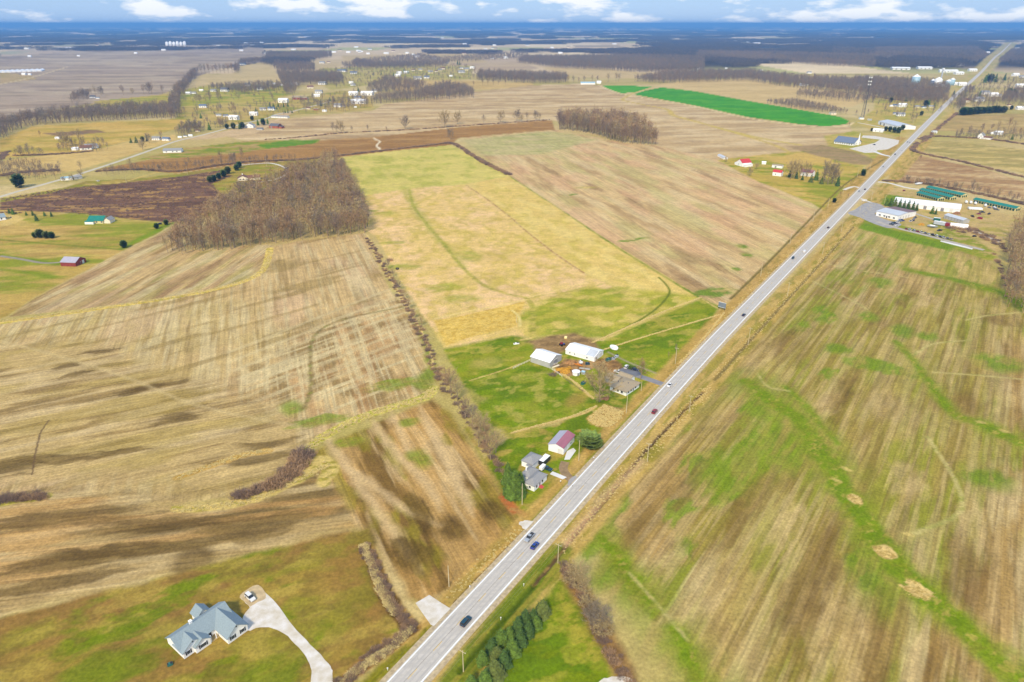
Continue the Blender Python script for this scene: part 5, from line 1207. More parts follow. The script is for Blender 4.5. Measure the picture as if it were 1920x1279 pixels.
def simple(name, label, cat, A, B, D, h, roof, rh, wm, rm, ov=.35, wins=(), doors=(), group=None, Lm=None):
    o_, rz, L = frame(A, B); L = Lm or L
    e = empty(name, o_, rz, label, cat, group)
    block(e, 0, 0, L, D, h, roof, rh, wm, rm, ov)
    for sd_, u, z, w, hh in wins: opening(e, None, u, z, w, hh, GLASS, 'window', side=sd_, L=L, D=D)
    for sd_, u, w, hh, m in doors: opening(e, None, u, .05, w, hh, m, 'door', side=sd_, L=L, D=D)
    return e, L

# ---- the big white house (front faces the lower right)
a0 = g(*zb(307,857)); rz0 = rad(52.5)
bh = empty('white_house', a0, rz0, 'big white ranch house with grey multi-gable roof at lower left', 'house')
block(bh, 0.0, 1.2, 17.9, 8.6, 2.8, 'gx', 3.1, WALLW, RGREY, .45)               # main range
block(bh, 0.02, 0.0, 7.2, 5.4, 2.82, 'gy', 2.7, WALLW, RGREY, .44)              # left wing
block(bh, 3.5, -1.1, 5.0, 5.0, 2.78, 'gy', 1.8, WALLW, RGREY, .38)              # small front gable
block(bh, 11.6, -5.8, 7.1, 11.0, 2.84, 'gy', 3.0, WALLW, RGREY, .46)            # garage wing
block(bh, 10.2, 9.7, 4.4, 3.6, 2.75, 'gy', 1.9, WALLW, RGREY, .4)               # back wing
MB().box(8.52, 11.58, 1.0, 1.19, -.1, .4).build('foundation', STONE, bh)
for (u, w, y0) in ((1.7, 1.0, 0.0), (6.0, 1.9, -1.1), (13.4, 1.1, -5.8), (16.9, 1.1, -5.8)):
    opening(bh, None, u, .9, w, 1.35, GLASS, 'window', side='front', y0=y0)
    for s in (-1, 1):
        MB().box(u+s*(w/2+.3)-.17, u+s*(w/2+.3)+.17, y0-.07, y0+.01, .8, 2.35).build('shutter', SHUT, bh)
for u, y0, z in ((3.6, 0, 4.15), (15.15, -5.8, 4.5)):
    MB().box(u-.22, u+.22, y0-.06, y0+.01, z, z+.45).build('gable_vent', SHUT, bh)
MB().box(8.6, 11.5, -.9, 1.18, -.2, .22).build('porch', STONE, bh)
opening(bh, None, 9.6, .25, 1.0, 2.05, SHUT, 'door', side='front', y0=1.2)
MB().box(10.4, 10.65, -.8, -.55, .2, 2.8).build('porch_post', TRIM, bh); MB().box(8.7, 8.95, -.8, -.55, .2, 2.8).build('porch_post', TRIM, bh)
MB().box(6.2, 7.0, 5.6, 6.4, 5.2, 6.7).box(6.1, 7.1, 5.5, 6.5, 6.7, 6.85).build('chimney', TRIM, bh)
# ---- small white house by the road: three hipped blocks
zw = lambda x, y: (900+x/5.8125, 780+y/5.8125)
a1, rz1, L1 = frame(zw(590,825), zw(722,700))
wh = empty('white_cottage', a1, rz1, 'small white cottage with three grey hipped roofs beside the highway', 'house')
L1 = 10.0
block(wh, 0, 0, L1, 4.9, 2.8, 'hip', 1.9, WALLW, RPALE, .35)
block(wh, 4.2, 4.9, 6.9, 4.6, 2.7, 'hip', 1.7, WALLW, RPALE, .3)
block(wh, 12.6, 8.8, 7.8, 6.0, 2.9, 'hip', 2.0, WALLW, RPALE, .3)
block(wh, 11.1, 8.9, 1.5, 2.6, 2.4, 'flat', .15, WALLW, RPALE, .1)
for u in (2.0, 6.6): opening(wh, None, u, .9, 1.0, 1.3, GLASS, side='front')
opening(wh, None, 2.2, .9, .9, 1.2, GLASS, side='left', D=5.2); opening(wh, None, 4.4, .15, 1.0, 2.0, DOORM, 'door', side='front')
st = MB()
for k_ in range(3): st.box(3.5, 5.3, -.7-.55*k_, -.15-.55*k_, -.2, .55-.18*k_)
st.build('front_steps', mat('red_step_paint', C(214, 96, 88), .7, .1, .5), wh)
MB().box(6.2, 6.7, 8.0, 8.5, 3.6, 5.1).build('chimney', TRIM, wh)
# ---- red-roofed pole barn
a2, rz2, L2 = frame(zw(745,375), zw(895,420))
pb = empty('pole_barn', a2, rz2, 'white pole barn with faded red and grey roof beside the broad pine', 'barn')
w_, r_ = block(pb, 0, 0, 7.6, 12.6, 3.6, 'gy', 1.3, WALLW, MLAV, .3)
rr = MB(); slab(rr, (7.92, -.32, 3.64), (7.92, 12.92, 3.64), (3.84, 12.92, 5.07), (3.84, -.32, 5.07), .05); rr.build('red_roof_sheet', MROSE, pb)
opening(pb, None, 6.0, .05, 2.6, 2.6, DOORW, 'overhead_door', side='front', fr=False); opening(pb, None, 2.2, .05, 3.2, 3.0, DOORW, 'overhead_door', side='right', L=7.6, fr=False); opening(pb, None, 8.5, 1.2, 1.0, .9, GLASS, side='right', L=7.6)
# ---- farm barns
zf = lambda x, y: (960+x/6.393, 620+y/6.393)
e1, LL = simple('barn', 'square white metal barn at the left of the farmyard', 'barn', zf(222,375), zf(450,450), 12.6, 3.6, 'gx', 2.4, WALLG, MWHITE, .3, doors=(('right', 6.3, 4.0, 3.2, DOORM),))
for k_ in range(4):
    x_ = 3.2+k_*2.1; mb = MB(); slab(mb, (x_, 2.0, 4.33), (x_+1.2, 2.0, 4.33), (x_+1.2, 4.6, 5.33), (x_, 4.6, 5.33), .04); mb.build('skylight', MSILV, e1)
e2, LL = simple('barn', 'long white metal barn at the back of the farmyard', 'barn', zf(640,278), zf(985,375), 11.6, 3.0, 'gx', 1.7, WALLW, MWHITE, .3, wins=(('front', 3.0, 1.2, .8, .7), ('front', 6.2, 1.2, .8, .7), ('front', 14.5, 1.0, .8, .9)), doors=(('right', 3.0, 1.1, 2.1, DOORM), ('right', 8.0, 3.4, 2.6, DOORW)))
mb = MB(); slab(mb, (13.6, .02, 3.16), (19.2, .02, 3.16), (19.2, 5.6, 4.80), (13.6, 5.6, 4.80), .04); mb.build('grey_roof_sheet', MSILV, e2)
# ---- farmhouse
a3, rz3, L3 = frame(zf(1090,680), zf(1365,785))
fh = empty('farmhouse', a3, rz3, 'low taupe-roofed farmhouse behind the great bare tree', 'house')
block(fh, 4.5, 0, L3-4.5, 13.2, 2.7, 'hip', 1.7, WALLW, RTAUPE, .7)
block(fh, -3.0, 6.0, 7.5, 7.6, 2.6, 'gx', 1.2, WALLG, RTAUPE, .45)
block(fh, 0.5, 13.6, 8.0, 5.0, 2.5, 'gx', 1.1, WALLW, RTAUPE, .4)
for u in (7.0, 9.5, 12.0): opening(fh, None, u, .9, 1.2, 1.3, GLASS, side='front')
for u in (2.5, 5.0, 9.5): opening(fh, None, u, .9, 1.2, 1.3, GLASS, side='right', L=L3)
opening(fh, None, 7.2, .1, 1.0, 2.1, DOORM, 'door', side='right', L=L3)
for k_ in range(3): MB().box(6.2+k_*2.6, 6.5+k_*2.6, 5.0+k_*.8, 5.3+k_*.8, 3.3, 4.5).build('roof_vent', RDARK, fh)
# small farm shed (gazebo) and blue-grey hut
gz = empty('garden_shed', g(*zf(768,525)), 0.5, 'small white hip-roofed shed in the farm yard', 'shed')
MB().lathe([(2.1, -.2), (2.1, 2.0)], 8).build('wall', WALLW, gz); MB().lathe([(2.5, 1.95), (2.45, 2.08), (.15, 3.0), (.05, 3.25)], 8).build('roof', MWHITE, gz)
MB().box(-.5, .5, -2.15, -2.0, .0, 1.8).build('door', DOORM, gz)
simple('hut', 'tiny blue-grey hut beside the white yard shed', 'shed', zf(832,522), zf(868,530), 1.8, 1.6, 'gx', .5, WALLG, MLBLUE, .15, doors=(('front', .9, .7, 1.4, DOORM),))
# ---- shop, long white building, storage units, grey shed
zs = lambda x, y: (1620+x/6.4, 330+y/6.4)
o_, rz_, L_ = frame(zs(400,535), zs(615,480))
sh = empty('auto_shop', o_, rz_, 'white shop with half grey half brown roof by the highway', 'shop')
block(sh, 0, 0, L_, 23.0, 5.0, 'gy', 1.1, WALLW, MSILV, .4)
mb = MB(); cxs = L_/2; slab(mb, (L_+.42, -.42, 5.10), (L_+.42, 23.42, 5.10), (cxs+.02, 23.42, 6.21), (cxs+.02, -.42, 6.21), .05); mb.build('brown_roof_sheet', MBROWN, sh)
for u in (5, 10, 15, 20): opening(sh, None, u, .1, 3.0, 3.2, DOORW, 'overhead_door', side='front', fr=False)
for u in (4, 9, 14, 19): opening(sh, None, u, 1.0, 2.0, 1.4, GLASS, side='left', D=23)
opening(sh, None, 11.5, .1, 1.2, 2.2, SHUT, 'door', side='left', D=23)
o_, rz_, L_ = frame(zs(650,392), zs(1105,445))
lw = empty('long_building', o_, rz_, 'very long white metal building behind the shop', 'building')
LW = 62.0; ox = -24.0
block(lw, ox, 0, LW, 27.0, 4.4, 'gx', 2.2, WALLW, MWHITE, .35)
for k_ in range(7): opening(lw, None, ox+6+8*k_, .1, 3.0, 3.4, DOORM if k_ % 2 else DOORW, 'overhead_door', side='front', fr=False)
def storage(A, B, D, label, nd):
    o_, rz_, L_ = frame(A, B)
    e = empty('storage_building', o_, rz_, label, 'storage building', 'green-roofed storage buildings')
    block(e, 0, 0, L_, D, 3.0, 'gx', 1.6, WALLY, MGREEN, .3)
    dm = MB().box(-1.2, 1.2, -.08, .02, .05, 2.35).mesh('unit_door', DOORG)
    for k_ in range(nd): link('unit_door', dm, None, e, (L_*(k_+.7)/(nd+.4), 0, 0))
    dm2 = MB().box(-1.0, 1.0, -.08, .02, .05, 2.3).mesh('end_door', DOORG)
    for k_ in range(3): link('end_door', dm2, None, e, (L_, D*(k_+.7)/3.4, 0), math.pi/2)
    return e
storage(zs(735,165), zs(1165,262), 10.5, 'back green-roofed storage building in the row of three', 16)
storage(zs(655,192), zs(1032,288), 10.0, 'middle green-roofed storage building in the row of three', 14)
storage(zs(622,230), zs(885,300), 9.5, 'front green-roofed storage building half hidden by the long white building', 10)
storage(zs(1300,312), zs(1812,424), 9.5, 'separate green-roofed storage building at the right border', 15)
e_, L_ = simple('grey_shed', 'long weathered grey shed beside the junk yard', 'shed', zs(955,510), zs(1180,575), 8.5, 3.6, 'gx', 1.6, WALLG, MSILV, .3)
for k_ in range(6): MB().box(2+k_*L_/6.5, 2.2+k_*L_/6.5, -.1, 0, .0, 3.4).build('rib', WALLT, e_)
# ---- church
o_, rz_, L_ = frame((1563.5,269), (1599.5,273.5))
ch = empty('church', o_, rz_, 'church with broad blue-grey roof and white spire by the white lot', 'church')
block(ch, 0, 0, L_, 27.0, 4.0, 'gx', 7.0, WALLW, RBLUE, 1.0)
MB().box(L_+.3, L_+2.6, 12.2, 14.8, -.2, 9.0).build('tower', WALLW, ch)
MB().lathe([(1.6, 9.0), (1.3, 9.6), (.12, 19.0)], 8, L_+1.45, 13.5).build('spire', TRIM, ch)
for u in (5, 10, 17, 22): opening(ch, None, u, 1.2, 1.2, 2.2, GLASS, side='right', L=L_)
for k_ in range(8): opening(ch, None, 3+k_*(L_-6)/7, 1.0, 1.4, 1.8, GLASS, side='front')
# ---- red-roofed farm
e_, L_ = simple('barn', 'white barn with bright red roof in the golden lawn', 'barn', (1380,309.5), (1393,313), 15.5, 5.0, 'gy', 4.2, WALLW, MRED, .4, doors=(('front', 5, 3, 3.2, DOORW),), Lm=13.0)
block(e_, 13.0, 1.0, 5.0, 13.0, 3.0, 'lean', .6, WALLW, MWHITE, .3, 'lean_to_wall', 'lean_to_roof'); block(e_, -4.5, 1.0, 4.5, 13.0, 3.0, 'lean', .6, WALLW, MWHITE, .3, 'lean_to_wall', 'lean_to_roof')
simple('outbuilding', 'small white outbuilding with red roof right of the barn', 'shed', (1448,329), (1464,331), 8, 5.0, 'gx', 2.4, WALLW, MRED, .4, wins=(('front', 4, 1.5, 1.2, 1.2),))
simple('outbuilding', 'low white outbuilding with pale roof behind the red-roofed shed', 'shed', (1447,314), (1466,316), 7, 3.6, 'gx', 1.0, WALLW, RTAUPE, .4, doors=(('front', 5, 2.4, 2.4, DOORM),))
simple('outbuilding', 'tiny white shed between barn and outbuildings', 'shed', (1428,308), (1436,308.5), 4, 3.0, 'gx', 1.0, WALLW, MWHITE, .2)
simple('outbuilding', 'low white open shed left of the red-roofed barn', 'shed', (1345,293), (1357,299), 6, 2.4, 'gx', .9, WALLW, MSILV, .2)
simple('farmhouse', 'red-roofed white farmhouse hidden in the grove', 'house', (1500,329), (1522,332), 10, 5.2, 'gx', 3.0, WALLW, MROSE, .4, wins=(('front', 4, 1, 1.2, 1.5), ('front', 9, 1, 1.2, 1.5)))
# ---- left homestead
simple('red_barn', 'long dark red barn with pale roof on the left pasture', 'barn', (114.5,499), (143,500), 12.5, 3.4, 'gx', 2.8, WALLR, MLAV, .3, wins=(('right', 6, 1.2, 1.0, 1.0),), doors=(('right', 9, 2.4, 2.6, DOORW),))
e_, L_ = simple('green_house', 'cream house with green roof at the weed field edge', 'house', (165,419.5), (194,419.5), 12, 3.2, 'gx', 3.4, WALLY, MGREEN, .5, wins=(('front', 4, 1, 1.4, 1.4), ('front', 9, 1, 1.4, 1.4), ('front', 14, 1, 1.4, 1.4), ('right', 4, 1, 1.2, 1.3)))
block(e_, -1.5, -2.6, L_*.55, 2.6, 2.5, 'lean', .7, TRIM, MGREEN, .2, 'porch', 'porch_roof')
block(e_, L_, 1.0, 6.5, 9, 3.0, 'gy', 2.6, WALLC, RPALE, .4, 'garage_wall', 'garage_roof')
e_, L_ = simple('tan_house', 'cream house with brown roof inside the looping drive', 'house', (446,339.5), (465,338.5), 11, 3.3, 'gy', 3.0, WALLC, RBROWN, .5, wins=(('front', 3, 1, 1.6, 1.4), ('front', 7, 1, 1.6, 1.4), ('front', 11, 1, 1.6, 1.4)))
block(e_, L_, 2.0, 14.5, 8.5, 3.0, 'gx', 2.6, WALLC, RBROWN, .5); MB().box(L_*.45, L_*.45+1, 6, 7, 5, 8).build('chimney', TRIM, e_)
simple('grey_roofed_house', 'white house with grey roof cut by the left border', 'house', (-14,416), (12,412), 11, 3.2, 'gx', 2.6, WALLW, RGREY, .5, wins=(('front', 8, 1, 1.2, 1.4), ('front', 12, 1, 1.2, 1.4), ('front', 16, 1, 1.2, 1.4)))
simple('mobile_home', 'white-blue mobile home beside the side road', 'house', (115,339), (136,337.5), 8, 3, 'gx', 1.2, WALLW, MLBLUE, .3, wins=(('front', 4, 1, 1.2, 1.1), ('front', 9, 1, 1.2, 1.1)))
simple('mobile_home', 'grey trailer house right of the white-blue mobile home', 'house', (140,337), (155,335), 7, 3, 'gx', 1.4, WALLG, RPALE, .3, wins=(('front', 4, 1, 1.2, 1.1),))
simple('long_house', 'long white ranch house above the brown worked strip', 'house', (306,287), (340,286), 13, 3.4, 'gx', 2.6, WALLW, RPALE, .5, wins=(('front', 5, 1, 1.6, 1.4), ('front', 14, 1, 1.6, 1.4), ('front', 20, 1, 1.6, 1.4)))
e_, L_ = simple('farmstead_house', 'brown-roofed white farmstead house among left bare trees', 'house', (150,282), (172,281), 12, 3.6, 'gx', 3.4, WALLW, RBROWN, .5, wins=(('front', 5, 1, 1.4, 1.6), ('front', 12, 1, 1.4, 1.6)))
block(e_, 4, 12, 18, 10, 3.6, 'gx', 3.5, WALLW, RPALE, .4); block(e_, -12, 2, 9, 8, 3, 'gx', 1.6, WALLW, MWHITE, .3)
simple('shed', 'small white shed on the golden meadow', 'shed', (103,261), (111,261), 6, 2.6, 'gx', 1.0, WALLW, MWHITE, .3)
e_, L_ = simple('red_barn', 'orange-red village barn with dark roof', 'barn', (505,240), (521,241), 14, 4.4, 'gx', 3.6, WALLB, RDARK, .5, doors=(('front', 5, 3, 3, DOORM),)); block(e_, L_, 2, 7, 9, 3.2, 'lean', .8, WALLB, RDARK, .3, 'lean_to_wall', 'lean_to_roof')
simple('white_house', 'white gabled village house beside tall evergreens', 'house', (459,240), (475,240), 12, 4.6, 'gy', 4.2, WALLW, RPALE, .4, wins=(('front', 5, 1.4, 1.4, 1.6), ('front', 12, 1.4, 1.4, 1.6)))
simple('shed', 'low dark-roofed shed in front of the white village house', 'shed', (481,244), (492,244), 7, 2.8, 'gx', 1.4, WALLG, RDARK, .3)
simple('long_trailer', 'long pale row building at the stubble edge', 'building', (509,221), (539,222), 9, 3.2, 'gx', 1.6, WALLW, RPALE, .3, wins=tuple(('front', 4+6*k_, 1.2, 1.2, 1.2) for k_ in range(6)))
# ---- far right big sheds
simple('metal_shed', 'large white metal shed with grey roof near the tower', 'shed', (1646,233), (1682,243), 34, 6.0, 'gx', 3.0, WALLW, MSILV, .4, doors=(('front', 10, 5, 4.4, DOORM), ('front', 24, 5, 4.4, DOORM)))
simple('white_house', 'white roofed house among evergreens near the big metal shed', 'house', (1636,247), (1655,248.5), 13, 3.4, 'gx', 2.4, WALLW, MWHITE, .4, wins=(('front', 5, 1, 1.4, 1.4), ('front', 12, 1, 1.4, 1.4)))
e_, L_ = simple('white_house', 'white two-storey house below the far right bare trees', 'house', (1832,260), (1842,261), 12, 6.0, 'gy', 4.0, WALLW, RPALE, .4, wins=(('front', 3, 1, 1.2, 1.6), ('front', 7, 1, 1.2, 1.6), ('front', 5, 4, 1.2, 1.4)))
block(e_, L_, 2, 13, 8, 3.0, 'gx', 2.0, WALLW, RBROWN, .4)
simple('shed', 'tiny white roadside shed right of the far highway', 'shed', (1749,250), (1757,250), 6, 3.4, 'gx', 1.0, WALLW, MSILV, .2, doors=(('front', 2, 1.6, 2.2, SHUT), ('front', 5, 1.6, 2.2, SHUT)))
simple('tan_house', 'tan house at the tip of the vivid green field', 'house', (1558,215), (1568,215), 12, 3.4, 'gx', 2.4, WALLC, RTAUPE, .4, wins=(('front', 5, 1, 1.4, 1.4),))
simple('long_barn', 'long pale blue-roofed barn on the far ridge', 'barn', (1089,158.5), (1116,158.5), 16, 5, 'gx', 3, WALLW, MLBLUE, .4)
simple('white_house', 'white house beside the pale blue-roofed barn', 'house', (1119,157), (1127,157), 12, 5, 'gx', 3.6, WALLW, MWHITE, .4)
# ---- scattered far houses: wall + roof, shared meshes
HV = []
for i, (wm, rm, D, h, rh) in enumerate(((WALLW, RPALE, .55, .26, .2), (WALLW, RDARK, .6, .28, .24), (WALLC, RBROWN, .55, .26, .2), (WALLW, MWHITE, .6, .3, .18), (WALLW, RBLUE, .5, .26, .2), (WALLB, RTAUPE, .55, .26, .18), (WALLY, RPALE, .6, .32, .26))):
    e_ = empty('proto', (0, 0, 0)); w_, r_ = block(e_, -.5, 0, 1, D, h, 'gx', rh, wm, rm, .03, z0=-.05)
    HV.append((w_.data, r_.data, MB().box(-.05, .05, -.012, .002, .09, .2).mesh('window', GLASS), MB().box(-.045, .045, -.014, .002, .0, .2).mesh('front_door', DOORM)))
    for c_ in (w_, r_, e_): bpy.data.objects.remove(c_)
def houses(lst, label, group):
    for x_, y_, w_, k_ in lst:
        p = g(x_, y_); s = w_/ppm(y_)
        e = empty('house', p, (random.random()-.5)*.5, label, 'house', group); e.scale = (s, s*.9, min(s, 22)*.92)
        link('wall', HV[k_][0], None, e); link('roof', HV[k_][1], None, e); [link('window', HV[k_][2], None, e, (u, 0, 0)) for u in ((-.3, .28) if w_ >= 9 else ())]
        if w_ >= 9: link('door', HV[k_][3], None, e)
houses([(173,184,9,1),(183,185,6,4)], 'white dark-roofed farmhouse beside the small dark grove', 'farmhouse beside the dark grove')
houses([(292,263,14,0),(310,264,14,4),(337,259,7,3),(347,257,7,0),(357,256,7,3),(370,247,8,2)], 'white house along the side road in front of bare trees', 'houses along the side road')
houses([(353,177,9,3),(363,176,8,0),(377,171,7,3),(400,172,10,0),(420,172,14,1),(463,162,12,0),(487,169,10,0),(513,159,7,3),(528,161,6,3),(453,122,12,4)], 'white house along the hedge of the straw stubble', 'houses along the straw stubble')
houses([(552,160,11,3),(582,166,11,2),(603,159,14,0),(597,175,13,0),(594,182,11,3),(556,187,15,5),(570,187,12,5),(530,193,17,3),(493,207,11,0),(508,207,13,4),(475,217,14,3),(410,218,9,0),(437,225,17,3),(577,205,8,2),(592,207,8,5),(608,210,8,3),(632,201,14,0),(643,200,7,2),(666,202,5,3)], 'pale house in the loose village left of centre', 'houses of the loose village')
houses([(423,219,9,4),(380,202,13,4)], 'blue-roofed shed on the far left meadow', 'blue-roofed sheds of the meadow')
houses([(663,139,12,4),(748,139,9,3),(762,138,9,3),(745,144,10,3),(783,149,14,0),(800,147,10,4),(845,144,6,3),(866,137,12,0),(825,134,8,6),(807,138,9,6),(818,135,6,2),(885,129,8,3),(865,129,7,0),(838,121,6,6),(814,112,7,3),(875,133,10,6),(830,130,8,2),(775,133,6,2),(788,133,7,6)], 'tiny pale house on the village green', 'tiny houses of the village green')
houses([(658,157,8,3),(662,161,9,0),(662,179,16,3),(687,179,22,3),(702,173,10,0),(670,186,12,4),(672,195,26,3)], 'white barn or house in the village core', 'buildings of the village core')
houses([(948,110,9,3),(922,111,7,0),(936,110,5,6),(678,98,5,3),(690,102,6,3),(782,108,8,3),(763,101,6,3),(775,104,6,3),(603,119,9,0),(616,118,6,2),(907,99,42,3),(55,107,6,3),(147,106,5,3),(44,141,8,3),(55,141,6,3),(115,83,6,3),(130,82,9,3),(640,135,16,4),(593,70,46,3),(460,82,6,3),(490,81,6,3)], 'tiny white building in the hazy far left fields', 'tiny buildings of the far left')
houses([(1178,104,8,3),(1191,103,7,0),(1200,104,5,3),(1243,104,8,3),(1265,112,6,3),(1093,75,7,3),(1312,130,9,3),(1362,129,4,3),(1428,133,4,3),(1398,137,4,6),(1504,161,9,3),(1512,160,7,4),(1518,138,8,0),(1578,96,8,2),(1493,102,6,3),(1305,85,6,3),(1320,88,6,3),(1380,84,8,3),(1400,86,6,3),(1345,86,8,2),(1420,82,12,3)], 'tiny white building in the hazy far centre', 'tiny buildings of the far centre')
houses([(1693,201,14,3),(1680,200,10,4),(1672,200,6,3),(1721,203,9,6),(1733,203,8,4),(1746,203,9,6),(1690,218,14,0),(1680,215,9,4),(1728,181,8,3),(1675,165,16,0),(1612,164,10,3),(1650,156,5,3),(1640,160,8,2)], 'small house left of the far highway stretch', 'houses left of the far highway')
houses([(1838,190,18,0),(1810,192,15,2),(1848,177,14,0),(1865,181,14,3),(1873,181,10,0),(1914,206,13,3),(1906,143,12,3),(1918,146,10,0),(1914,164,14,3),(1873,253,14,3),(1862,252,8,3),(1900,115,9,3),(1882,112,6,3),(1893,199,7,2)], 'small house right of the far highway stretch', 'houses right of the far highway')
houses([(1772,136,18,3),(1790,136,14,3),(1800,140,16,3),(1825,134,14,3),(1802,124,12,3),(1762,125,6,3),(1735,130,24,3),(1690,131,30,3),(1805,161,13,3),(1792,160,11,3),(1768,162,8,3),(1835,98,12,3),(1743,93,9,3),(1853,100,7,3),(1610,100,12,3),(1635,100,10,3),(1650,101,9,3)], 'white industrial building around the grain elevator', 'industrial buildings around the elevator')
rg = random.Random(5); far_h = []
while len(far_h) < 72:
    x_, y_ = rg.uniform(0, 1920), 55+47*rg.random()**.7; p_ = g(x_, y_)
    if far_wood(p_[:1]*1.0, p_[1:]*1.0)[0] < .5 or rg.random() < .25: far_h.append((x_, y_, 3.5+3*rg.random()+(y_-55)*.05, rg.choice((0, 3, 3, 3, 2))))
far_h.sort()
for i_, w_ in enumerate(('far left', 'left centre', 'right centre', 'far right')):
    houses(far_h[i_*18:(i_+1)*18], 'tiny pale building in the blue haze of the %s' % w_, 'tiny hazy buildings of the %s' % w_)
# ---- grain bins, silos
def bin_(x_, y_, wp, hp, label, group, m=MSILV):
    s = 1/ppm(y_); R = wp*s/2; h = hp*s*1.02; e = empty('grain_bin', g(x_, y_), 0, label, 'silo', group)
    MB().lathe([(R, -.5), (R, h*.78)], 20).build('wall', m, e, True); MB().lathe([(R*1.02, h*.78), (R*.12, h*.98), (R*.1, h)], 20).build('roof', MWHITE, e)
    for k_ in range(4): MB().lathe([(R*1.012, h*(.15+.17*k_)), (R*1.012, h*(.165+.17*k_))], 20).build('ring', MSILV, e)
bin_(1715,161,14,20, 'tall pale blue grain bin standing apart left of the elevator', None, MLBLUE)
bin_(1747,162,8,13, 'dark blue narrow bin of the grain elevator', None, MBLUE)
bin_(1757,163,13,17, 'white bin in the middle of the grain elevator', None, MWHITE)
bin_(1776,164,10,14, 'pale blue bin at the right of the grain elevator', None, MLBLUE)
bin_(1784,160,9,13, 'rear pale bin of the grain elevator', None, MLBLUE)
for i in range(6): bin_(314+6.6*i, 87.5, 5.4, 8.6+(i % 2), 'white bin in the far left bin row', 'bins of the far left row', MWHITE)
el = empty('elevator_leg', g(1762,158), 0, 'steel elevator leg above the white bins', 'elevator'); hh = 26/ppm(158)
MB().box(-1.6, 1.6, -1.6, 1.6, 0, hh).build('leg', MSILV, el); MB().box(-3, 3, -2.4, 2.4, hh, hh+4).build('head_house', MWHITE, el); MB().tube((0, 0, hh), (18, 0, hh*.6), .6).build('spout', MSILV, el)
# ---- greenhouses and poultry houses on the far plain
for i in range(9):
    x_ = -8+9.6*i; e_, L_ = simple('greenhouse', 'white plastic greenhouse in the far left row', 'greenhouse', (x_, 137-.35*i), (x_+9.0, 136.8-.35*i), 95, 4.0, 'gy', 3.4, MWHITE, MWHITE, .1, group='greenhouses of the far left row')
for i in range(6):
    x_ = 131+12.3*i; e_, L_ = simple('poultry_house', 'long white poultry house on the far plain', 'barn', (x_, 92-.25*i), (x_+9.6, 91.6-.25*i), 130, 5, 'gy', 5, WALLW, MWHITE, .3, group='poultry houses of the far plain')

# ------------------------------------------------------------------ vehicles
TYRE = mat('tyre_rubber', (.02, .02, .02), .9, .2, 3); RIM = mat('wheel_rim', (.45, .45, .47), .35, .1, 3, metal=.6); LAMP = mat('headlight_lens', (.75, .75, .72), .2, .05, 3); TAIL = mat('tail_light_lens', (.35, .02, .02), .3, .1, 3); CARGL = mat('car_glass', (.018, .022, .028), .08, .2, 2, spec=.7)
def loft(secs, name, m, par):
    """secs: (x, half width, z0, z1, half width top)"""
    mb = MB()
    for x, w, z0, z1, wt_ in secs: mb.v += [(x, -w, z0), (x, w, z0), (x, wt_, z1), (x, -wt_, z1)]
    for k in range(len(secs)-1):
        b = 4*k
        for i in range(4): mb.f.append((b+i, b+(i+1) % 4, b+4+(i+1) % 4, b+4+i))
    mb.f.append((3, 2, 1, 0)); n = 4*(len(secs)-1); mb.f.append((n, n+1, n+2, n+3))
    me = mb.mesh(name, m); bm = bmesh.new(); bm.from_mesh(me); bmesh.ops.recalc_face_normals(bm, faces=bm.faces); bm.to_mesh(me); bm.free()
    return link(name, me, None, par)
WHEEL = MB().tube((0, -.11, 0), (0, .11, 0), .34, n=14).mesh('wheel', TYRE); RIMM = MB().tube((0, -.118, 0), (0, .118, 0), .19, n=10).mesh('rim', RIM)
def paint(name, c): return mat('paint_'+name, c, .28, .04, .5, spec=.55)
PAINT = {'white': paint('white', C(240,240,240)), 'blue': paint('blue', (.012,.05,.28)), 'silver': paint('silver', C(168,176,188)), 'teal': paint('teal', (.008,.05,.085)), 'red': paint('red', (.26,.02,.03)), 'black': paint('black', (.015,.015,.018)), 'grey': paint('grey', (.12,.125,.135)), 'green': paint('green', (.02,.13,.11)), 'orange': paint('orange', (.55,.2,.03)), 'navy': paint('navy', (.02,.035,.08)), 'tan': paint('tan', (.45,.38,.28))}
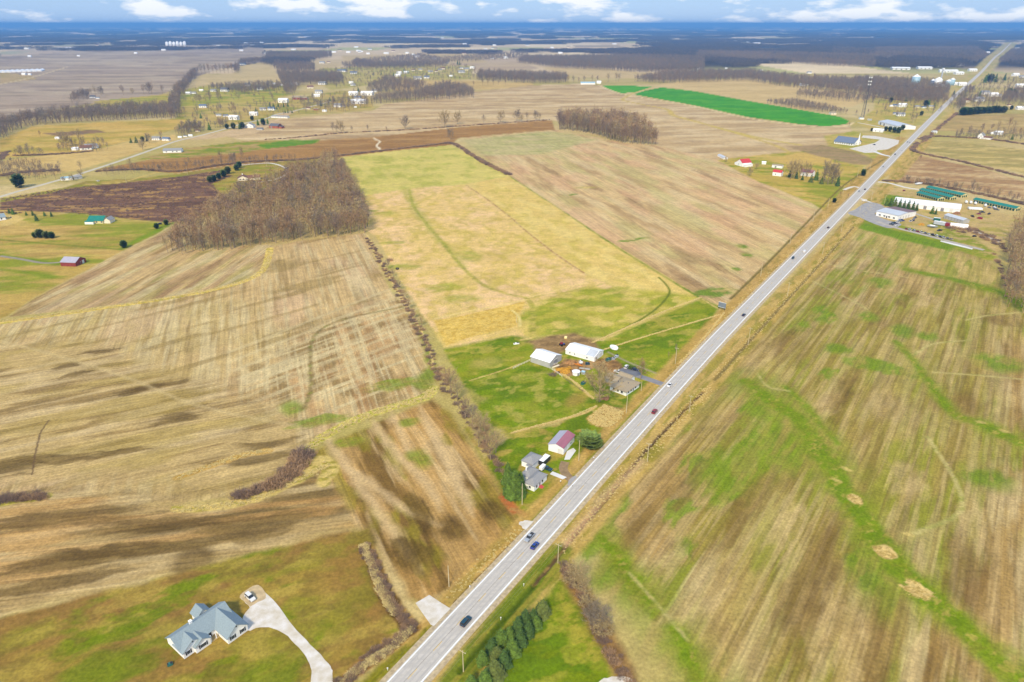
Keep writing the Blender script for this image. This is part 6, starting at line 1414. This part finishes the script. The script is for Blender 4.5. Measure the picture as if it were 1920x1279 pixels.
def car(p, rz, kind, col, label, group=None, z=0.16, s=1.0):
    e = empty({'pickup': 'pickup_truck', 'van': 'van', 'suv': 'car', 'sedan': 'car'}[kind], (p[0], p[1], z), rz, label, {'pickup': 'truck', 'van': 'van'}.get(kind, 'car'), group)
    e.scale = (s, s, s); m = PAINT[col]
    if kind == 'sedan':
        loft([(-2.25,.80,.32,.82,.76),(-2.1,.88,.22,.93,.82),(-1.2,.9,.2,.98,.84),(.8,.9,.2,.98,.84),(1.9,.88,.22,.84,.80),(2.25,.78,.34,.66,.72)], 'body', m, e)
        loft([(-1.75,.76,.94,.97,.74),(-1.0,.80,.95,1.40,.62),(.25,.80,.95,1.42,.62),(1.05,.78,.93,.97,.74)], 'window_band', CARGL, e); loft([(-1.02,.63,1.39,1.435,.58),(-.4,.64,1.40,1.465,.6),(.22,.63,1.40,1.44,.58)], 'car_roof', m, e)
    elif kind == 'suv':
        loft([(-2.3,.84,.34,1.0,.80),(-2.2,.92,.25,1.06,.86),(.9,.94,.24,1.08,.86),(1.95,.92,.26,.98,.84),(2.3,.82,.38,.8,.76)], 'body', m, e)
        loft([(-2.2,.82,1.05,1.08,.8),(-1.95,.84,1.05,1.66,.68),(.3,.84,1.06,1.66,.68),(1.15,.82,1.04,1.08,.8)], 'window_band', CARGL, e); loft([(-1.98,.7,1.65,1.70,.64),(-.8,.7,1.66,1.74,.66),(.3,.7,1.66,1.70,.64)], 'car_roof', m, e)
    elif kind == 'van':
        loft([(-2.5,.92,.3,2.0,.86),(-2.4,.96,.25,2.05,.9),(.8,.96,.25,2.05,.88),(1.5,.96,.25,1.25,.9),(2.4,.9,.3,1.0,.84)], 'body', m, e); loft([(.82,.9,1.3,1.95,.84),(1.42,.9,1.26,1.32,.86)], 'window_band', CARGL, e)
    else:
        loft([(-2.75,.92,.45,1.05,.92),(-.6,.94,.42,1.08,.92),(1.2,.94,.4,1.12,.88),(2.4,.92,.4,1.06,.84),(2.7,.86,.5,.9,.8)], 'body', m, e); MB().box(-2.62, -.72, -.74, .74, 1.04, 1.10).build('cargo_bed', mat('bed_liner', (.05,.05,.055), .8, .2, 2), e)
        loft([(-.7,.84,1.08,1.12,.82),(-.55,.84,1.08,1.74,.68),(.5,.84,1.1,1.74,.68),(1.25,.82,1.1,1.14,.8)], 'window_band', CARGL, e); loft([(-.58,.7,1.73,1.80,.64),(.5,.7,1.73,1.79,.64)], 'car_roof', m, e)
    xf, xr = (1.4, -1.4) if kind != 'pickup' else (1.75, -1.7)
    for x in (xf, xr):
        for y in (-.84, .84):
            w = link('wheel', WHEEL, None, e, (x, y, .34)); link('rim', RIMM, None, w)
    xn = {'sedan': 2.2, 'suv': 2.26, 'van': 2.38, 'pickup': 2.68}[kind]; xt = {'sedan': -2.24, 'suv': -2.3, 'van': -2.5, 'pickup': -2.75}[kind]
    for y in (-.6, .6):
        MB().box(xn-.1, xn+.06, y-.16, y+.16, .60, .76).build('headlight', LAMP, e); MB().box(xt-.03, xt+.08, y-.14, y+.14, .68, .9).build('tail_light', TAIL, e)
    return e
def on_lane(x_, y_, lane_, kind, col, label):
    d, off = near_road(x_, y_); off = 2.0 if lane_ == 'r' else -2.0
    p, a = on_road(d, off)
    return car(p, a if lane_ == 'r' else a+math.pi, kind, col, label)
on_lane(875,1169,'r','suv','teal','dark teal car nearest the bottom edge on the highway')
on_lane(996,1012,'l','pickup','silver','silver pickup truck passing the blue car')
on_lane(1006,1027,'r','sedan','blue','bright blue car beside the silver pickup')
on_lane(1235,776,'r','suv','red','dark red car on the highway below the farmhouse drive')
on_lane(1262,726,'l','sedan','white','white car on the highway at the farmhouse drive')
on_lane(1403,594,'r','sedan','navy','dark car on the highway level with the billboard')
on_lane(1490,486,'l','suv','teal','dark car on the highway just below the white van')
on_lane(1511,474,'r','van','white','white van on the highway beyond the billboard')
on_lane(1554,428,'r','sedan','black','black car on the highway beside the big striped field')
on_lane(1611,360,'l','sedan','silver','pale car on the highway near the shop entrance')
on_lane(1622,356,'r','sedan','black','black car on the highway near the shop entrance')
on_lane(1662,314,'l','sedan','silver','pale car on the highway below the church drive')
on_lane(1683,291,'l','suv','black','black car on the highway at the church drive')
on_lane(1690,283,'r','sedan','white','white car on the highway above the church drive')
on_lane(1700,267,'l','sedan','grey','grey car at the rear of the far highway pair')
on_lane(1705,268,'r','sedan','silver','silver car at the rear of the far highway pair')
on_lane(1765,208,'l','sedan','grey','tiny grey car far up the highway')
car(g(*zb(985,232)), rad(-40), 'suv', 'white', 'white car parked on the pad by the big house', z=.07)
car(g(*zf(1372,445)), rad(60), 'suv', 'white', 'white car parked on the farmhouse asphalt', z=.08)
car(g(*zf(1475,475)), rad(-30), 'sedan', 'navy', 'dark car half hidden by the farmhouse', z=.06)
car(g(*zf(1275,507)), rad(150), 'pickup', 'white', 'white pickup parked behind the farmhouse', z=.06)
car(g(*zw(730,585)), rad(-32), 'pickup', 'teal', 'dark teal pickup beside the small white cottage', z=.06, s=.95)
car(g(477,342), rad(170), 'sedan', 'navy', 'dark car in front of the tan house', z=.06); car(g(487,341), rad(170), 'suv', 'red', 'red vehicle in front of the tan house', z=.06, s=1.2)
car(g(299,421), rad(200), 'suv', 'black', 'dark vehicle by the field corner evergreens', z=.02); car(g(184,340), rad(160), 'sedan', 'white', 'white car beside the mobile homes', z=.02)
car(g(1639,272), rad(150), 'sedan', 'black', 'lone dark car on the white church lot', z=.07)
car(g(1620,377.5), rad(150), 'van', 'white', 'white vehicle at the shop roadside', z=.02)
cols = ['teal','navy','white','silver','blue','white','grey','black']
for i, q in enumerate(((335,582),(365,570),(395,560),(425,548),(450,538),(385,603),(330,590))):
    car(g(*zs(*q)), rad(123), ('suv','pickup','sedan')[i % 3], cols[i], 'parked %s vehicle in the row beside the shop wall' % ('teal','navy','white','silver','blue','light','grey')[i], 'vehicles beside the shop', z=.07)
for i, q in enumerate(((560,548),(590,540),(615,505),(600,520))):
    car(g(*zs(*q)), rad(40), ('pickup','sedan')[i % 2], ('white','navy','grey','silver')[i], 'parked %s vehicle behind the shop' % ('white','navy','grey','silver')[i], 'vehicles behind the shop', z=.02)
for i in range(13):
    t_ = i/12; car(g(*zs(500+540*t_+random.random()*10, 640+125*t_)), rad(70+random.random()*30), ('sedan','pickup','suv')[i % 3], ('red','white','silver','red','white','grey','white','black','white','navy','white','grey','tan')[i], 'old parked vehicle along the junk yard lane', 'vehicles along the junk yard lane', z=.07)
car(g(*zs(1325,728)), rad(20), 'sedan', 'black', 'lone black car on the junk yard grass', z=.02)

# boxes, trailers, boats
def trailer(p, rz, L, W, H, m, label, cat='trailer', name='trailer', stripe=None, group=None):
    e = empty(name, (p[0], p[1], 0), rz, label, cat, group)
    MB().box(-L/2, L/2, -W/2, W/2, .6, .6+H).build('body', m, e); MB().box(-L/2-.02, L/2+.02, -W/2-.03, W/2+.03, .6+H+.003, .66+H).build('roof_sheet', MWHITE, e)
    if stripe: MB().box(L*.22, L/2+.04, -W/2-.04, W/2+.04, .62, .7+H).build('end_panel', stripe, e)
    for x in (-L*.28, -L*.15):
        for y in (-W/2+.1, W/2-.1): link('wheel', WHEEL, None, e, (x, y, .34))
    MB().tube((L/2, 0, .55), (L/2+1.3, 0, .5), .06).build('tow_bar', SHUT, e)
    return e
trailer(g(*zw(700,512)), rz1, 6.0, 2.6, 2.2, mat('black_box_paint', (.03,.032,.035), .4, .1, .5), 'black box trailer parked behind the cottage')
trailer(g(*zw(680,585)), rz1, 3.2, 1.6, 1.5, WALLW, 'small white box trailer beside the teal pickup')
trailer(g(*zs(930,595)), rad(-45), 14, 3, 3.0, MSILV, 'long silver and red trailer in the junk yard', stripe=PAINT['red'])
trailer(g(*zs(870,540)), rad(-30), 6, 2.6, 2.6, PAINT['green'], 'teal box truck body in the junk yard')
e_ = empty('storage_tunnel', g(*zs(1030,600)), rad(-28), 'white half-round storage tunnel in the junk yard', 'tunnel')
pr = [(-2.8, -.2)]+[(-2.8*math.cos(t), 3.4*math.sin(t)) for t in np.linspace(0, math.pi, 11)]+[(2.8, -.2)]
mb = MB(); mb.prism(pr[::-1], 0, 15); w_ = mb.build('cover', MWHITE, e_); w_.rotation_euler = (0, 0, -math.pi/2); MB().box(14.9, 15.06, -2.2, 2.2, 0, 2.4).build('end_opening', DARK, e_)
def boat(p, rz, L, m, label, group=None):
    e = empty('boat', (p[0], p[1], 0), rz, label, 'boat', group)
    loft([(-L/2, L*.13, .9, 1.9, L*.15), (0, L*.14, .75, 1.95, L*.17), (L*.3, L*.09, .85, 2.1, L*.13), (L/2, .04, 1.5, 2.3, .08)], 'hull', m, e)
    loft([(-L*.3, L*.11, 1.95, 2.5, L*.09), (L*.12, L*.11, 2.0, 2.6, L*.07), (L*.25, L*.08, 2.05, 2.1, L*.05)], 'cover', MWHITE, e); MB().box(-L*.35, L*.2, -.5, .5, .3, .8).build('cradle', SHUT, e)
boat(g(*zs(660,105)), rad(20), 11, PAINT['white'], 'large white boat at the end of the back storage building')
for i, q in enumerate(((1225,325),(1280,330),(1335,340),(1455,365))):
    boat(g(*zs(*q)), rad(60), 8, PAINT['white'], 'white covered boat, %s in the row beside the right storage building' % ('first','second','third','last')[i], 'boats beside the storage building')
boat(g(*zs(1560,395)), rad(100), 6, PAINT['silver'], 'small silver boat near the right storage doors'); boat(g(*zs(820,620)), rad(-40), 9, PAINT['silver'], 'grey boat on the junk yard grass')
trailer(g(*zs(1330,405)), rad(-15), 13, 5, 1.6, MWHITE, 'wide white tarp-covered load in the storage yard', 'load', 'covered_load')
for i, (q, c_, k_) in enumerate((((1415,440),'navy','pickup'),((1500,460),'black','pickup'),((1300,490),'black','pickup'),((1385,515),'red','van'),((1375,460),'red','sedan'),((905,660),'black','pickup'),((840,575),'black','pickup'),((1505,385),'grey','sedan'),((1590,410),'grey','pickup'),((1130,400),'red','sedan'),((480,180),'red','sedan'),((990,570),'navy','sedan'))):
    car(g(*zs(*q)), rad(40*i), k_, c_, ('navy pickup below the tarp-covered load','black truck at the storage yard edge','black wreck near the grey shed','red and pale van near the grey shed','red car behind the tarp-covered load','black wreck below the grey boat','black wreck beside the grey boat','grey car beside the last storage boat','grey pickup near the right storage doors','red car at the end of the long white building','red car on the storage access lane','navy car beside the silver trailer')[i], z=.02)
# farm yard clutter
tr = empty('tractor', (*g(*zf(602,180)), 0), rad(30), 'red and blue tractor left of the long white barn', 'tractor')
loft([(-1.2,.5,.7,1.3,.45),(.4,.45,.7,1.35,.4),(1.8,.38,.7,1.2,.34)], 'body', PAINT['blue'], tr); loft([(-1.3,.55,1.25,2.5,.5),(.1,.55,1.25,2.5,.5)], 'cab', PAINT['red'], tr)
for y in (-.9, .9):
    o = link('wheel', WHEEL, None, tr, (-.9, y, .8)); o.scale = (2.35, 2.2, 2.35); o = link('wheel', WHEEL, None, tr, (1.4, y*.8, .45)); o.scale = (1.3, 1.2, 1.3)
def bale(p, label, m=REED):
    mb = MB().tube((-.8, 0, .95), (.8, 0, .95), 1.0, n=16); e = tag(mb.build('hay_bale', m, loc=(p[0], p[1], 0), rz=random.random()*3), label, 'hay bale')
fd = empty('hay_feeder', (*g(745,505), 0), 0, 'dark round hay feeder in the golden pasture', 'feeder'); MB().lathe([(1.3, 0), (1.35, 1.1), (1.2, 1.1), (1.15, .1)], 14).build('ring', SHUT, fd); MB().lathe([(1.0, .05), (.9, .8), (.3, 1.0)], 12).build('hay', WALLT, fd)
bale(g(*zf(645,100)), 'yellow round hay bale behind the long white barn')
pool = empty('stock_tank', (*g(*zf(1222,212)), 0), .4, 'white oval stock tank on the grass right of the long barn', 'tank')
MB().lathe([(2.0, -.1), (2.05, 1.0), (1.85, 1.02), (1.8, .75)], 16).build('tank_wall', MWHITE, pool, True); MB().lathe([(1.84, .70), (1.84, .74)], 16).build('water', mat('tank_water', (.5,.58,.6), .15, .1, 1), pool); pool.scale = (1.1, 1.6, 1)
def bag(p, rz, L, W, H, m, label, name, cat):
    e = empty(name, (p[0], p[1], 0), rz, label, cat)
    loft([(-L/2, W*.4, -.05, H*.8, W*.36), (-L*.2, W/2, -.05, H, W*.42), (L*.25, W/2, -.05, H*.95, W*.42), (L/2, W*.42, -.05, H*.75, W*.36)], 'bin_body', m, e); MB().box(-L*.45, L*.45, -W*.38, W*.38, H*.9, H*.97).build('lid', SHUT, e)
bag(g(*zf(1155,358)), .6, 3.4, 2.0, 1.6, PAINT['green'], 'teal dumpster beside the farm lane', 'dumpster', 'dumpster'); bag(g(*zf(852,640)), .8, 2.8, 1.8, 1.4, PAINT['green'], 'teal bin on the grass left of the great tree', 'dumpster', 'dumpster')
bag(g(*zf(1210,345)), .2, 2.2, 1.5, 1.2, PAINT['silver'], 'pale blue crate beside the teal dumpster', 'crate', 'crate'); bag(g(*zf(905,405)), 0, 2.6, 1.4, 1.3, PAINT['teal'], 'teal machine between the yard heaps', 'machine', 'machine')
bag(g(*zf(825,385)), .3, 2.0, 1.8, 1.4, MWHITE, 'white tank among the yard heaps', 'tank', 'tank'); bag(g(*zf(800,412)), -.5, 5.0, 1.2, 1.0, PAINT['orange'], 'orange-red implement among the yard heaps', 'implement', 'machine')
bag(g(*zf(1250,318)), .9, 4.0, 1.5, 1.3, MSILV, 'grey trailer load beside the farm lane', 'trailer_load', 'trailer'); bag(g(968,645), .3, 3.6, 1.4, .8, MWHITE, 'white water trough in the left paddock', 'trough', 'trough')
for k_, (q, L_, m_) in enumerate((((880,448),6.5,WALLT),((870,458),6.0,WALLG),((530,415),5.0,WALLT),((520,430),5.0,WALLC))):
    p = g(*zf(*q)); e = empty('lumber_stack', (p[0], p[1], 0), -.25+.9*(k_ > 1), ('brown lumber stack right of the white yard shed','pale lumber stack right of the white yard shed','brown rail stack beside the left barn','pale rail stack beside the left barn')[k_], 'lumber')
    bd = MB().box(-L_/2, L_/2, -.14, .14, 0, .12).mesh('board', m_)
    for j in range(9): link('board', bd, None, e, ((j % 2)*.2, -.5+.34*(j % 3), .13*(j//3)), .02*(j % 3-1))
def heap(p, R, H, m, label, name='mulch_heap', cat='heap'):
    rng = np.random.default_rng(int(R*100+H*10)); mb = MB(); n, k = 22, 6
    for i in range(k+1):
        r = R*(1-i/k); z = H*math.sin(min(1, i/k*1.05)*math.pi/2)
        for j in range(n): 
            a = 2*math.pi*j/n; w = 1+.22*math.sin(3*a+i)+.12*rng.normal(); mb.v.append((r*w*math.cos(a), r*w*math.sin(a)*.7, -.1 if i == 0 else z*(1+.1*rng.normal())))
    for i in range(k):
        for j in range(n): mb.f.append((i*n+j, i*n+(j+1) % n, (i+1)*n+(j+1) % n, (i+1)*n+j))
    tag(mb.build(name, m, loc=(p[0], p[1], 0), rz=.6), label, cat)
heap(g(*zf(620,478)), 5.6, 1.3, mat('ochre_mulch', C(206,150,48), .95, .35, 1.2), 'long ochre mulch heap right of the left barn'); heap(g(*zf(700,385)), 3.6, 1.1, mat('rust_mulch', C(180,134,86), .95, .35, 1.2), 'rusty heap at the front of the long barn'); heap(g(*zf(560,500)), 2.2, .6, mat('dark_mulch', C(96,76,58), .95, .3, 1.2), 'dark soil heap beside the ochre heap'); heap(g(*zf(1120,815)), 2.6, .8, mat('brush_pile', C(158,116,84), .95, .4, 2), 'brown brush pile at the foot of the great tree', 'brush_pile'); heap(g(*zs(690,585)), 4, 1.4, mat('ochre_mulch', C(206,150,48)), 'ochre gravel heap behind the shop', 'gravel_heap'); heap(g(*zs(1115,455)), 5, 2.2, mat('brush_pile', C(158,116,84)), 'brown rubble heap behind the grey shed', 'rubble_heap')
bag(g(*zb(160,915)), .6, 1.6, 1.2, .8, PAINT['green'], 'tiny teal cart on the big lawn', 'garden_cart', 'cart')
# paddock fence beside the left barn
def fence(pts, label, step=2.4, m=WALLC, rails=3):
    P = resample(gs(pts), step); e = empty('fence', (P[0][0], P[0][1], 0), 0, label, 'fence'); P = P-P[0]
    pm = MB().box(-.07, .07, -.07, .07, -.2, 1.3).mesh('post', m)
    for p in P: link('post', pm, None, e, (p[0], p[1], 0))
    for r in range(rails):
        for i in range(len(P)-1): MB().tube((*P[i], .35+.38*r), (*P[i+1], .35+.38*r), .06, n=4).build('rail', m, e)
fence([zf(215,365), zf(70,432), zf(0,468)], 'pale board fence running left from the barn'); fence([zf(455,455), zf(530,505), zf(620,570)], 'pale board fence running right from the barn corner'); fence([zf(470,430), zf(570,390)], 'short pale corral fence beside the left barn gable')
fence([zf(620,572), zf(740,660), zf(890,760)], 'weathered wire fence below the yard heaps', 3.0, WALLT, 2)

# ------------------------------------------------------------------ poles, wires, signs, tower
POLE = mat('weathered_pole', C(222, 206, 176), .9, .12, 1.5); WIREM = mat('wire', (.25,.25,.24), .6, .1, 1); INSUL = mat('insulator', C(230,230,226), .3, .05, 2)
pole_me = MB().tube((0, 0, -.3), (0, 0, 9.6), .17, .11, 8).mesh('pole_shaft', POLE); arm_me = MB().box(-1.2, 1.2, -.06, .06, 8.9, 9.05).mesh('crossarm', POLE); ins_me = MB().tube((0, 0, 9.05), (0, 0, 9.3), .06, n=6).mesh('insulator', INSUL); tf_me = MB().tube((.32, 0, 7.6), (.32, 0, 8.5), .24, n=10).mesh('transformer', MSILV)
def upole(x_, y_, label, h=1.0, arm=True, tf=False):
    p = g(x_, y_); e = empty('utility_pole', (p[0], p[1], 0), A_RD-math.pi/2, label, 'pole', 'utility poles along the highway'); e.scale = (1, 1, h)
    link('pole_shaft', pole_me, None, e)
    if arm:
        link('crossarm', arm_me, None, e)
        for u in (-1.05, .0, 1.05): link('insulator', ins_me, None, e, (u, 0, 0))
    if tf: link('transformer', tf_me, None, e)
    return np.array([p[0], p[1], 8.9*h])
RP = [upole(x_, y_, l_, h_) for x_, y_, l_, h_ in ((869,1259,'wooden pole nearest the bottom edge beside the pine row',.93),(1046,1056,'wooden pole at the top of the roadside brush line',.95),(1213.5,866,'wooden pole opposite the cottage drive',1.05),(1292,773.5,'wooden pole opposite the farmhouse drive',1.05),(1402.5,646,'wooden pole with crossarm opposite the billboard',1.2),(1476,556,'wooden pole beside the striped field below the white van',1.15),(1542,477,'wooden pole beside the striped field above the white van',1.15),(1577,435,'wooden pole below the shop entrance',1.15),(1612,396,'wooden pole at the shop entrance',1.1),(1633,377,'wooden pole above the shop entrance',1.1))]
for x_, y_, l_, h_, a_ in ((842,1100,'wooden pole on the left verge by the gravel apron',1.0,False),(979,946,'wooden pole beside the large spruce',1.1,False),(1085,864,'pale pole in front of the broad pine',1.15,False),(1174,775,'tall pale pole at the farmhouse front lawn',1.1,False),(1202,733,'short pale pole at the farmhouse corner',.6,False),(1266,682,'wooden pole in the roadside paddock',1.1,True),(1426,518,'wooden pole at the stubble field corner left of the highway',1.1,False),(1481,458,'wooden pole left of the highway above the stubble corner',1.1,False),(1524,416,'wooden pole left of the highway by the grassy notch',1.1,False),(1552,390,'wooden pole left of the highway near the small evergreen',1.1,False),(1580,365,'wooden pole left of the highway near the grove drive',1.1,False),(1607,333,'wooden pole left of the highway beside the lone evergreen',1.1,False),(1631,316,'wooden pole left of the highway below the church lot',1.1,False),(1687,261,'tall wooden pole left of the highway above the church lot',1.6,True),(1711,236,'tall wooden pole left of the highway near the metal shed',1.6,True),(1794,368,'pale pole behind the storage buildings',1.0,False),(1713,347,'pale pole beside the large white boat',1.0,False),(1658,382,'wooden pole behind the shop evergreens',1.0,False),(1711,393,'wooden pole beside the long white building',1.1,False),(968,605,'short white pole at the golden paddock corner',.5,False),(237,343,'pale pole beside the weed field',1.2,False),(352,328,'pale pole at the top of the weed field',1.2,False),(500,312,'pale pole inside the looping drive',1.2,False)):
    upole(x_, y_, l_, h_, a_)
wire = empty('power_line', (0, 0, 0), 0, 'sagging power wires along the right side of the highway', 'wires')
RPx = [np.array([*(RP[0][:2]-(RP[1][:2]-RP[0][:2])), RP[0][2]])]+RP
for i in range(len(RPx)-1):
    for off in (-1.0, 0.0, 1.0):
        n_ = np.array([math.sin(A_RD), -math.cos(A_RD), 0])*off; mb = MB(); prev = None
        for k_ in range(9):
            t = k_/8; p = RPx[i]*(1-t)+RPx[i+1]*t+n_; p[2] += .35-1.4*4*t*(1-t)*.35
            if prev is not None: mb.tube(prev, p, .016, n=3)
            prev = p.copy()
        mb.build('wire', WIREM, wire)
for x_, y_, l_ in ((982,1099,'small white marker post by the lawn ditch near the brush line'),(939,1162,'small white marker post by the lawn ditch near the pine row'),(881,1103,'small white marker post on the left verge near the gravel apron'),(727,1257,'small white marker post on the left verge at the bottom edge')):
    p = g(x_, y_); e = empty('marker_post', (p[0], p[1], 0), 0, l_, 'post', 'white roadside marker posts'); MB().box(-.06, .06, -.06, .06, -.1, 1.1).build('post', TRIM, e); MB().box(-.2, .2, -.1, .1, .85, 1.15).build('marker_head', TRIM, e)
for x_, y_, l_ in ((1073,913,'white mailbox at the cottage drive'),(1113,862,'white mailbox across from the cottage drive'),(1051,906,'white post lamp on the cottage lawn')):
    p = g(x_, y_); e = empty('mailbox', (p[0], p[1], 0), A_RD, l_, 'mailbox'); MB().box(-.05, .05, -.05, .05, -.1, 1.05).build('post', WALLT, e); MB().box(-.28, .28, -.14, .14, 1.05, 1.32).build('box', TRIM, e)
bb = empty('billboard', (*g(1353,581), 0), rad(-40), 'grey-blue billboard on posts at the pasture corner', 'billboard')
for u in (-2.0, 2.0): MB().box(u-.12, u+.12, -.12, .12, -.3, 5.6).build('post', SHUT, bb)
MB().box(-2.7, 2.7, -.25, -.13, 2.0, 5.4).build('panel', mat('billboard_panel', C(130,142,156), .6, .1, .6), bb); MB().box(-2.8, 2.8, -.3, -.1, 5.4, 5.55).build('panel_cap', TRIM, bb); MB().box(-2.8, 2.8, -.3, -.1, 1.85, 2.0).build('panel_foot', TRIM, bb)
tw = empty('radio_tower', (*g(1617,222.5), 0), .4, 'tall lattice radio tower with white antennas', 'tower')
TH = 82.0; STEEL = mat('galvanised_lattice', (.10,.10,.105), .5, .15, .3, metal=.3)
leg = MB(); br = MB(); cs = [(math.cos(t), math.sin(t)) for t in (0, 2.094, 4.189)]
rt = lambda z: 3.4*(1-z/TH)+.7
for c_ in cs: MB().tube((c_[0]*rt(0), c_[1]*rt(0), -.3), (c_[0]*rt(TH), c_[1]*rt(TH), TH), .30, .2, 6).build('tower_leg', STEEL, tw)
zz = np.linspace(0, TH, 23)
for z0_, z1_ in zip(zz[:-1], zz[1:]):
    for i in range(3):
        a_, b_ = cs[i], cs[(i+1) % 3]
        br.tube((a_[0]*rt(z0_), a_[1]*rt(z0_), z0_), (b_[0]*rt(z1_), b_[1]*rt(z1_), z1_), .1, n=3); br.tube((b_[0]*rt(z0_), b_[1]*rt(z0_), z0_), (a_[0]*rt(z1_), a_[1]*rt(z1_), z1_), .1, n=3); br.tube((a_[0]*rt(z1_), a_[1]*rt(z1_), z1_), (b_[0]*rt(z1_), b_[1]*rt(z1_), z1_), .08, n=3)
br.build('bracing', STEEL, tw)
for zl in (TH-1.5, TH-9, TH-15):
    for i in range(6):
        t = i*1.047; MB().box(-.35, .35, -.22, .22, -1.3, 1.3).build('antenna_panel', TRIM, tw, loc=(2.6*math.cos(t), 2.6*math.sin(t), zl), rz=t); MB().tube((0, 0, 0), (2.5, 0, 0), .07, n=4).build('antenna_arm', STEEL, tw, loc=(0, 0, zl), rz=t)
simple('equipment_hut', 'low white equipment hut at the tower base', 'hut', (1612,224), (1620,224), 6, 3, 'flat', .3, WALLW, MSILV, .2); simple('equipment_hut', 'pale equipment hut right of the tower base', 'hut', (1626,226), (1634,226.5), 5, 2.6, 'flat', .3, WALLG, MSILV, .2)
mst = empty('radio_mast', (*g(616,106), 0), 0, 'thin pale radio mast on the far left skyline', 'mast'); MB().tube((0, 0, 0), (0, 0, 50), .9, .5, 6).build('mast', TRIM, mst); MB().box(-2, 2, -2, 2, 49, 52).build('antenna', TRIM, mst)
# ------------------------------------------------------------------ say which one: alike things of a small group are told by their order from the left
from collections import defaultdict
def _sheet_x(o):
    p = o.matrix_world.translation if False else o.location
    return p.x/(p.y*math.cos(PITCH)+(CAM_H)*math.sin(PITCH))
ORD = ['first','second','third','fourth','fifth','sixth','seventh','eighth','ninth','tenth','eleventh','twelfth','thirteenth','fourteenth','fifteenth','sixteenth','seventeenth','eighteenth','nineteenth','twentieth','twenty-first','twenty-second']
_by = defaultdict(list)
for o in COL.objects:
    if o.parent is None and 'label' in o and o.get('kind') is None: _by[o['label']].append(o)
for lab, L in _by.items():
    if 1 < len(L) <= len(ORD):
        L.sort(key=_sheet_x)
        for i, o in enumerate(L): o['label'] = '%s, %s from the left' % (lab, ORD[i])
# ------------------------------------------------------------------ haze: the air between here and the horizon
hz = MB().box(-85000, 85000, -55000, 88000, -3.0, 215.0)
hm = bpy.data.materials.new('air'); hm.use_nodes = True
ht = hm.node_tree; ht.nodes.remove(ht.nodes['Principled BSDF'])
hv = ht.nodes.new('ShaderNodeVolumePrincipled')
hv.inputs['Color'].default_value = (0.2, 0.5, 1.0, 1)
hv.inputs['Density'].default_value = 8.0e-5
hv.inputs['Anisotropy'].default_value = 0.0
ht.links.new(hv.outputs[0], ht.nodes['Material Output'].inputs['Volume'])
tag(hz.build('haze', hm), 'thin blue distance haze over the country', 'haze', kind='stuff')
